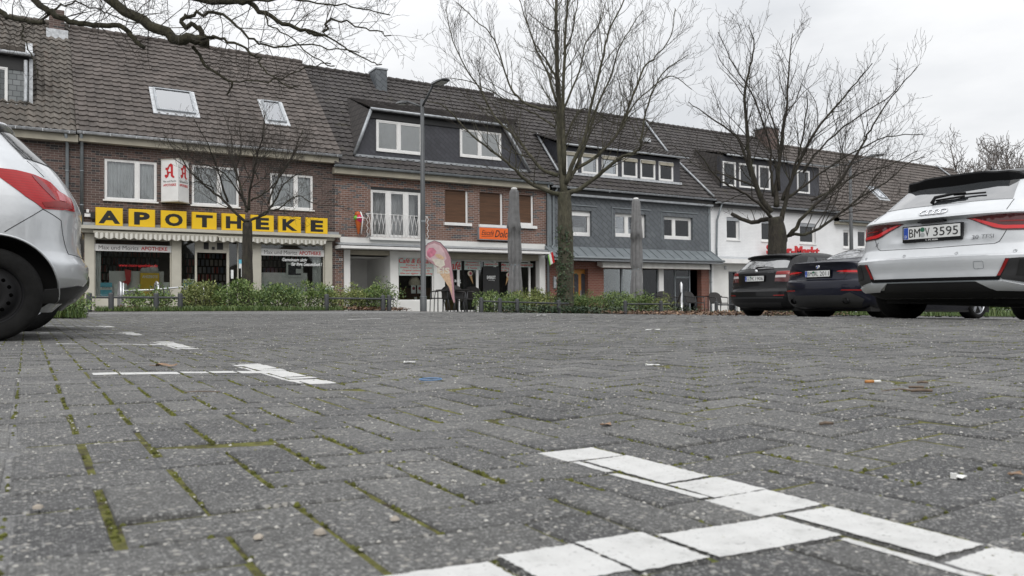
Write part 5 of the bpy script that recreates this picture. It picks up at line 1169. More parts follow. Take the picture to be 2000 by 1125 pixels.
BL = [(255, 335, .45, 'low sparse bush at the left end of the bed, before the yellow display', 900), (360, 425, .62, 'broad bush in front of the pharmacy doorway', 1700), (425, 500, .62, 'green bush round the foot of the small tree', 1900), (500, 575, .6, 'dense green bush in front of the right pharmacy window', 1900), (570, 640, .62, 'bushy clump before the brick pier of the pharmacy', 1800), (640, 700, .58, 'bush behind the rail in front of the white cafe porch pillar', 1500), (695, 750, .6, 'loose bush before the grey wall of the cafe porch', 1300), (735, 775, .74, 'scraggy pale-leaved shrub at the right end of the rail by the lamp', 420),
      (940, 1010, .55, 'bush beside the cafe chairs, under the first folded parasol', 1700), (1005, 1075, .66, 'tall bright bush in front of the right cafe window', 1900), (1075, 1135, .55, 'bush at the foot of the ivy-clad tree', 1500), (1130, 1200, .62, 'round green bush in front of the orange door', 1900), (1195, 1265, .62, 'green bush under the second folded parasol', 1900), (1255, 1312, .5, 'last bush before the terrace chairs of the slate house', 1100)]
for i, (l, r, h_, lab, n_) in enumerate(BL):
    v = VB - .1 + .5*math.sin(i*2.1)*.4; x0, x1 = xb(l, v), xb(r, v); k_ = .52064*(x0 + x1)/2 + .8536*v
    bush(lab, (x0 + x1)/2, v, (x1 - x0)*1.1, 1.1, h_*1.06, 100 + i, int(n_*(1.35 + .3*((i*7) % 3)/2)), (.075, .06, .066)[(i*5) % 3] if n_ > 500 else .06, ('leaf', 'leaf_c', 'leaf', 'leaf_b')[(i*3) % 4], cl=(34, 20, 26)[i % 3] if n_ > 500 else 16)
def scatter(name, m, regions, fn, kind='stuff', seed=1):
    rr = random.Random(seed); mb = MB()
    for x0, x1, y0, y1, n in regions:
        for _ in range(n): fn(mb, rr, rr.uniform(x0, x1), rr.uniform(y0, y1))
    o = mb.build(name, m); tag(o, kind=kind); return o
def blade(mb, rr, x, y, h=.12):
    z = gz(x, y) + .02; a_ = rr.uniform(0, 6.28); hh = h*rr.uniform(.4, 1.3); w = .006; d = Vector((math.cos(a_), math.sin(a_), 0)); s_ = Vector((-d.y, d.x, 0))*w; p = Vector((x, y, z)); q_ = p + d*hh*.25 + Vector((0,0,hh*.6)); t_ = p + d*hh*.6 + Vector((0,0,hh*rr.uniform(.75, 1)))
    mb.add([p - s_, p + s_, q_ + s_*.7, q_ - s_*.7, t_], [(0,1,2,3), (3,2,4)])
def lit(mb, rr, x, y):
    p = Vector((x, y, gz(x, y) + .03 + rr.uniform(0, .07))); leaf(mb, p, Vector((rr.gauss(0,1), rr.gauss(0,1), rr.gauss(0,.3))), Vector((rr.gauss(0,.4), rr.gauss(0,.4), 1)), rr.uniform(.05, .11), rr.uniform(.015, .035))
def ivy(mb, rr, x, y):
    p = Vector((x, y, gz(x, y) + .03 + .22*rr.random()**1.5)); leaf(mb, p, Vector((rr.gauss(0,1), rr.gauss(0,1) - .6, rr.gauss(0,.5))), Vector((0,0,1)) + rv(rr)*.4, rr.uniform(.05, .10), rr.uniform(.022, .042))
scatter('grass', Mt['blade'], [(xb(180), xb(520), 19.85, 20.7, 5200), (xb(330), xb(640), 19.85, 20.5, 2600), (17.5, 24, 14.5, 18, 4200)], blade, seed=3)
scatter('leaf_litter', Mt['litter'], [(xb(220), xb(340), 20.2, 21.8, 900), (xb(640), xb(765), 20.0, 21.2, 900), (xb(340), xb(640), 20.6, 21.5, 500), (xb(1110), xb(1312), 19.3, 21.0, 1500), (xb(935), xb(1100), 19.4, 20.4, 300), (14, 18.5, 13.2, 17.5, 2500)], lit, seed=4)
scatter('ground_ivy', Mt['leaf_dark'], [(xb(930), xb(1110), 19.3, 21., 2600), (xb(1105), xb(1315), 19.6, 20.9, 1100), (xb(1000), xb(1080), 19.3, 20.2, 700)], ivy, seed=5)
# grass island with weeds at the left, beside the parked cars
gx, gy, _ = GP(150, 622); 
scatter('grass', Mt['blade'], [(gx - 2.4, gx + .12, gy - .35, gy + 3.4, 6500)], lambda mb, rr, x, y: blade(mb, rr, x, y, .2), seed=6)
bed(gx - 3, gx + .05, gy + .1, gy + 4.)
strip('kerb', gx + .02, gx + .16, gy + .3, gy + 2.2, .035, Mt['kerb'], .2)
bush('low leafy weed clump on the grass island beside the silver car', gx - .45, gy + .4, 1.3, 1.2, .36, 140, 1500, .05)
# ivy climbing the tall tree
rr = random.Random(9); mb = MB(); k = DEP2/FPX; b_ = AZ(1104, 560, DEP2)
for _ in range(560):
    f_ = rr.random()**1.6; py = 590 - 150*f_; a_ = rr.gauss(-2.7, .75); c_ = AZ(1104.5, py, DEP2); r_ = 16*k*1.05 + rr.uniform(0, .05)
    d = Vector((math.cos(a_), math.sin(a_), 0)); leaf(mb, c_ + d*r_, Vector((rr.gauss(0,1), rr.gauss(0,1), -.6)), d + rv(rr)*.4, rr.uniform(.05, .09), rr.uniform(.02, .035))
mb.build('ivy', Mt['leaf_dark'], tree2)
# daffodil clump and pink flowers

# planted strip seen under and beyond the white car
for i, (x, y, w_, lab) in enumerate(((23., 12.6, 3., 'low green bush seen beneath the white hatchback'), (26.5, 11.5, 3.4, 'wide low bush beyond the rear of the white hatchback, at the right edge'), (22.5, 16., 3., 'low bush beyond the wheels of the dark blue coupe'))): bush(lab, x, y, w_, 1.6, .8, 170 + i, 7500, .11, cl=60)
scatter('grass', Mt['blade'], [(19.5, 30, 8.5, 14.5, 9000)], lambda mb, rr, x, y: blade(mb, rr, x, y, .2), seed=8)
bed(19.3, 32, 8.3, 17)
# ------------------------------------------------------------------ cars
def paint(name, col, metal=.5, rough=.32, ct=1.):
    m, n, b = nt(name); b.inputs['Base Color'].default_value = (*col, 1); b.inputs['Metallic'].default_value = metal; b.inputs['Roughness'].default_value = rough
    b.inputs['Coat Weight'].default_value = ct; b.inputs['Coat Roughness'].default_value = .04; b.inputs['Specular IOR Level'].default_value = .5*ct
    t = coord(n); f = noise(n, t, 3, 5, .6)
    n.links.new(ramp(n, f, [(.35, [x*.93 for x in col]), (.65, [min(1, x*1.03) for x in col])]), b.inputs['Base Color'])
    n.links.new(ramp(n, noise(n, t, 40, 4), [(.4, rough*.85), (.7, rough*1.25)]), b.inputs['Roughness']); return m
Mt['silver'] = paint('silver_paint', (.57,.59,.61), .5, .36); Mt['white_car'] = paint('glacier_white_paint', (.58,.60,.62), .1, .38); Mt['black_car'] = paint('black_paint', (.005,.005,.006), 0, .45, .35); Mt['blue_car'] = paint('midnight_blue_paint', (.004,.005,.015), .2, .35, .5)
def simple(name, col, rough, metal=0, coat=0, spec=.5):
    m, n, b = nt(name); b.inputs['Base Color'].default_value = (*col, 1); b.inputs['Roughness'].default_value = rough; b.inputs['Metallic'].default_value = metal; b.inputs['Coat Weight'].default_value = coat; b.inputs['Specular IOR Level'].default_value = spec; return m
Mt['car_glass'] = simple('tinted_car_glass', (.012,.014,.016), .05, 0, 0., .75); Mt['rear_glass'] = simple('sky_lit_rear_glass', (.03,.033,.036), .04, 0, 1., .8); Mt['rear_glass'].node_tree.nodes['Principled BSDF'].inputs['Coat IOR'].default_value = 2.5; Mt['badge'] = simple('badge_metal', (.22,.225,.235), .3, .9); Mt['gloss_black'] = simple('gloss_black_trim', (.006,.006,.007), .3, 0, 0., .2); Mt['trim'] = mat('rough_black_trim', (.018,.018,.019), .65, var=.2); Mt['void'] = simple('rim_hole', (.002,.002,.002), 1., spec=0.); Mt['under'] = simple('underbody', (.008,.008,.008), .9)
Mt['tyre'] = mat('tyre_rubber', (.012,.012,.012), .85, var=.25, vs=14, bmp=.2, bs=120, spec=.15); Mt['chrome'] = simple('chrome', (.72,.73,.75), .14, 1.); Mt['steel_rim'] = mat('black_steel_rim', (.010,.010,.011), .6, 0, var=.2, spec=.2); Mt['alloy'] = simple('alloy_rim', (.32,.33,.35), .3, .8)
def lens(name, col):
    m, n, b = nt(name); t = coord(n); b.inputs['Roughness'].default_value = .12; b.inputs['Coat Weight'].default_value = .15
    sp = n.nodes.new('ShaderNodeSeparateXYZ'); n.links.new(t, sp.inputs[0]); f = math_(n, 'FRACT', math_(n, 'MULTIPLY', sp.outputs[2], 55.))
    n.links.new(ramp(n, f, [(0., [x*.75 for x in col]), (.5, col), (1., [x*.75 for x in col])]), b.inputs['Base Color']); return m
Mt['red_lens'] = lens('red_lens', (.40,.006,.008)); Mt['dark_lens'] = simple('smoked_red_lens', (.075,.006,.008), .1, 0, .7); Mt['mid_lens'] = simple('wine_lens', (.20,.012,.02), .12, 0, .6); Mt['pink_highlight'] = simple('pink_highlight', (.50,.10,.12), .12, 0, .6); Mt['clear_lens'] = simple('clear_lens', (.55,.50,.50), .12, 0, .6); Mt['refl'] = simple('red_reflector', (.22,.008,.008), .25); Mt['bright_red'] = simple('bright_red_lens', (.66,.02,.025), .15, 0, .5)
Mt['plate'] = simple('number_plate', (.70,.71,.70), .45); Mt['eu_blue'] = simple('plate_blue_strip', (.012,.06,.36), .45); Mt['seal_g'] = simple('green_seal', (.02,.13,.07), .5); Mt['seal_s'] = simple('silver_seal', (.38,.40,.40), .45)
def pchip(T):
    T = sorted(T); xs = [a for a, _ in T]; ys = [b for _, b in T]; n = len(T)
    h = [xs[i+1] - xs[i] for i in range(n-1)]; d = [(ys[i+1] - ys[i])/h[i] for i in range(n-1)]; m = [d[0]] + [0]*(n-2) + [d[-1]]
    for i in range(1, n-1): m[i] = 0 if d[i-1]*d[i] <= 0 else 2*d[i-1]*d[i]/(d[i-1] + d[i])
    def f(x):
        if x <= xs[0]: return ys[0]
        if x >= xs[-1]: return ys[-1]
        i = max(j for j in range(n-1) if xs[j] <= x); t = (x - xs[i])/h[i]
        return (1+2*t)*(1-t)**2*ys[i] + t*(1-t)**2*h[i]*m[i] + t*t*(3-2*t)*ys[i+1] + t*t*(t-1)*h[i]*m[i+1]
    return f
class Car:
    def __init__(s, label, loc, heading, rear, front, half, Lr=.45, nr=2.9, Lf=.7, nf=2.4, disp=None, cat='car'):
        s.xr, s.xf, s.b = pchip(rear), pchip(front), pchip(half); s.Lr, s.nr, s.Lf, s.nf, s.disp = Lr, nr, Lf, nf, disp
        s.z0, s.z1 = min(z for z, _ in rear), max(z for z, _ in rear); s.keys = sorted({z for z, _ in rear} | {z for z, _ in half}); s.cache = {}
        s.root = thing('parked_car', label, cat, (0,0,0), 'cars parked round the square'); s.loc, s.heading = loc, heading
    def half(s, z):
        k = round(z, 4)
        if k in s.cache: return s.cache[k]
        xr, xf, b = s.xr(z), s.xf(z), s.b(z); Lr, Lf = min(s.Lr, (xf - xr)*.4), min(s.Lf, (xf - xr)*.4); P_ = []
        for i in range(41):
            a = math.pi/2*i/40; y = b*math.sin(a)**(2/s.nr); x = xr + Lr*(1 - math.cos(a)**(2/s.nr))
            if s.disp: x += s.disp(y, z)*max(0, 1 - (i/40)**6)
            P_.append((x, y))
        for i in range(1, 31): P_.append((xr + Lr + (xf - Lf - xr - Lr)*i/30, b))
        for i in range(1, 17): a = math.pi/2*(1 - i/16); P_.append((xf - Lf*(1 - max(0, math.cos(a))**(2/s.nf)), b*max(0, math.sin(a))**(2/s.nf)))
        cum = [0]
        for (x0, y0), (x1, y1) in zip(P_, P_[1:]): cum.append(cum[-1] + math.hypot(x1 - x0, y1 - y0))
        s.cache[k] = (P_, cum); return s.cache[k]
    def at(s, sv, z, off=0.):
        P_, cum = s.half(z); a = min(abs(sv), cum[-1]); sg = 1 if sv >= 0 else -1
        lo, hi = 0, len(cum) - 1
        while hi - lo > 1:
            m = (lo + hi)//2
            if cum[m] <= a: lo = m
            else: hi = m
        t = (a - cum[lo])/max(1e-9, cum[hi] - cum[lo]); x = P_[lo][0] + (P_[hi][0] - P_[lo][0])*t; y = P_[lo][1] + (P_[hi][1] - P_[lo][1])*t
        if off:
            tx, ty = P_[min(hi+1, len(P_)-1)][0] - P_[max(lo-1, 0)][0], P_[min(hi+1, len(P_)-1)][1] - P_[max(lo-1, 0)][1]
            dz = .012; q0, q1 = s.half(z - dz)[0], s.half(min(z + dz, s.z1))[0]; sl = Vector((q1[lo][0] - q0[lo][0], q1[lo][1] - q0[lo][1], 2*dz))
            n_ = Vector((tx, ty, 0)).cross(sl); 
            mid = min(max(P_[lo][0], s.xr(z) + s.Lr), s.xf(z) - s.Lf)
            if n_.x*(P_[lo][0] - mid) + n_.y*(P_[lo][1] + .02) < 0: n_ = -n_
            n_.normalize(); x += n_.x*off; y += n_.y*off; z += n_.z*off
        return Vector((x, sg*y, z))
    def sy(s, y, z):
        P_, cum = s.half(z); a = abs(y)
        for i in range(len(P_) - 1):
            if P_[i+1][1] >= a: t = (a - P_[i][1])/max(1e-9, P_[i+1][1] - P_[i][1]); return (cum[i] + (cum[i+1] - cum[i])*t)*(1 if y >= 0 else -1)
        return cum[40]*(1 if y >= 0 else -1)
    def sx(s, x, z, side):
        P_, cum = s.half(z)
        for i in range(20, len(P_) - 1):
            if P_[i+1][0] >= x: t = (x - P_[i][0])/max(1e-9, P_[i+1][0] - P_[i][0]); return (cum[i] + (cum[i+1] - cum[i])*t)*side
        return cum[-1]*side
    def pt(s, p):                               # ('y', y, z) on the tail or ('x', x, z, side) on a flank -> (s, z)
        return (s.sy(p[1], p[2]), p[2]) if p[0] == 'y' else (s.sx(p[1], p[2], p[3]), p[2])
    def body(s, m, arches=(), r=.35, wy=.62):
        zs = sorted(set(s.keys) | {s.z0 + (s.z1 - s.z0)*i/46 for i in range(47)}); zs = [z for i, z in enumerate(zs) if i == 0 or z - zs[i-1] > .004 or z in s.keys]
        mb = MB(); rows = []
        for z in zs:
            P_, _ = s.half(z); ring = [(x, y, z) for x, y in P_] + [(x, -y, z) for x, y in P_[-2:0:-1]]; rows.append(len(mb.v)); mb.v += ring; n = len(ring)
        for a, b_ in zip(rows, rows[1:]):
            for i in range(n): mb.f.append((a + i, b_ + i, b_ + (i+1) % n, a + (i+1) % n)); mb.m.append(0); mb.sm.append(True)
        mb.f.append(tuple(rows[0] + i for i in range(n))); mb.f.append(tuple(rows[-1] + i for i in range(n))[::-1]); mb.m += [0, 0]; mb.sm += [False, True]
        o = mb.build('body', [m, Mt['under']], s.root); o.data.materials[0]
        if arches:
            c = MB()
            for x, zc in arches:
                for sg in (1, -1): 
                    c.lathe([(0.0001, 0), (r, 0), (r, .6), (.0001, .6)], (x, wy if sg > 0 else -wy - .6, zc), 'y', 40, 0)
            bm = bmesh.new(); co_ = c.build('arch_cut', [Mt['under'], Mt['under']]); bm.from_mesh(co_.data); bmesh.ops.remove_doubles(bm, verts=bm.verts, dist=.0005); bmesh.ops.recalc_face_normals(bm, faces=bm.faces); bm.to_mesh(co_.data); bm.free()
            for p in co_.data.polygons: p.material_index = 1
            bm = bmesh.new(); bm.from_mesh(o.data); bmesh.ops.recalc_face_normals(bm, faces=bm.faces); bm.to_mesh(o.data); bm.free()
            md = o.modifiers.new('cut', 'BOOLEAN'); md.object = co_; md.operation = 'DIFFERENCE'; md.solver = 'EXACT'
            bpy.context.view_layer.update(); me = bpy.data.meshes.new_from_object(o.evaluated_get(bpy.context.evaluated_depsgraph_get()))
            o.modifiers.clear(); o.data = me; me.name = 'body'; bpy.data.objects.remove(co_)
        bm = bmesh.new(); bm.from_mesh(o.data)
        for e in bm.edges:
            if len(e.link_faces) == 2 and (e.link_faces[0].material_index != e.link_faces[1].material_index or e.calc_face_angle(0) > .9): e.smooth = False
        bmesh.ops.triangulate(bm, faces=[f for f in bm.faces if len(f.verts) > 4 and f.material_index == 0]); bm.to_mesh(o.data); bm.free()
        md = o.modifiers.new('weighted', 'WEIGHTED_NORMAL'); md.keep_sharp = True; s.bodyo = o; return o
    def patch(s, name, poly, off, m, parent=None, th=.008, res=.035, raw=False):
        P_ = poly if raw else [s.pt(p) for p in poly]
        bm = bmesh.new(); bm.faces.new([bm.verts.new((a, b_, 0)) for a, b_ in P_]).normal_update(); bmesh.ops.triangulate(bm, faces=bm.faces, ngon_method='EAR_CLIP')
        for _ in range(7):
            L = [e for e in bm.edges if e.calc_length() > res]
            if not L: break
            bmesh.ops.subdivide_edges(bm, edges=L, cuts=1); bmesh.ops.triangulate(bm, faces=[f for f in bm.faces if len(f.verts) > 3])
        bm.verts.index_update(); mb = MB(); vs = [s.at(v.co.x, v.co.y, off) for v in bm.verts]; fs = []
        for f in bm.faces: fs.append(tuple(v.index for v in f.verts))
        n = len(vs); lo = [s.at(v.co.x, v.co.y, off - th) for v in bm.verts]
        # face the right way round
        a, b_, c = (vs[i] for i in fs[0]); nn = (b_ - a).cross(c - a); 
        if nn.dot(vs[fs[0][0]] - lo[fs[0][0]]) < 0: fs = [f[::-1] for f in fs]
        mb.add(vs, fs, 0, True)
        rim = [(e.verts[0].index, e.verts[1].index) for e in bm.edges if e.is_boundary]; bm.free()
        for i, j in rim: mb.add([vs[i], vs[j], lo[j], lo[i]], [(0, 1, 2, 3)])
        return mb.build(name, m, parent or s.root)
    def line(s, name, pts, r=.0035, m='under', off=0., closed=False, parent=None):
        P_ = [s.pt(p) for p in pts]; o = []
        if closed: P_.append(P_[0])
        for (a, b_), (c, d) in zip(P_, P_[1:]):
            k = max(1, int(math.hypot(c - a, d - b_)/.03)); o += [s.at(a + (c-a)*i/k, b_ + (d-b_)*i/k, off) for i in range(k)]
        o.append(s.at(*P_[-1], off)); mb = MB(); mb.tube(o, r, 5); return mb.build(name, Mt[m], parent or s.root)
    def wheels(s, xs, y, zc, r, w, rim='alloy', spokes=5, rr=.66):
        for x in xs:
            for sg in (1, -1):
                mb = MB(); yo = y*sg; q = -sg
                mb.lathe([(r*rr, 0), (r*(rr+.04), -q*.012), (r*.90, -q*.016), (r*.965, -q*.004), (r, q*.022), (r*1.0, q*(w*.5)), (r, q*(w - .022)), (r*.965, q*w), (r*rr, q*w)], (x, yo, zc), 'y', 48)
                for g in (.28, .5, .72): mb.lathe([(r*1.002, q*(w*g - .004)), (r*.985, q*w*g), (r*1.002, q*(w*g + .004))], (x, yo, zc), 'y', 48)
                wh = mb.build('wheel', Mt['tyre'], s.root); mb = MB(); R_ = r*rr
                mb.lathe([(R_, -q*.004), (R_*.97, q*.0), (R_*.94, q*.02), (R_*.93, q*.09), (.0, q*.1)], (x, yo, zc), 'y', 40)
                if spokes:
                    mb.lathe([(0, q*.005), (R_*.2, q*.008), (R_*.22, q*.05)], (x, yo, zc), 'y', 20)
                    for i in range(spokes):
                        for dd in (-.12, .12):
                            a = 2*math.pi*i/spokes + .3; a1 = a + dd*.8; a0 = a + dd*2.2
                            p0 = Vector((x + R_*.14*math.cos(a0), yo + q*.012, zc + R_*.14*math.sin(a0))); p1 = Vector((x + R_*.95*math.cos(a1), yo + q*.004, zc + R_*.95*math.sin(a1)))
                            t = (p1 - p0).normalized(); u_ = Vector((-t.z, 0, t.x)); mb.prism([tuple(p0 - u_*.022), tuple(p1 - u_*.013), tuple(p1 + u_*.013), tuple(p0 + u_*.022)], (0, q*.03, 0))
                else:
                    mb.lathe([(R_*.93, q*.03), (R_*.80, q*.035), (R_*.74, q*.012), (R_*.45, q*.0), (R_*.32, q*.02), (R_*.22, -q*.01), (0, -q*.012)], (x, yo, zc), 'y', 40)
                rm = mb.build('rim', Mt[rim], wh)
                if not spokes:
                    mb = MB()
                    for i in range(14):
                        a = 2*math.pi*i/14; mb.lathe([(.0, q*.0035), (R_*.062, q*.0035), (R_*.062, q*.012)], (x + R_*.62*math.cos(a), yo, zc + R_*.62*math.sin(a)), 'y', 10)
                    mb.build('vent_holes', Mt['void'], wh)
    def under(s, x0, x1, w, z0, z1):
        mb = MB(); mb.box(x0, x1, -w, w, z0, z1); mb.box(x0 - .08, x1 + .2, -w*.6, w*.6, z0 + .03, z1); mb.build('underbody', Mt['under'], s.root)
    def plate(s, y, z, x, txt, tilt=0., extra=None, w=.52, h=.11, frame=None):
        """German plate facing the rear: image left is +y"""
        ex, ey = Vector((0, -1, 0)), Vector((math.sin(tilt), 0, math.cos(tilt))); nz = ex.cross(ey); c = Vector((x, y, z))
        def bx(mb, x0, x1, y0, y1, d0, d1): 
            P_ = [c + ex*a + ey*b_ + nz*d for d in (d0, d1) for a, b_ in ((x0, y0), (x1, y0), (x1, y1), (x0, y1))]; mb.add(P_, [(0,3,2,1),(4,5,6,7),(0,1,5,4),(1,2,6,5),(2,3,7,6),(3,0,4,7)])
        mb = MB(); bx(mb, -w/2 - .012, w/2 + .012, -h/2 - (.028 if frame else .01), h/2 + .01, -.03, .004); pl_ = mb.build('number_plate', Mt['gloss_black'], s.root)
        mb = MB(); bx(mb, -w/2, w/2, -h/2, h/2, .004, .007); mb.build('plate_face', Mt['plate'], pl_); mb = MB(); bx(mb, -w/2 + .003, -w/2 + .045, -h/2 + .003, h/2 - .003, .007, .0078); mb.build('country_strip', Mt['eu_blue'], pl_)
        text('lettering', 'D', Mt['plate'], pl_, c - ex*(w/2 - .014) - ey*(h/2 - .014) + nz*.008, ex, ey, .018, .024, ext=.001)
        for body, f0, f1 in txt: text('lettering', body, Mt['black_letter'], pl_, c + ex*(-w/2 + w*f0) + ey*(-h*.35) + nz*.007, ex, ey, w*(f1 - f0), h*.70, ext=.002)
        for col, yy in (('seal_g', .026), ('seal_s', -.022)):
            mb = MB(); cc = c + ex*(-w/2 + w*extra) + ey*yy; P_ = [cc + ex*(.021*math.cos(a*.393)) + ey*(.021*math.sin(a*.393)) + nz*.009 for a in range(16)]; mb.poly(P_); mb.build('seal', Mt[col], pl_)
        if frame: text('lettering', frame, Mt['plate'], pl_, c - ex*.05 - ey*(h/2 + .022) + nz*.004, ex, ey, .11, .015, bold=.02, ext=.001)
        return pl_
    def place(s):
        c_, s_ = math.cos(s.heading), math.sin(s.heading); x, y, z = s.loc; zr, zf = gz(x + .7*c_, y + .7*s_), gz(x + 3.3*c_, y + 3.3*s_)
        pitch = math.atan((zr - zf)/2.6)          # the car follows the fall of the paving
        s.root.location = (x, y, zr - .006 + .7*math.tan(pitch)); s.root.rotation_euler = (0, pitch, s.heading)
def sy2(car, name, pts, off, m, **k):           # the same outline on both sides of the tail
    for sg in (1, -1): car.patch(name, [('y', sg*p[1], p[2]) if p[0] == 'y' else ('x', p[1], p[2], sg) for p in pts], off, Mt[m], **k)

# ---- white hatchback
def disp_w(y, z):
    t = abs(y); d = 0.
    if .70 < z < .905: d += .022*sm(.70, .76, z)*(1 - sm(.885, .905, z))*(1 - sm(.34, .46, t))         # plate recess
    return d
A = Car('white hatchback with black roof spoiler, seen from behind at the right edge', (6.86, 4.11, gz(7.4, 4.1)), 0.,
    [(.19,.20),(.23,.09),(.28,.015),(.33,-.02),(.36,-.028),(.42,-.03),(.52,-.045),(.545,-.045),(.565,-.02),(.60,.0),(.635,.02),(.65,.028),(.70,.03),(.80,.035),(.875,.035),(.893,.012),(.905,.0),(.925,.012),(.96,.05),(1.0,.10),(1.03,.145),(1.1,.225),(1.2,.35),(1.30,.47),(1.345,.56),(1.375,.75),(1.395,1.0),(1.41,1.4)],
    [(.19,3.7),(.25,3.9),(.5,4.0),(.7,3.96),(.82,3.75),(.9,3.3),(.95,3.05),(1.0,2.92),(1.2,2.45),(1.32,2.15),(1.37,1.98),(1.395,1.8),(1.41,1.55)],
    [(.19,.74),(.23,.80),(.28,.85),(.36,.868),(.45,.875),(.54,.878),(.6,.866),(.7,.850),(.8,.832),(.9,.815),(.93,.797),(.97,.758),(1.03,.705),(1.2,.625),(1.3,.57),(1.345,.545),(1.375,.52),(1.395,.44),(1.41,.2)], Lr=.42, nr=3.0, disp=disp_w)
A.body(Mt['white_car'], ((.72, .315), (3.28, .315)), .345)
A.wheels((.72, 3.28), .83, .312, .312, .215, 'alloy', 5, .70); A.under(.40, 3.6, .68, .15, .30)
A.patch('rear_window', [('y',-.575,1.035),('y',.575,1.035),('y',.49,1.29),('y',-.49,1.29)], .004, Mt['rear_glass'])
for sg in (1, -1):
    A.patch('side_window', [('x',.95,1.0,sg),('x',2.72,.97,sg),('x',2.15,1.26,sg),('x',1.05,1.28,sg),('x',.78,1.16,sg)], .003, Mt['car_glass'])
    base = A.patch('tail_lamp', [('y',sg*.29,.882),('y',sg*.50,.778),('y',sg*.57,.757),('y',sg*.72,.752),('x',.42,.765,sg),('x',.40,.845,sg),('y',sg*.72,.893),('y',sg*.5,.889)], .006, Mt['dark_lens'], th=.03)
    A.patch('light_bar', [('y',sg*.31,.878),('y',sg*.52,.782),('y',sg*.58,.768),('y',sg*.72,.764),('x',.42,.772,sg),('x',.415,.800,sg),('y',sg*.72,.792),('y',sg*.59,.797),('y',sg*.545,.806),('y',sg*.345,.879)], .010, Mt['bright_red'], base, th=.008)
    A.patch('light_bar', [('y',sg*.76,.80),('x',.40,.81,sg),('x',.38,.85,sg),('y',sg*.78,.885)], .010, Mt['bright_red'], base, th=.008)
    A.patch('light_bar', [('y',sg*.56,.828),('y',sg*.72,.824),('y',sg*.72,.836),('y',sg*.545,.838)], .010, Mt['refl'], base, th=.008)
    A.patch('air_vent', [('y',sg*.575,.375),('y',sg*.655,.515),('y',sg*.74,.520),('x',.22,.505,sg),('x',.26,.36,sg),('y',sg*.76,.315),('y',sg*.60,.345)], .006, Mt['trim'], th=.03)
    A.patch('vent_mesh', [('y',sg*.69,.375),('y',sg*.72,.505),('x',.19,.495,sg),('x',.22,.36,sg)], .010, Mt['under'], th=.01)
    A.patch('reflector', [('y',sg*.563,.374),('y',sg*.588,.374),('y',sg*.655,.512),('y',sg*.63,.512)], .012, Mt['refl'], th=.02)
    A.patch('lip', [('y',sg*.40,.335),('y',sg*.60,.335),('y',sg*.72,.305),('x',.25,.305,sg),('x',.3,.262,sg),('y',sg*.70,.258),('y',sg*.53,.262)], .016, Mt['white_car'], th=.04)
A.patch('bumper_strip', [('y',-.58,.342),('y',.58,.342),('y',.655,.515),('y',.63,.515),('y',.56,.368),('y',-.56,.368),('y',-.63,.515),('y',-.655,.515)], .009, Mt['gloss_black'], th=.03)
A.patch('bumper_line', [('y',-.56,.331),('y',.56,.331),('y',.57,.339),('y',-.57,.339)], .014, Mt['pipe'], th=.03)
A.patch('diffuser', [('y',-.50,.25),('y',.50,.25),('y',.41,.330),('y',-.41,.330)], .006, Mt['trim'], th=.03)
A.patch('valance', [('y',-.78,.195),('y',.78,.195),('x',.45,.20,1),('x',.42,.258,1),('y',.70,.262),('y',-.70,.262),('x',.42,.258,-1),('x',.45,.20,-1)], .005, Mt['under'], th=.03)
A.line('panel_gap', [('y',-.60,.755),('y',-.575,.70),('y',-.555,.663),('y',-.52,.645),('y',0,.637),('y',.52,.645),('y',.555,.663),('y',.575,.70),('y',.60,.755)], .003)
A.line('panel_gap', [('y',-.60,.895),('y',-.605,.93),('y',-.60,.97),('y',-.585,1.03)], .003); A.line('panel_gap', [('y',.60,.895),('y',.605,.93),('y',.60,.97),('y',.585,1.03)], .003)
for y in (-.68, -.24, .24, .68):
    mb = MB(); p = A.at(A.sy(y, .575), .575, .0015); mb.lathe([(.0095, 0), (.0125, -.001), (.0125, .004)], tuple(p), 'x', 16); mb.lathe([(0, -.001), (.009, -.001)], tuple(p), 'x', 12); mb.build('parking_sensor', Mt['white_car'], A.root); A.line('sensor_ring', [('y', y + .013*math.cos(q*.628), .575 + .013*math.sin(q*.628)) for q in range(10)], .0012, 'pipe', .002, True)
A.line('tow_cap', [('y',-.40,.435),('y',-.46,.435),('y',-.468,.443),('y',-.468,.49),('y',-.46,.498),('y',-.40,.498),('y',-.392,.49),('y',-.392,.443)], .0016, 'pipe', .001, True)
# spoiler
mb = MB(); rows = []
for i in range(25):
    y = -.55 + 1.10*i/24; t = abs(y)/.55; bow = .11*t**2.2; e_ = max(0, (t - .86)/.14); nt_ = .018 if .28 < abs(y) < .40 else (.03 if abs(y) <= .28 else 0.)
    lft = .014*(1 - sm(.26, .36, abs(y)))
    S_ = [(.35 + bow + .1*e_, 1.315 + lft - .05*e_*e_), (.345 + bow + .1*e_, 1.30 + lft - .05*e_*e_), (.375 + bow + .05*e_, 1.205 + nt_*.6 - .02*e_), (.46 + bow, 1.22), (.62 + bow, 1.30), (.80, 1.375), (.62 + bow*.8, 1.362 - .02*e_)]
    rows.append([(x, y*(1 if q_ < 3 else .97), z) for q_, (x, z) in enumerate(S_)])
k_ = len(rows[0]); mb.add([p for r_ in rows for p in r_], [(i*k_ + j, (i+1)*k_ + j, (i+1)*k_ + (j+1) % k_, i*k_ + (j+1) % k_) for i in range(24) for j in range(k_)] + [tuple(range(k_)), tuple(range(24*k_, 25*k_))[::-1]]); mb.build('roof_spoiler', Mt['gloss_black'], A.root)
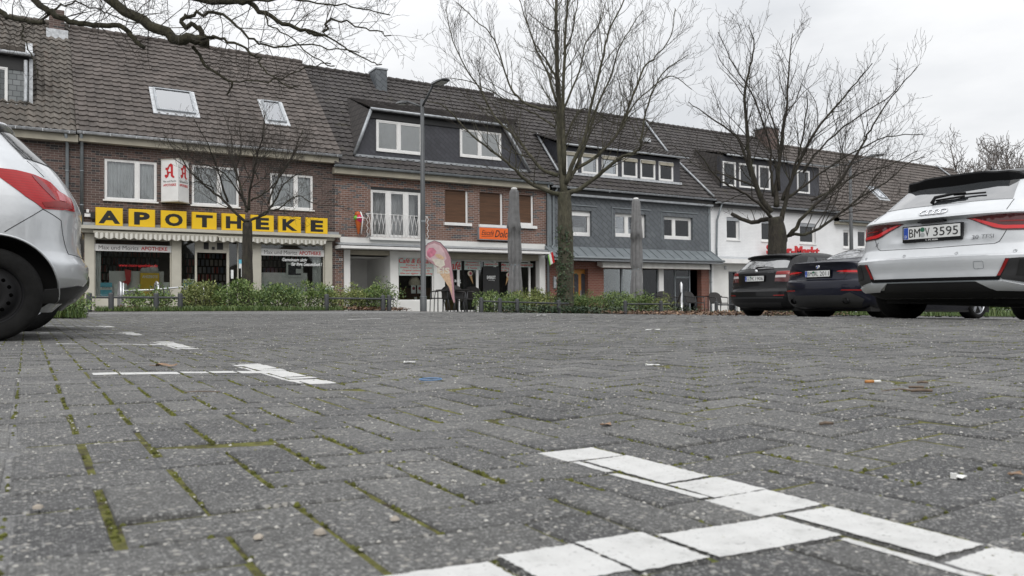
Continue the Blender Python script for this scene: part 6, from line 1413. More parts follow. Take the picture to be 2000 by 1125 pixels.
mb = MB(); mb.add([(1.0,-.03,1.39),(1.2,-.04,1.392),(1.2,.04,1.392),(1.0,.03,1.39),(1.015,0,1.475),(1.05,0,1.47)], [(0,3,4),(0,4,5,1),(3,2,5,4),(1,5,2)]); mb.build('aerial', Mt['gloss_black'], A.root)
# wiper
def onr(car, y, z, off): return car.at(car.sy(y, z), z, off)
mb = MB(); mb.tube([onr(A, .07, 1.042, .02), onr(A, .065, 1.085, .035), onr(A, -.10, 1.098, .04), onr(A, -.20, 1.098, .036)], [.018, .016, .012, .009], 8); mb.tube([onr(A, -.10, 1.094, .03), onr(A, -.36, 1.096, .02)], .008, 6); mb.tube([onr(A, .05, 1.066, .02), onr(A, -.2, 1.078, .022)], .009, 6); mb.build('wiper', Mt['gloss_black'], A.root)
# four rings, lettering, plate
sl_ = math.atan2(.10 - .05, 1.0 - .96)
for i in range(4):
    yc = .084 - .056*i; c = onr(A, yc, .958, .006); ex, ey = Vector((0, 1, 0)), Vector((math.sin(sl_), 0, math.cos(sl_))); mb = MB(); mb.tube([c + ex*(.040*math.cos(q*math.pi/16)) + ey*(.036*math.sin(q*math.pi/16)) for q in range(33)], .0058, 6); mb.build('emblem', Mt['chrome'], A.root)
def badge(car, body, y0, z, w, h, sh=0., bold=.0): 
    p = onr(car, y0, z, .004); return text('badge', body, Mt['badge'], car.root, p, (0,-1,0), (.05,0,1), w, h, shear=sh, bold=bold, ext=.004)
badge(A, 'A1', .585, .690, .075, .036, .1); badge(A, '30 TFSI', -.345, .692, .185, .034, .1, -.01)
A.plate(0., .782, .018, (('BM', .105, .305), ('V', .395, .475), ('3595', .54, .965)), 0., .35, frame='1. FC K\u00f6ln')
mb = MB(); mb.box(-.0, .05, -.12, .12, .868, .884); mb.build('boot_handle', Mt['gloss_black'], A.root)
A.place()

# ---- black estate
E_ = Car('black estate car with a rear roof spoiler, parked nose to the trees', (13.55, 12.1, gz(14, 12.1) - .01), 0.,
    [(.19,.22),(.25,.06),(.32,.0),(.45,-.03),(.55,-.03),(.585,-.0),(.62,.03),(.7,.045),(.85,.055),(.95,.06),(1.0,.09),(1.03,.13),(1.2,.32),(1.33,.47),(1.38,.60),(1.42,.85),(1.445,1.3),(1.46,1.9)],
    [(.19,4.0),(.3,4.2),(.55,4.25),(.75,4.15),(.88,3.8),(.97,3.3),(1.0,3.15),(1.2,2.7),(1.38,2.35),(1.42,2.2),(1.445,2.05),(1.46,1.95)],
    [(.19,.76),(.3,.85),(.45,.87),(.6,.872),(.75,.868),(.9,.85),(.97,.82),(1.03,.77),(1.2,.69),(1.33,.63),(1.38,.59),(1.42,.52),(1.445,.40),(1.46,.15)], Lr=.4, nr=2.7)
E_.body(Mt['black_car'], ((.78, .315), (3.35, .315)), .345); E_.wheels((.78, 3.35), .80, .31, .31, .2, 'steel_rim', 5, .66); E_.under(.4, 3.8, .76, .14, .30)
E_.patch('rear_window', [('y',-.66,1.055),('y',.66,1.055),('y',.55,1.31),('y',-.55,1.31)], .004, Mt['rear_glass'])
for sg in (1, -1):
    w_ = E_.patch('side_window', [('x',.72,1.03,sg),('x',1.18,1.02,sg),('x',1.18,1.31,sg),('x',1.0,1.315,sg)], .003, Mt['car_glass']); E_.patch('side_window', [('x',1.26,1.02,sg),('x',2.12,1.01,sg),('x',2.12,1.32,sg),('x',1.26,1.315,sg)], .003, Mt['car_glass']); E_.patch('side_window', [('x',2.2,1.01,sg),('x',3.0,1.0,sg),('x',2.45,1.3,sg),('x',2.2,1.32,sg)], .003, Mt['car_glass'])
    b_ = E_.patch('tail_lamp', [('y',sg*.50,.765),('y',sg*.72,.755),('x',.42,.765,sg),('x',.40,.94,sg),('y',sg*.74,.995),('y',sg*.53,.985)], .006, Mt['dark_lens'], th=.03)
    E_.patch('light_bar', [('y',sg*.51,.85),('y',sg*.72,.85),('y',sg*.72,.90),('y',sg*.52,.90)], .010, Mt['clear_lens'], b_); E_.patch('light_bar', [('y',sg*.52,.915),('y',sg*.74,.915),('x',.38,.915,sg),('x',.37,.93,sg),('y',sg*.74,.98),('y',sg*.54,.97)], .009, Mt['refl'], b_)
    E_.patch('reflector', [('y',sg*.52,.455),('y',sg*.74,.46),('y',sg*.74,.48),('y',sg*.54,.475)], .006, Mt['refl'])
E_.line('panel_gap', [('y',-.52,.765),('y',-.48,.67),('y',-.4,.625),('y',.4,.625),('y',.48,.67),('y',.52,.765)], .004); E_.patch('bumper_strip', [('y',-.72,.40),('y',.72,.40),('y',.72,.43),('y',-.72,.43)], .006, Mt['trim']); E_.patch('valance', [('y',-.6,.21),('y',.6,.21),('y',.66,.31),('y',-.66,.31)], .005, Mt['trim'])
mb = MB(); rows = []
for i in range(21):
    y = -.60 + 1.2*i/20; t = abs(y)/.6; bow = .13*t**2.2; S_ = [(.36 + bow, 1.365 - .035*t**3), (.35 + bow, 1.345 - .035*t**3), (.40 + bow, 1.285), (.5 + bow, 1.33), (.85, 1.405 - .03*t*t), (.65 + bow*.5, 1.395 - .035*t*t)]; rows.append([(x, y, z) for x, z in S_])
mb.add([p for r_ in rows for p in r_], [(i*6 + j, (i+1)*6 + j, (i+1)*6 + (j+1) % 6, i*6 + (j+1) % 6) for i in range(20) for j in range(6)] + [tuple(range(6)), tuple(range(120, 126))[::-1]]); mb.build('roof_spoiler', Mt['gloss_black'], E_.root)
mb = MB(); mb.tube([onr(E_, .03, 1.03, .03), onr(E_, .0, 1.05, .04), onr(E_, -.22, 1.06, .035), onr(E_, -.4, 1.055, .02)], [.026, .02, .013, .008], 8); mb.build('wiper', Mt['gloss_black'], E_.root)
mb = MB(); p = onr(E_, 0, .99, .004); mb.lathe([(0,-.008),(.042,-.006),(.045,0),(.045,.01)], tuple(p), 'x', 20); mb.build('emblem', Mt['chrome'], E_.root)
badge(E_, 'RAPID', -.34, .945, .16, .026); badge(E_, 'SKODA', .62, .945, .16, .026); E_.plate(0., .835, .03, (('GL', .105, .245), ('MC', .335, .505), ('1906', .57, .96)), 0., .29); E_.place()

# ---- dark blue coupe
def disp_b(y, z): return -.03*sm(.93, 1.0, z)*(1 - sm(1.0, 1.035, z))*(1 - sm(.5, .8, abs(y)))
B_ = Car('dark blue coupe with a round badge on its boot lid, beside the white hatchback', (12.1, 9.36, gz(12.8, 9.3) - .02), 0.,
    [(.17,.25),(.22,.10),(.32,.02),(.45,-.01),(.55,-.015),(.66,.0),(.70,.04),(.80,.06),(.88,.055),(.95,.04),(1.0,.035),(1.02,.08),(1.045,.30),(1.065,.52),(1.09,.70),(1.2,1.02),(1.3,1.36),(1.345,1.62),(1.37,1.95),(1.383,2.3)],
    [(.17,4.4),(.3,4.65),(.5,4.72),(.7,4.6),(.82,4.1),(.92,3.4),(.96,3.2),(1.0,3.1),(1.2,2.75),(1.3,2.55),(1.345,2.46),(1.37,2.4),(1.383,2.35)],
    [(.17,.80),(.3,.88),(.5,.91),(.66,.915),(.8,.905),(.9,.885),(.97,.84),(1.02,.77),(1.045,.72),(1.09,.685),(1.2,.62),(1.3,.56),(1.345,.50),(1.37,.40),(1.383,.2)], Lr=.55, nr=2.7, disp=disp_b)
B_.body(Mt['blue_car'], ((.95, .33), (3.75, .33)), .362); B_.wheels((.95, 3.75), .83, .327, .327, .24, 'alloy', 5, .72); B_.under(.4, 4.2, .8, .13, .30)
B_.patch('rear_window', [('y',-.55,1.10),('y',.55,1.10),('y',.44,1.325),('y',-.44,1.325)], .004, Mt['rear_glass'])
for sg in (1, -1):
    B_.patch('side_window', [('x',1.25,1.03,sg),('x',3.0,1.0,sg),('x',2.55,1.25,sg),('x',1.9,1.29,sg),('x',1.5,1.22,sg)], .003, Mt['car_glass'])
    b_ = B_.patch('tail_lamp', [('y',sg*.40,.795),('y',sg*.62,.79),('y',sg*.80,.775),('x',.5,.79,sg),('x',.5,.835,sg),('y',sg*.78,.86),('y',sg*.5,.865)], .006, Mt['dark_lens'], th=.03); B_.patch('light_bar', [('y',sg*.36,.832),('y',sg*.6,.812),('y',sg*.8,.808),('x',.5,.812,sg),('x',.48,.832,sg),('y',sg*.8,.838),('y',sg*.55,.845),('y',sg*.42,.845)], .010, Mt['bright_red'], b_)
    B_.patch('reflector', [('y',sg*.48,.49),('y',sg*.80,.485),('y',sg*.82,.51),('y',sg*.50,.51)], .008, Mt['refl'])
    mb = MB(); p = onr(B_, sg*.56, .30, -.02); mb.lathe([(.05,-.06),(.056,-.055),(.056,.1),(.048,.1),(.048,-.05)], tuple(p), 'x', 20); mb.build('exhaust_pipe', Mt['gloss_black'], B_.root)
B_.patch('diffuser', [('y',-.70,.20),('y',.70,.20),('y',.80,.34),('y',.62,.46),('y',.48,.41),('y',-.48,.41),('y',-.62,.46),('y',-.80,.34)], .006, Mt['trim'], th=.03); B_.line('panel_gap', [('y',-.56,.785),('y',-.5,.70),('y',-.44,.672),('y',.44,.672),('y',.5,.70),('y',.56,.785)], .004)
p = onr(B_, 0, .925, .004); mb = MB(); mb.lathe([(0,-.008),(.041,-.006),(.044,0),(.044,.01)], tuple(p), 'x', 24); em = mb.build('emblem', Mt['chrome'], B_.root)
for k_, (a0, mk) in enumerate(((0, 'plate'), (1.571, 'eu_blue'), (3.142, 'plate'), (4.712, 'eu_blue'))):
    mb = MB(); mb.poly([tuple(p + Vector((-.0088, 0, 0)))] + [tuple(p + Vector((-.0088, .026*math.cos(a0 + q*.2618), .026*math.sin(a0 + q*.2618)))) for q in range(7)]); mb.build('emblem_field', Mt[mk], em)
B_.plate(0., .80, .03, (('BM', .105, .305), ('RL', .395, .545), ('2011', .61, .965)), 0., .35); B_.place()

# ---- silver hatchback at the left edge and the dark car behind it
def hatch(label, loc, m, k=1.):
    c = Car(label, loc, math.pi,
    [(.20,.24),(.26,.18),(.30,.115),(.36,.07),(.45,.005),(.50,.0),(.545,.003),(.58,.025),(.63,.052),(.70,.063),(.80,.066),(.93,.062),(.985,.075),(1.06,.11),(1.13,.15),(1.20,.20),(1.24,.232),(1.36,.36),(1.50,.53),(1.54,.64),(1.565,.95),(1.58,1.5)],
    [(.20,3.8),(.3,4.0),(.55,4.05),(.75,3.95),(.9,3.6),(1.0,3.2),(1.05,3.05),(1.3,2.6),(1.5,2.2),(1.54,2.05),(1.565,1.85),(1.58,1.65)],
    [(.20,.80),(.3,.86),(.45,.875),(.6,.88),(.8,.878),(.95,.868),(1.1,.845),(1.2,.82),(1.3,.785),(1.42,.735),(1.5,.695),(1.54,.65),(1.565,.52),(1.58,.2)], Lr=.45, nr=2.35)
    c.body(m, ((.60, .335), (3.2, .335)), .378, .60); return c
S_c = hatch('silver hatchback with a large red tail lamp, cut by the left edge', (.40, 7.16, gz(-.2, 6.4)), Mt['silver'])
S_c.wheels((.625, 3.2), .845, .316, .316, .215, 'steel_rim', 0, .64); S_c.under(.45, 3.6, .78, .16, .34)
for sg in (1, -1):
    g_ = S_c.patch('side_window', [('x',1.05,1.08,sg),('x',2.9,1.05,sg),('x',2.35,1.42,sg),('x',1.2,1.46,sg)], .003, Mt['car_glass'])
    b_ = S_c.patch('tail_lamp', [('y',sg*.55,.935),('y',sg*.70,.93),('x',.215,.925,sg),('x',.335,.912,sg),('x',.44,.985,sg),('x',.565,1.08,sg),('x',.68,1.165,sg),('x',.5,1.163,sg),('x',.40,1.15,sg),('x',.30,1.118,sg),('y',sg*.66,1.06),('y',sg*.53,1.03)], .006, Mt['red_lens'], th=.03)
    sA, sB = S_c.sx(.36, 1.06, sg), S_c.sy(sg*.74, 1.03)
    def band(f0, f1, z0, z1, n=14): return [(sA + (sB - sA)*(.5 + .5*math.cos(q*2*math.pi/n))*(f1 - f0) + (sB - sA)*f0, z0 + (z1 - z0)*(.5 + .5*math.sin(q*2*math.pi/n - .35)) - .035*math.cos(q*2*math.pi/n)) for q in range(n)]
    S_c.patch('lamp_insert', band(.05, 1.0, 1.005, 1.125), .009, Mt['mid_lens'], b_, raw=True)
    S_c.patch('lamp_insert', [('y',sg*.60,.947),('y',sg*.72,.94),('x',.24,.935,sg),('x',.325,.925,sg),('x',.345,.955,sg),('x',.25,.985,sg),('y',sg*.72,.985),('y',sg*.6,.985)], .0092, Mt['refl'], b_)
    S_c.patch('lamp_insert', [('y',sg*.66,.99),('y',sg*.72,.99),('y',sg*.70,1.055),('y',sg*.64,1.045)], .0105, Mt['pink_highlight'], b_)  # small pink patch paints a highlight near the lamp edge
    S_c.line('panel_gap', [('x',.335,.91,sg),('x',.43,.83,sg),('x',.55,.735,sg)], .003); S_c.line('panel_gap', [('x',.335,.91,sg),('x',.22,.85,sg),('y',sg*.70,.75),('y',sg*.66,.62)], .003)
    S_c.line('panel_gap', [('x',.44,1.25,sg),('x',.38,1.195,sg),('x',.335,1.15,sg)], .003); S_c.line('arch_lip', [('x', .60 + .384*math.cos(a*.11 - .2), .335 + .384*math.sin(a*.11 - .2), sg) for a in range(33)], .008, 'silver', .0)
    S_c.line('fuel_flap', [('x', .86 + .085*math.cos(a*.393), .96 + .085*math.sin(a*.393), sg) for a in range(16)], .003, closed=True)
S_c.patch('rear_window', [('y',-.64,1.262),('y',.64,1.262),('x',.46,1.268,1),('x',.53,1.35,1),('x',.64,1.475,1),('y',.5,1.49),('y',-.5,1.49),('x',.64,1.475,-1),('x',.53,1.35,-1),('x',.46,1.268,-1)], .006, Mt['car_glass'])
S_c.patch('valance', [('y',-.78,.27),('y',.78,.27),('y',.80,.36),('y',.5,.40),('y',-.5,.40),('y',-.80,.36)], .006, Mt['trim']); S_c.line('panel_gap', [('y',-.66,.62),('y',0,.60),('y',.66,.62)], .003)
mb = MB(); rows = []
for i in range(21):
    y = -.62 + 1.24*i/20; t = abs(y)/.62; bow = .08*t**2.5; z_ = -.03*t**3; P6 = [(.535 + bow, 1.548 + z_), (.525 + bow, 1.528 + z_), (.60 + bow, 1.505 + z_), (.78, 1.53 + z_), (.95, 1.562 + z_), (.7 + bow*.5, 1.57 + z_)]; rows.append([(x, y, z) for x, z in P6])
mb.add([p for r_ in rows for p in r_], [(i*6 + j, (i+1)*6 + j, (i+1)*6 + (j+1) % 6, i*6 + (j+1) % 6) for i in range(20) for j in range(6)] + [tuple(range(6)), tuple(range(120, 126))[::-1]], 0, True); mb.build('roof_spoiler', Mt['silver'], S_c.root)
mb = MB(); mb.box(.6, 3.3, -.75, .75, 1.0, 1.02); 
S_c.place()
D_ = hatch('dark car whose bumper pokes out behind the silver hatchback', (.55, 9.55, gz(-.2, 9.5) - .0), Mt['black_car'])
D_.wheels((.60, 3.2), .845, .322, .322, .215, 'alloy', 5, .66); D_.under(.45, 3.6, .78, .16, .34)
for sg in (1, -1): D_.patch('reflector', [('y',sg*.55,.46),('y',sg*.80,.46),('y',sg*.80,.49),('y',sg*.55,.49)], .006, Mt['refl']); D_.patch('tail_lamp', [('y',sg*.6,.72),('y',sg*.8,.70),('x',.3,.9,sg),('x',.4,1.1,sg),('y',sg*.6,1.05)], .006, Mt['dark_lens']); D_.patch('side_window', [('x',1.05,1.08,sg),('x',2.9,1.05,sg),('x',2.35,1.42,sg),('x',1.2,1.46,sg)], .003, Mt['car_glass'])
D_.patch('rear_window', [('y',-.66,1.262),('y',.66,1.262),('y',.56,1.49),('y',-.56,1.49)], .006, Mt['car_glass']); D_.place()
# ------------------------------------------------------------------ street furniture
Mt['lamp_grey'] = mat('lamp_post_paint', (.085,.09,.095), .5, .1, var=.1); Mt['parasol'] = mat('grey_parasol_cloth', (.20,.20,.202), .9, var=.15, vs=6); Mt['rattan'] = mat('dark_woven_plastic', (.022,.020,.019), .6, var=.3, vs=30); Mt['rail'] = mat('dark_rail_paint', (.045,.048,.052), .55, var=.15); Mt['steel'] = simple('brushed_steel', (.55,.56,.57), .28, .9)
# lamp beside the cafe
lx, _ = AV(827, 606, 20.6); lz = gz(lx, 20.6); k_ = (.52064*lx + .8536*20.6)/FPX; zt = AV(821, 193, 20.6)[1]
t = thing('street_lamp', 'tall grey street lamp with two heads in front of the cafe', 'lamp', (lx, 20.6, lz))
mb = MB(); mb.lathe([(.098, -.05), (.098, .44), (.088, .45), (.076, .455), (.072, 2.6), (.05, zt - lz - .02), (.0, zt - lz)], (lx, 20.6, lz), 'z', 20); mb.build('pole', Mt['lamp_grey'], t)
mb = MB(); mb.lathe([(.1, .43), (.1, .445)], (lx, 20.6, lz), 'z', 20); mb.lathe([(.078, 2.55), (.078, 2.6)], (lx, 20.6, lz), 'z', 20); mb.build('collar', Mt['pipe'], t)
def lamp_head(root, p0, p1, w=.28):
    p0, p1 = Vector(p0), Vector(p1); d = p1 - p0; L = d.length; d.normalize(); s_ = Vector((d.y, -d.x, 0)).normalized(); n_ = s_.cross(d)
    if n_.z < 0: n_ = -n_
    mb = MB(); O = []
    for f, ww, th in ((0, .3, .05), (.12, .45, .06), (.2, .95, .07), (.6, 1., .06), (.92, .8, .035), (1., .55, .02)):
        c = p0 + d*L*f; O.append([c - s_*w/2*ww - n_*th*.4, c + s_*w/2*ww - n_*th*.4, c + s_*w/2*ww*.8 + n_*th*.6, c - s_*w/2*ww*.8 + n_*th*.6])
    mb.add([p for r_ in O for p in r_], [(i*4 + j, (i+1)*4 + j, (i+1)*4 + (j+1) % 4, i*4 + (j+1) % 4) for i in range(5) for j in range(4)] + [(0,1,2,3), (23,22,21,20)])
    h = mb.build('lamp_head', Mt['lamp_grey'], root); mb = MB(); a_, b_ = p0 + d*L*.34 - n_*.034, p0 + d*L*.84 - n_*.028; mb.prism([a_ - s_*w*.3, a_ + s_*w*.3, b_ + s_*w*.28, b_ - s_*w*.28], -n_*.012); mb.build('lamp_glass', Mt['clear_glass'], h)
Mt['clear_glass'] = simple('lamp_lens', (.45,.46,.44), .15)
top = Vector((lx, 20.6, zt - .22)); e1 = AZ(845, 168, k_*FPX - .45); e1b = AZ(873, 154, k_*FPX - 1.0); e2 = AZ(797, 199, k_*FPX + .35); e2b = AZ(779, 203, k_*FPX + .85)
mb = MB(); mb.tube([top, e1], .032, 8); mb.tube([top, e2], .032, 8); mb.build('arm', Mt['lamp_grey'], t); lamp_head(t, e1, e1b, .34); lamp_head(t, e2, e2b, .34)
# second lamp, further off
ld = 30.; b_ = AZ(1664, 560, ld); tp = AZ(1661.5, 313, ld); g = gz(b_.x, b_.y); t = thing('street_lamp', 'slim far street lamp standing before the end of the white house', 'lamp', (b_.x, b_.y, g))
mb = MB(); mb.tube([(b_.x, b_.y, g), (b_.x, b_.y, g + 2.5), (b_.x, b_.y, tp.z)], [.085, .07, .05], 12); mb.build('pole', Mt['lamp_grey'], t)
a1 = AZ(1695, 306, ld - .3); mb = MB(); mb.tube([Vector((b_.x, b_.y, tp.z - .15)), AZ(1640, 322, ld + .2)], .03, 8); mb.tube([Vector((b_.x, b_.y, tp.z - .15)), a1], .03, 8); mb.build('arm', Mt['lamp_grey'], t); lamp_head(t, a1, AZ(1727, 302, ld - .6), .34); lamp_head(t, AZ(1640, 322, ld + .2), AZ(1612, 327, ld + .4), .34)
# folded parasols
def parasol(px, pyt, pyb, v, w, label, seed):
    x, zt = AV(px, pyt, v); g = gz(x, v); t = thing('parasol', label, 'parasol', (x, v, g), 'folded parasols of the terraces'); rr = random.Random(seed); H_ = zt - g
    mb = MB(); mb.tube([(x, v, g), (x, v, zt - .05)], .03, 10); mb.build('pole', Mt['steel'], t); mb = MB(); mb.box(x - .35, x + .35, v - .35, v + .35, g, g + .09); mb.build('base', Mt['kerb'], t)
    prof = [(.0, .09, .0), (.008, .12, .0), (.03, .135, .02), (.2, .16, .03), (.30, .195, .035), (.33, .21, .04), (.336, .165, .04), (.45, .185, .045), (.60, .20, .045), (.64, .175, .03), (.655, .15, .02), (.67, .165, .03), (.8, .195, .05), (.93, .22, .06), (.955, .21, .06)]
    n = 56; mb = MB(); vs = []; ph = rr.uniform(0, 6)
    for f, r, am in prof:
        z = zt - .06 - f*(H_ - .35)
        for j in range(n):
            a_ = 2*math.pi*j/n; fold = (abs(math.sin(4*a_ + ph + f*1.2 + .5*math.sin(2*a_)))**.6 - .55)*2.4; q = w*1.06*(r + am*fold*.75 + (.02*math.sin(7*a_ + f*9) if am else 0)); zz = z - (.10*(1 + math.sin(4*a_ + ph)) if abs(f - .34) < .02 else 0) - (.06*math.sin(4*a_ + ph) if f > .94 else 0)
            vs.append((x + q*math.cos(a_), v + q*math.sin(a_), zz))
    k = len(prof); mb.add(vs, [(i*n + j, i*n + (j+1) % n, (i+1)*n + (j+1) % n, (i+1)*n + j) for i in range(k-1) for j in range(n)], 0, True); mb.build('canopy', Mt['parasol'], t)
    mb = MB(); mb.lathe([(0, .035), (.08, .03), (.11, .0), (.10, -.04)], (x, v, zt - .04), 'z', 16); mb.build('finial', Mt['white_frame'], t); zb_ = zt - .06 - .655*(H_ - .35)
    mb = MB(); mb.lathe([(w*.165, -.03), (w*.172, 0), (w*.165, .03)], (x, v, zb_), 'z', 20); mb.tube([(x - .1, v - w*.13, zb_), (x - .16, v - w*.17, zb_ - .25)], .012, 5); mb.build('tie_strap', Mt['pipe'], t)
parasol(1004, 366, 600, 24.0, 1.0, 'folded grey parasol in front of the cafe sign', 1); parasol(1242, 386, 600, 24.5, 1.0, 'folded grey parasol in front of the slate-clad wall', 2)
# feather flag with an ice cream cone
v = 21.8; PF = [(826,494),(829,484),(836,475),(848,470),(860,474),(872,487),(880,502),(885,540),(889,590),(886,592),(876,560),(858,525),(838,510),(829,503)]
x0, z0 = AV(888, 606, v); t = thing('feather_flag', 'pink teardrop advertising flag with an ice cream cone, beside the street lamp', 'flag', (x0, v, gz(x0, v)))
Mt['flag_pink'] = mat('pink_flag_cloth', (.46,.27,.30), .8, var=.2, vs=2.5); Mt['flag_light'] = mat('pale_pink_print', (.60,.44,.46), .8, var=.15, vs=4); Mt['flag_cone'] = mat('printed_waffle', (.60,.42,.28), .8, var=.2, vs=14); Mt['flag_scoop'] = mat('printed_scoop', (.58,.20,.28), .8, var=.25, vs=10); Mt['flag_cream'] = mat('printed_cream', (.62,.58,.50), .8, var=.12, vs=9)
def fpoly(par, name, pts, dy, m, th=.004):
    mb = MB(); mb.prism([(AV(a, b, v)[0], v - dy, AV(a, b, v)[1]) for a, b in pts], (0, -th, 0)); return mb.build(name, Mt[m], par)
cl = fpoly(t, 'cloth', PF, 0, 'flag_pink', .006)
fpoly(cl, 'print', [(829,489),(836,479),(848,475),(860,480),(868,492),(872,505),(866,512),(850,513),(838,507),(830,498)], .007, 'flag_light'); fpoly(cl, 'print', [(833,492),(838,484),(846,484),(852,491),(848,499),(839,504),(834,499)], .011, 'flag_scoop'); fpoly(cl, 'print', [(848,497),(858,496),(868,503),(864,508),(853,503)], .011, 'flag_cone'); fpoly(cl, 'print', [(843,505),(866,507),(869,518),(860,523),(850,518)], .011, 'flag_cream')
fpoly(cl, 'print', [(856,531),(876,526),(882,555),(883,578),(878,563),(866,545)], .007, 'flag_cone'); mb = MB()
p = AV(853, 533, v); q_ = AV(878, 533, v); text('lettering', 'EIS', Mt['flag_cream'], cl, (p[0], v - .011, p[1] - .02), (1,0,0), (0,0,1), q_[0] - p[0], AV(853, 521, v)[1] - p[1], bold=.03, ext=.003)
mb = MB(); mb.tube([(x0, v, gz(x0, v))] + [(AV(a, b, v)[0], v, AV(a, b, v)[1]) for a, b in ((889,590),(885.5,540),(880,502),(872,487),(860,474),(848,470),(836,475),(829,484))], [.016]*3 + [.012]*3 + [.008]*3, 8); mb.build('pole', Mt['rail'], t); mb = MB(); g_ = gz(x0, v); mb.tube([(x0 - .3, v - .3, g_ + .02), (x0 + .3, v + .3, g_ + .02)], .015, 6); mb.tube([(x0 - .3, v + .3, g_ + .02), (x0 + .3, v - .3, g_ + .02)], .015, 6); mb.build('foot', Mt['rail'], t)
# terrace chairs and tables
def chair(name='terrace_chair'):
    t = thing(name, 'chair', 'chair', (0,0,0), 'dark terrace chairs')
    mb = MB(); mb.box(-.24, .24, -.24, .22, .42, .455); mb.build('seat', Mt['rattan'], t)
    mb = MB(); vs = []; n = 12
    for i in range(n + 1):
        a_ = -1. + 2.*i/n; x = .27*a_; y = .24 + .05*(1 - a_*a_); zt = .88 - .12*abs(a_)**3
        vs += [(x, y - .03, .44), (x, y + .07, zt), (x, y + .10, zt), (x, y, .44)]
    mb.add(vs, [(i*4 + j, (i+1)*4 + j, (i+1)*4 + (j+1) % 4, i*4 + (j+1) % 4) for i in range(n) for j in range(4)] + [(0,1,2,3), (n*4 + 3, n*4 + 2, n*4 + 1, n*4)]); mb.build('backrest', Mt['rattan'], t)
    for sx in (-1, 1):
        mb = MB(); mb.tube([(sx*.24, -.24, 0), (sx*.25, -.22, .43), (sx*.27, -.2, .64)], .014, 7); mb.build('leg', Mt['rail'], t); mb = MB(); mb.tube([(sx*.24, .30, 0), (sx*.24, .22, .42)], .014, 7); mb.build('leg', Mt['rail'], t); mb = MB(); mb.tube([(sx*.27, -.2, .64), (sx*.28, -.1, .665), (sx*.27, .26, .68)], .02, 7); mb.build('armrest', Mt['rattan'], t)
    return t
def table(name='terrace_table'):
    t = thing(name, 'table', 'table', (0,0,0), 'terrace tables'); mb = MB(); mb.box(-.4, .4, -.4, .4, .71, .74); mb.build('table_top', Mt['rattan'], t)
    for sx in (-1, 1):
        for sy_ in (-1, 1): mb = MB(); mb.tube([(sx*.35, sy_*.35, 0), (sx*.35, sy_*.35, .71)], .018, 7); mb.build('leg', Mt['rail'], t)
    return t
bpy.context.view_layer.update(); c0, t0 = chair(), table()
CH_ = [(858, 22.6, -1.75, 'terrace chair seen from the side, just right of the street lamp'), (880, 23.6, 2.6, 'terrace chair behind the foot of the pink flag'), (908, 22.4, .5, 'terrace chair turned away, between the flag and the cafe bushes'), (931, 23.3, 2.2, 'terrace chair half behind the left end of the cafe bushes'), (912, 25.0, 3.1, 'terrace chair close to the cafe door'), (1302, 23.2, -.3, 'terrace chair half hidden by the last bush on the right'), (1313, 24.6, -2.2, 'terrace chair by the glass door of the slate house'), (1359, 22.8, .15, 'round-backed chair left of the white pillar'), (1405, 22.8, -.2, 'round-backed chair in front of the white house wall')]
TB_ = [(884, 22.8, 'square dark table behind the foot of the pink flag'), (935, 24.2, 'dark table standing against the cafe window'), (1383, 23.6, 'dark table between the two round-backed chairs')]
for i, (px, v_, a_, lab) in enumerate(CH_):
    o = c0 if i == 0 else copy_tree(c0); x = AV(px, 600, v_)[0]; o.location = (x, v_, gz(x, v_) + .006); o.rotation_euler = (0, 0, a_); o['label'] = lab
for i, (px, v_, lab) in enumerate(TB_):
    o = t0 if i == 0 else copy_tree(t0); x = AV(px, 600, v_)[0]; o.location = (x, v_, gz(x, v_) + .006); o['label'] = lab
# low rails round the beds
def rail(label, pxs, v_, over=0):
    X = [AV(p, 600, v_)[0] for p in pxs]; t = thing('bed_railing', label, 'railing', (X[0], v_, gz(X[0], v_)), 'low rails round the planting beds')
    for x in X:
        g = gz(x, v_); mb = MB(); mb.lathe([(.058, -.05), (.058, .40), (.05, .425), (.0, .44)], (x, v_, g), 'z', 14); mb.build('post', Mt['rail'], t)
    mb = MB(); mb.tube([(X[0] - .05, v_ - .02, gz(X[0], v_) + .33)] + [(x, v_ - .02, gz(x, v_) + .33) for x in X[1:]] + [(X[-1] + over, v_ - .02, gz(X[-1], v_) + .33)], .024, 8); mb.build('rail_bar', Mt['rail'], t)
rail('low dark post-and-rail fence before the left pharmacy window', [174, 217, 305, 352], 20.0, .1); rail('low dark rail ending by the scraggy shrub left of the lamp', [638, 748, 760], 20.0, .15); rail('low dark rail in front of the ivy and the cafe bushes', [940, 976, 1010, 1091], 19.4, .35); rail('low dark rail before the bushes of the slate house', [1221, 1291], 19.3, .4); rail('short dark rail by the front of the black estate car', [1399, 1450], 19.0, .2)
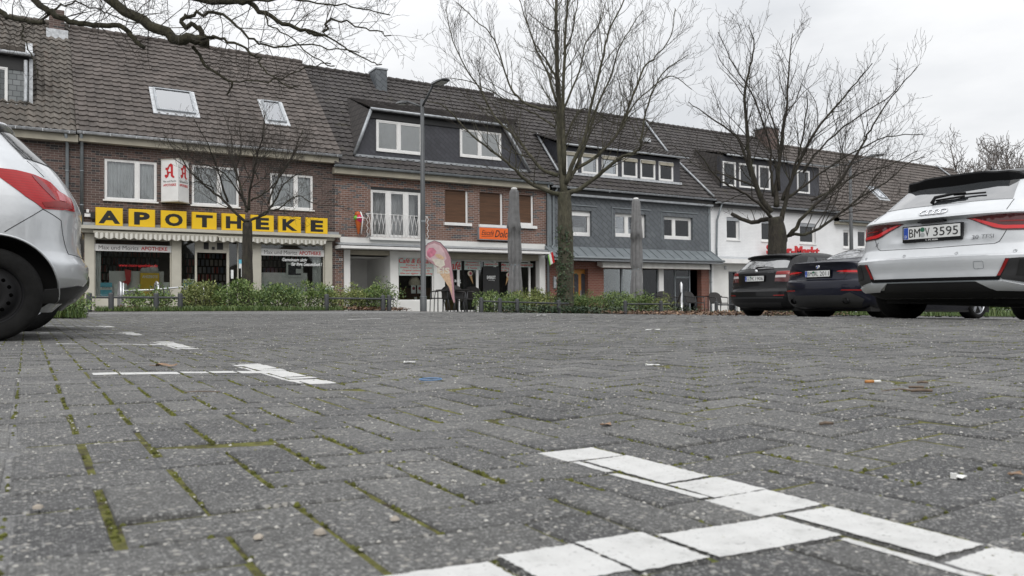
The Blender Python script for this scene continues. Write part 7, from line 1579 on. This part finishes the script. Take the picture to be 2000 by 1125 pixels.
# bicycle hoops before the pharmacy
for px, lab in ((234, 'shiny steel bicycle hoop, left one of the pair before the pharmacy window'), (306, 'shiny steel bicycle hoop beside the yellow display, right one of the pair')):
    v_ = 24.5; x = AV(px, 600, v_)[0]; g = gz(x, v_); t = thing('bicycle_stand', lab, 'bicycle stand', (x, v_, g), 'bicycle hoops'); h_ = AV(px, 551, v_)[1] - g
    mb = MB(); mb.tube([(x, v_ - .35, g), (x, v_ - .35, g + h_ - .25), (x, v_ - .25, g + h_ - .05), (x, v_, g + h_), (x, v_ + .25, g + h_ - .05), (x, v_ + .35, g + h_ - .25), (x, v_ + .35, g)], .035, 10); mb.build('hoop', Mt['steel'], t); mb = MB(); mb.tube([(x, v_ - .33, g + h_*.55), (x, v_ + .33, g + h_*.55)], .02, 8); mb.build('cross_bar', Mt['steel'], t)
v_ = 25.2; t = thing('hand_rail', 'thin steel hand rail across the pharmacy front behind the bushes', 'railing', (AV(240, 600, v_)[0], v_, .05)); xs_ = [AV(p, 600, v_)[0] for p in (241, 300, 352, 398)]; mb = MB(); mb.tube([(xs_[0], v_, AV(241, 568, v_)[1]), (xs_[1], v_, AV(300, 566, v_)[1]), (xs_[2], v_, AV(352, 561, v_)[1]), (xs_[3], v_, AV(398, 558, v_)[1])], .025, 8); mb.build('bar', Mt['steel'], t); mb = MB()
for x in xs_[::3]: mb = MB(); mb.tube([(x, v_, gz(x, v_)), (x, v_, .9)], .022, 8); mb.build('post', Mt['steel'], t)
v_ = 24.; x, z1 = AV(634, 561, v_); x1 = AV(651, 561, v_)[0]; z0 = gz(x, v_); t = thing('poster_stand', 'small green poster board behind the bushes at the pharmacy corner', 'sign', (x, v_, z0)); mb = MB(); mb.box(x, x1, v_, v_ + .03, z0 + .25, z1); mb.build('board', Mt['mint'], t); mb = MB(); mb.box(x - .02, x1 + .02, v_ - .01, v_ + .04, z1, z1 + .03); mb.build('edge', Mt['white_frame'], t)
for xx in (x + .03, x1 - .03): mb = MB(); mb.box(xx - .015, xx + .015, v_, v_ + .03, z0, z0 + .25); mb.build('leg', Mt['rail'], t)
v_ = 26.; x, z0 = AV(1331, 606, v_); t = thing('decor_column', 'thin pale glass column standing by the door of the slate house', 'ornament', (x, v_, gz(x, v_))); mb = MB(); g = gz(x, v_); mb.lathe([(.12, 0), (.13, .1), (.06, .16), (.07, .5), (.05, .55), (.07, .9), (.05, .95), (.075, 1.3), (.0, 1.42)], (x, v_, g), 'z', 14); mb.build('column', Mt['steel'], t)

# ------------------------------------------------------------------ litter on the pavers
def at_ground(px, py): x, y, z = GP(px, py); return Vector((x, y, z + .003))
LIT = mat('dry_leaf', (.27,.175,.11), .8, var=.35, vs=60); STK = mat('dry_stick', (.16,.12,.09), .85, var=.3, vs=60); PAP = mat('white_paper', (.70,.70,.68), .8, var=.06)
def dry_leaf(px, py, L, label, a=.3):
    p = at_ground(px, py); rr = random.Random(px); mb = MB(); ex = Vector((math.cos(a), math.sin(a), 0)); ey = Vector((-ex.y, ex.x, 0)); n = 9; vs = []
    for i in range(n + 1):
        f = i/n; w = L*.24*math.sin(math.pi*min(1, f*1.02))**.7*(1 + .18*math.sin(f*19)); c = p + ex*L*(f - .5)
        vs += [c + ey*w + Vector((0,0,L*(.10 + .05*math.sin(f*7)))), c + Vector((0,0,.001 + L*.03*math.sin(f*5)**2)), c - ey*w + Vector((0,0,L*(.07 + .06*math.sin(f*5 + 1))))]
    mb.add(vs, [(i*3 + j, i*3 + j + 1, i*3 + j + 4, i*3 + j + 3) for i in range(n) for j in range(2)], 0, True); mb.tube([p - ex*L*.5 + Vector((0,0,.003)), p - ex*L*.78 + Vector((0,0,.006))], .0015, 5); o = mb.build('dry_leaf', LIT); o.location = (0,0,0); tag(o, label, 'leaf', 'dry leaves on the pavers')
dry_leaf(325, 717, .085, 'curled pale brown leaf lying above the long stem of the second white mark', -.45); dry_leaf(1185, 833, .035, 'tiny reddish leaf scrap lying above the big white mark', .4); dry_leaf(1985, 932, .035, 'orange leaf scrap at the right edge of the picture', .1); dry_leaf(1378, 641, .05, 'small dark red leaf far out on the open paving', .3)
def stick(px, py, L, r, a, label, twig=False):
    p = at_ground(px, py) + Vector((0, 0, r)); d = Vector((math.cos(a), math.sin(a), 0)); mb = MB(); mb.tube([p - d*L/2, p - d*L*.1 + Vector((0,0,.002)), p + d*L/2], [r*.8, r, r*.85], 8)
    if twig: mb.tube([p - d*L*.3, p - d*L*1.0 + Vector((.01, .01, .004)), p - d*L*1.9], [r*.5, r*.4, r*.25], 6); mb.tube([p + Vector((.02, .03, .006)) - d*L*.3, p + Vector((.02, .03, .006)) + d*L*.4], r*.8, 7)
    tag(mb.build('stick', STK), label, 'stick', 'bits of wood on the pavers')
stick(1614, 834, .03, .0036, -.3, 'short pale stub of wood lying alone in the right foreground'); stick(1800, 769, .055, .0045, -.55, 'broken forked stick with a long thin twig, before the white car', True); stick(1802, 752, .03, .0038, -.5, 'small dark bit of wood just behind the forked stick'); stick(395, 769, .10, .0015, -.5, 'thin straw lying below the second white mark')
def paper(px, py, w, d_, a, label, name='paper_scrap'):
    p = at_ground(px, py); ex = Vector((math.cos(a), math.sin(a), 0)); ey = Vector((-ex.y, ex.x, 0)); mb = MB(); vs = []
    for i in range(5):
        for j in range(3): f, g = i/4 - .5, j/2 - .5; vs.append(p + ex*w*f + ey*d_*g + Vector((0,0,.002 + .006*abs(math.sin(f*4 + g*3))*w/.08)))
    mb.add(vs, [(i*3 + j, (i+1)*3 + j, (i+1)*3 + j + 1, i*3 + j + 1) for i in range(4) for j in range(2)], 0, True); mb.prism([tuple(p - ex*w/2), tuple(p - ex*w/2 + ex*.004), tuple(p - ex*w/2 + ex*.004 + Vector((0,0,.008))), tuple(p - ex*w/2 + Vector((0,0,.008)))], ey*d_*.5); tag(mb.build(name, PAP), label, 'litter', 'paper scraps on the pavers')
paper(800, 710, .05, .03, -.5, 'white paper scrap on the middle of the paving, left of the blue ring'); paper(1275, 716, .05, .03, -.4, 'small white scrap right of the blue ring'); paper(1275, 646, .10, .05, -.5, 'folded white paper further out on the open paving'); paper(1873, 938, .022, .016, .2, 'white chip at the right, near the orange leaf scrap'); paper(1057, 617, .12, .08, -.5, 'flat white scrap on the far side of the paving')
p = at_ground(841, 744); mb = MB(); mb.tube([p + Vector((.038*math.cos(i*.2618), .038*math.sin(i*.2618), .003)) for i in range(25)], .002, 6); tag(mb.build('plastic_ring', simple('blue_plastic', (.10,.22,.42), .4)), 'thin blue plastic ring lying on the pavers', 'ring')
p = at_ground(1690, 751); d = Vector((math.cos(-.5), math.sin(-.5), 0)); t = thing('cigarette_end', 'cigarette end with orange filter beside the forked stick', 'cigarette', tuple(p)); mb = MB(); mb.tube([p + Vector((0,0,.005)), p + d*.025 + Vector((0,0,.005))], .0045, 8); mb.build('filter', simple('orange_filter', (.45,.2,.06), .8), t); mb = MB(); mb.tube([p + d*.025 + Vector((0,0,.005)), p + d*.045 + Vector((0,0,.005))], .0045, 8); mb.build('paper_end', PAP, t)
rp = random.Random(5); PEB = mat('pebble', (.34,.30,.25), .7, var=.3, vs=50)
for px, py, r, lab in ((771, 1021, .0055, 'tan pebble in a joint left of the big white mark'), (626, 1048, .007, 'pale flat pebble left of the big white mark'), (74, 999, .006, 'white pebble in the lower left corner'), (506, 1058, .0055, 'small white pebble on a paver in the lower left')):
    mb = MB(); p = at_ground(px, py); blob(mb, p.x, p.y, p.z + .001, r, .75, rp, 9); tag(mb.build('pebble', PEB), lab, 'pebble', 'pebbles on the pavers')

# unseen dark bank for trees and roofs behind the lens, added to darken reflections
rr = random.Random(77); mb = MB(); Mt['backwood'] = mat('reflection_dark_wood', (.045,.04,.033), .95, var=.4, vs=.4)
X = steps(-70, 70, 1.2); vs = []
for i, x in enumerate(X):
    h_ = 7.5 + 2.5*math.sin(x*.21) + 1.8*math.sin(x*.53 + 1) + rr.uniform(-.8, .8); y = -30 + 2*math.sin(x*.3)
    vs += [(x, y, -.5), (x, y - .6, h_*.5), (x, y - 2.5, h_), (x, y - 6, h_*.9), (x, y - 8, -.5)]
mb.add(vs, [(i*5 + j, i*5 + j + 1, (i+1)*5 + j + 1, (i+1)*5 + j) for i in range(len(X) - 1) for j in range(4)], 0, True); tag(mb.build('reflection_treeline', Mt['backwood']), kind='stuff')
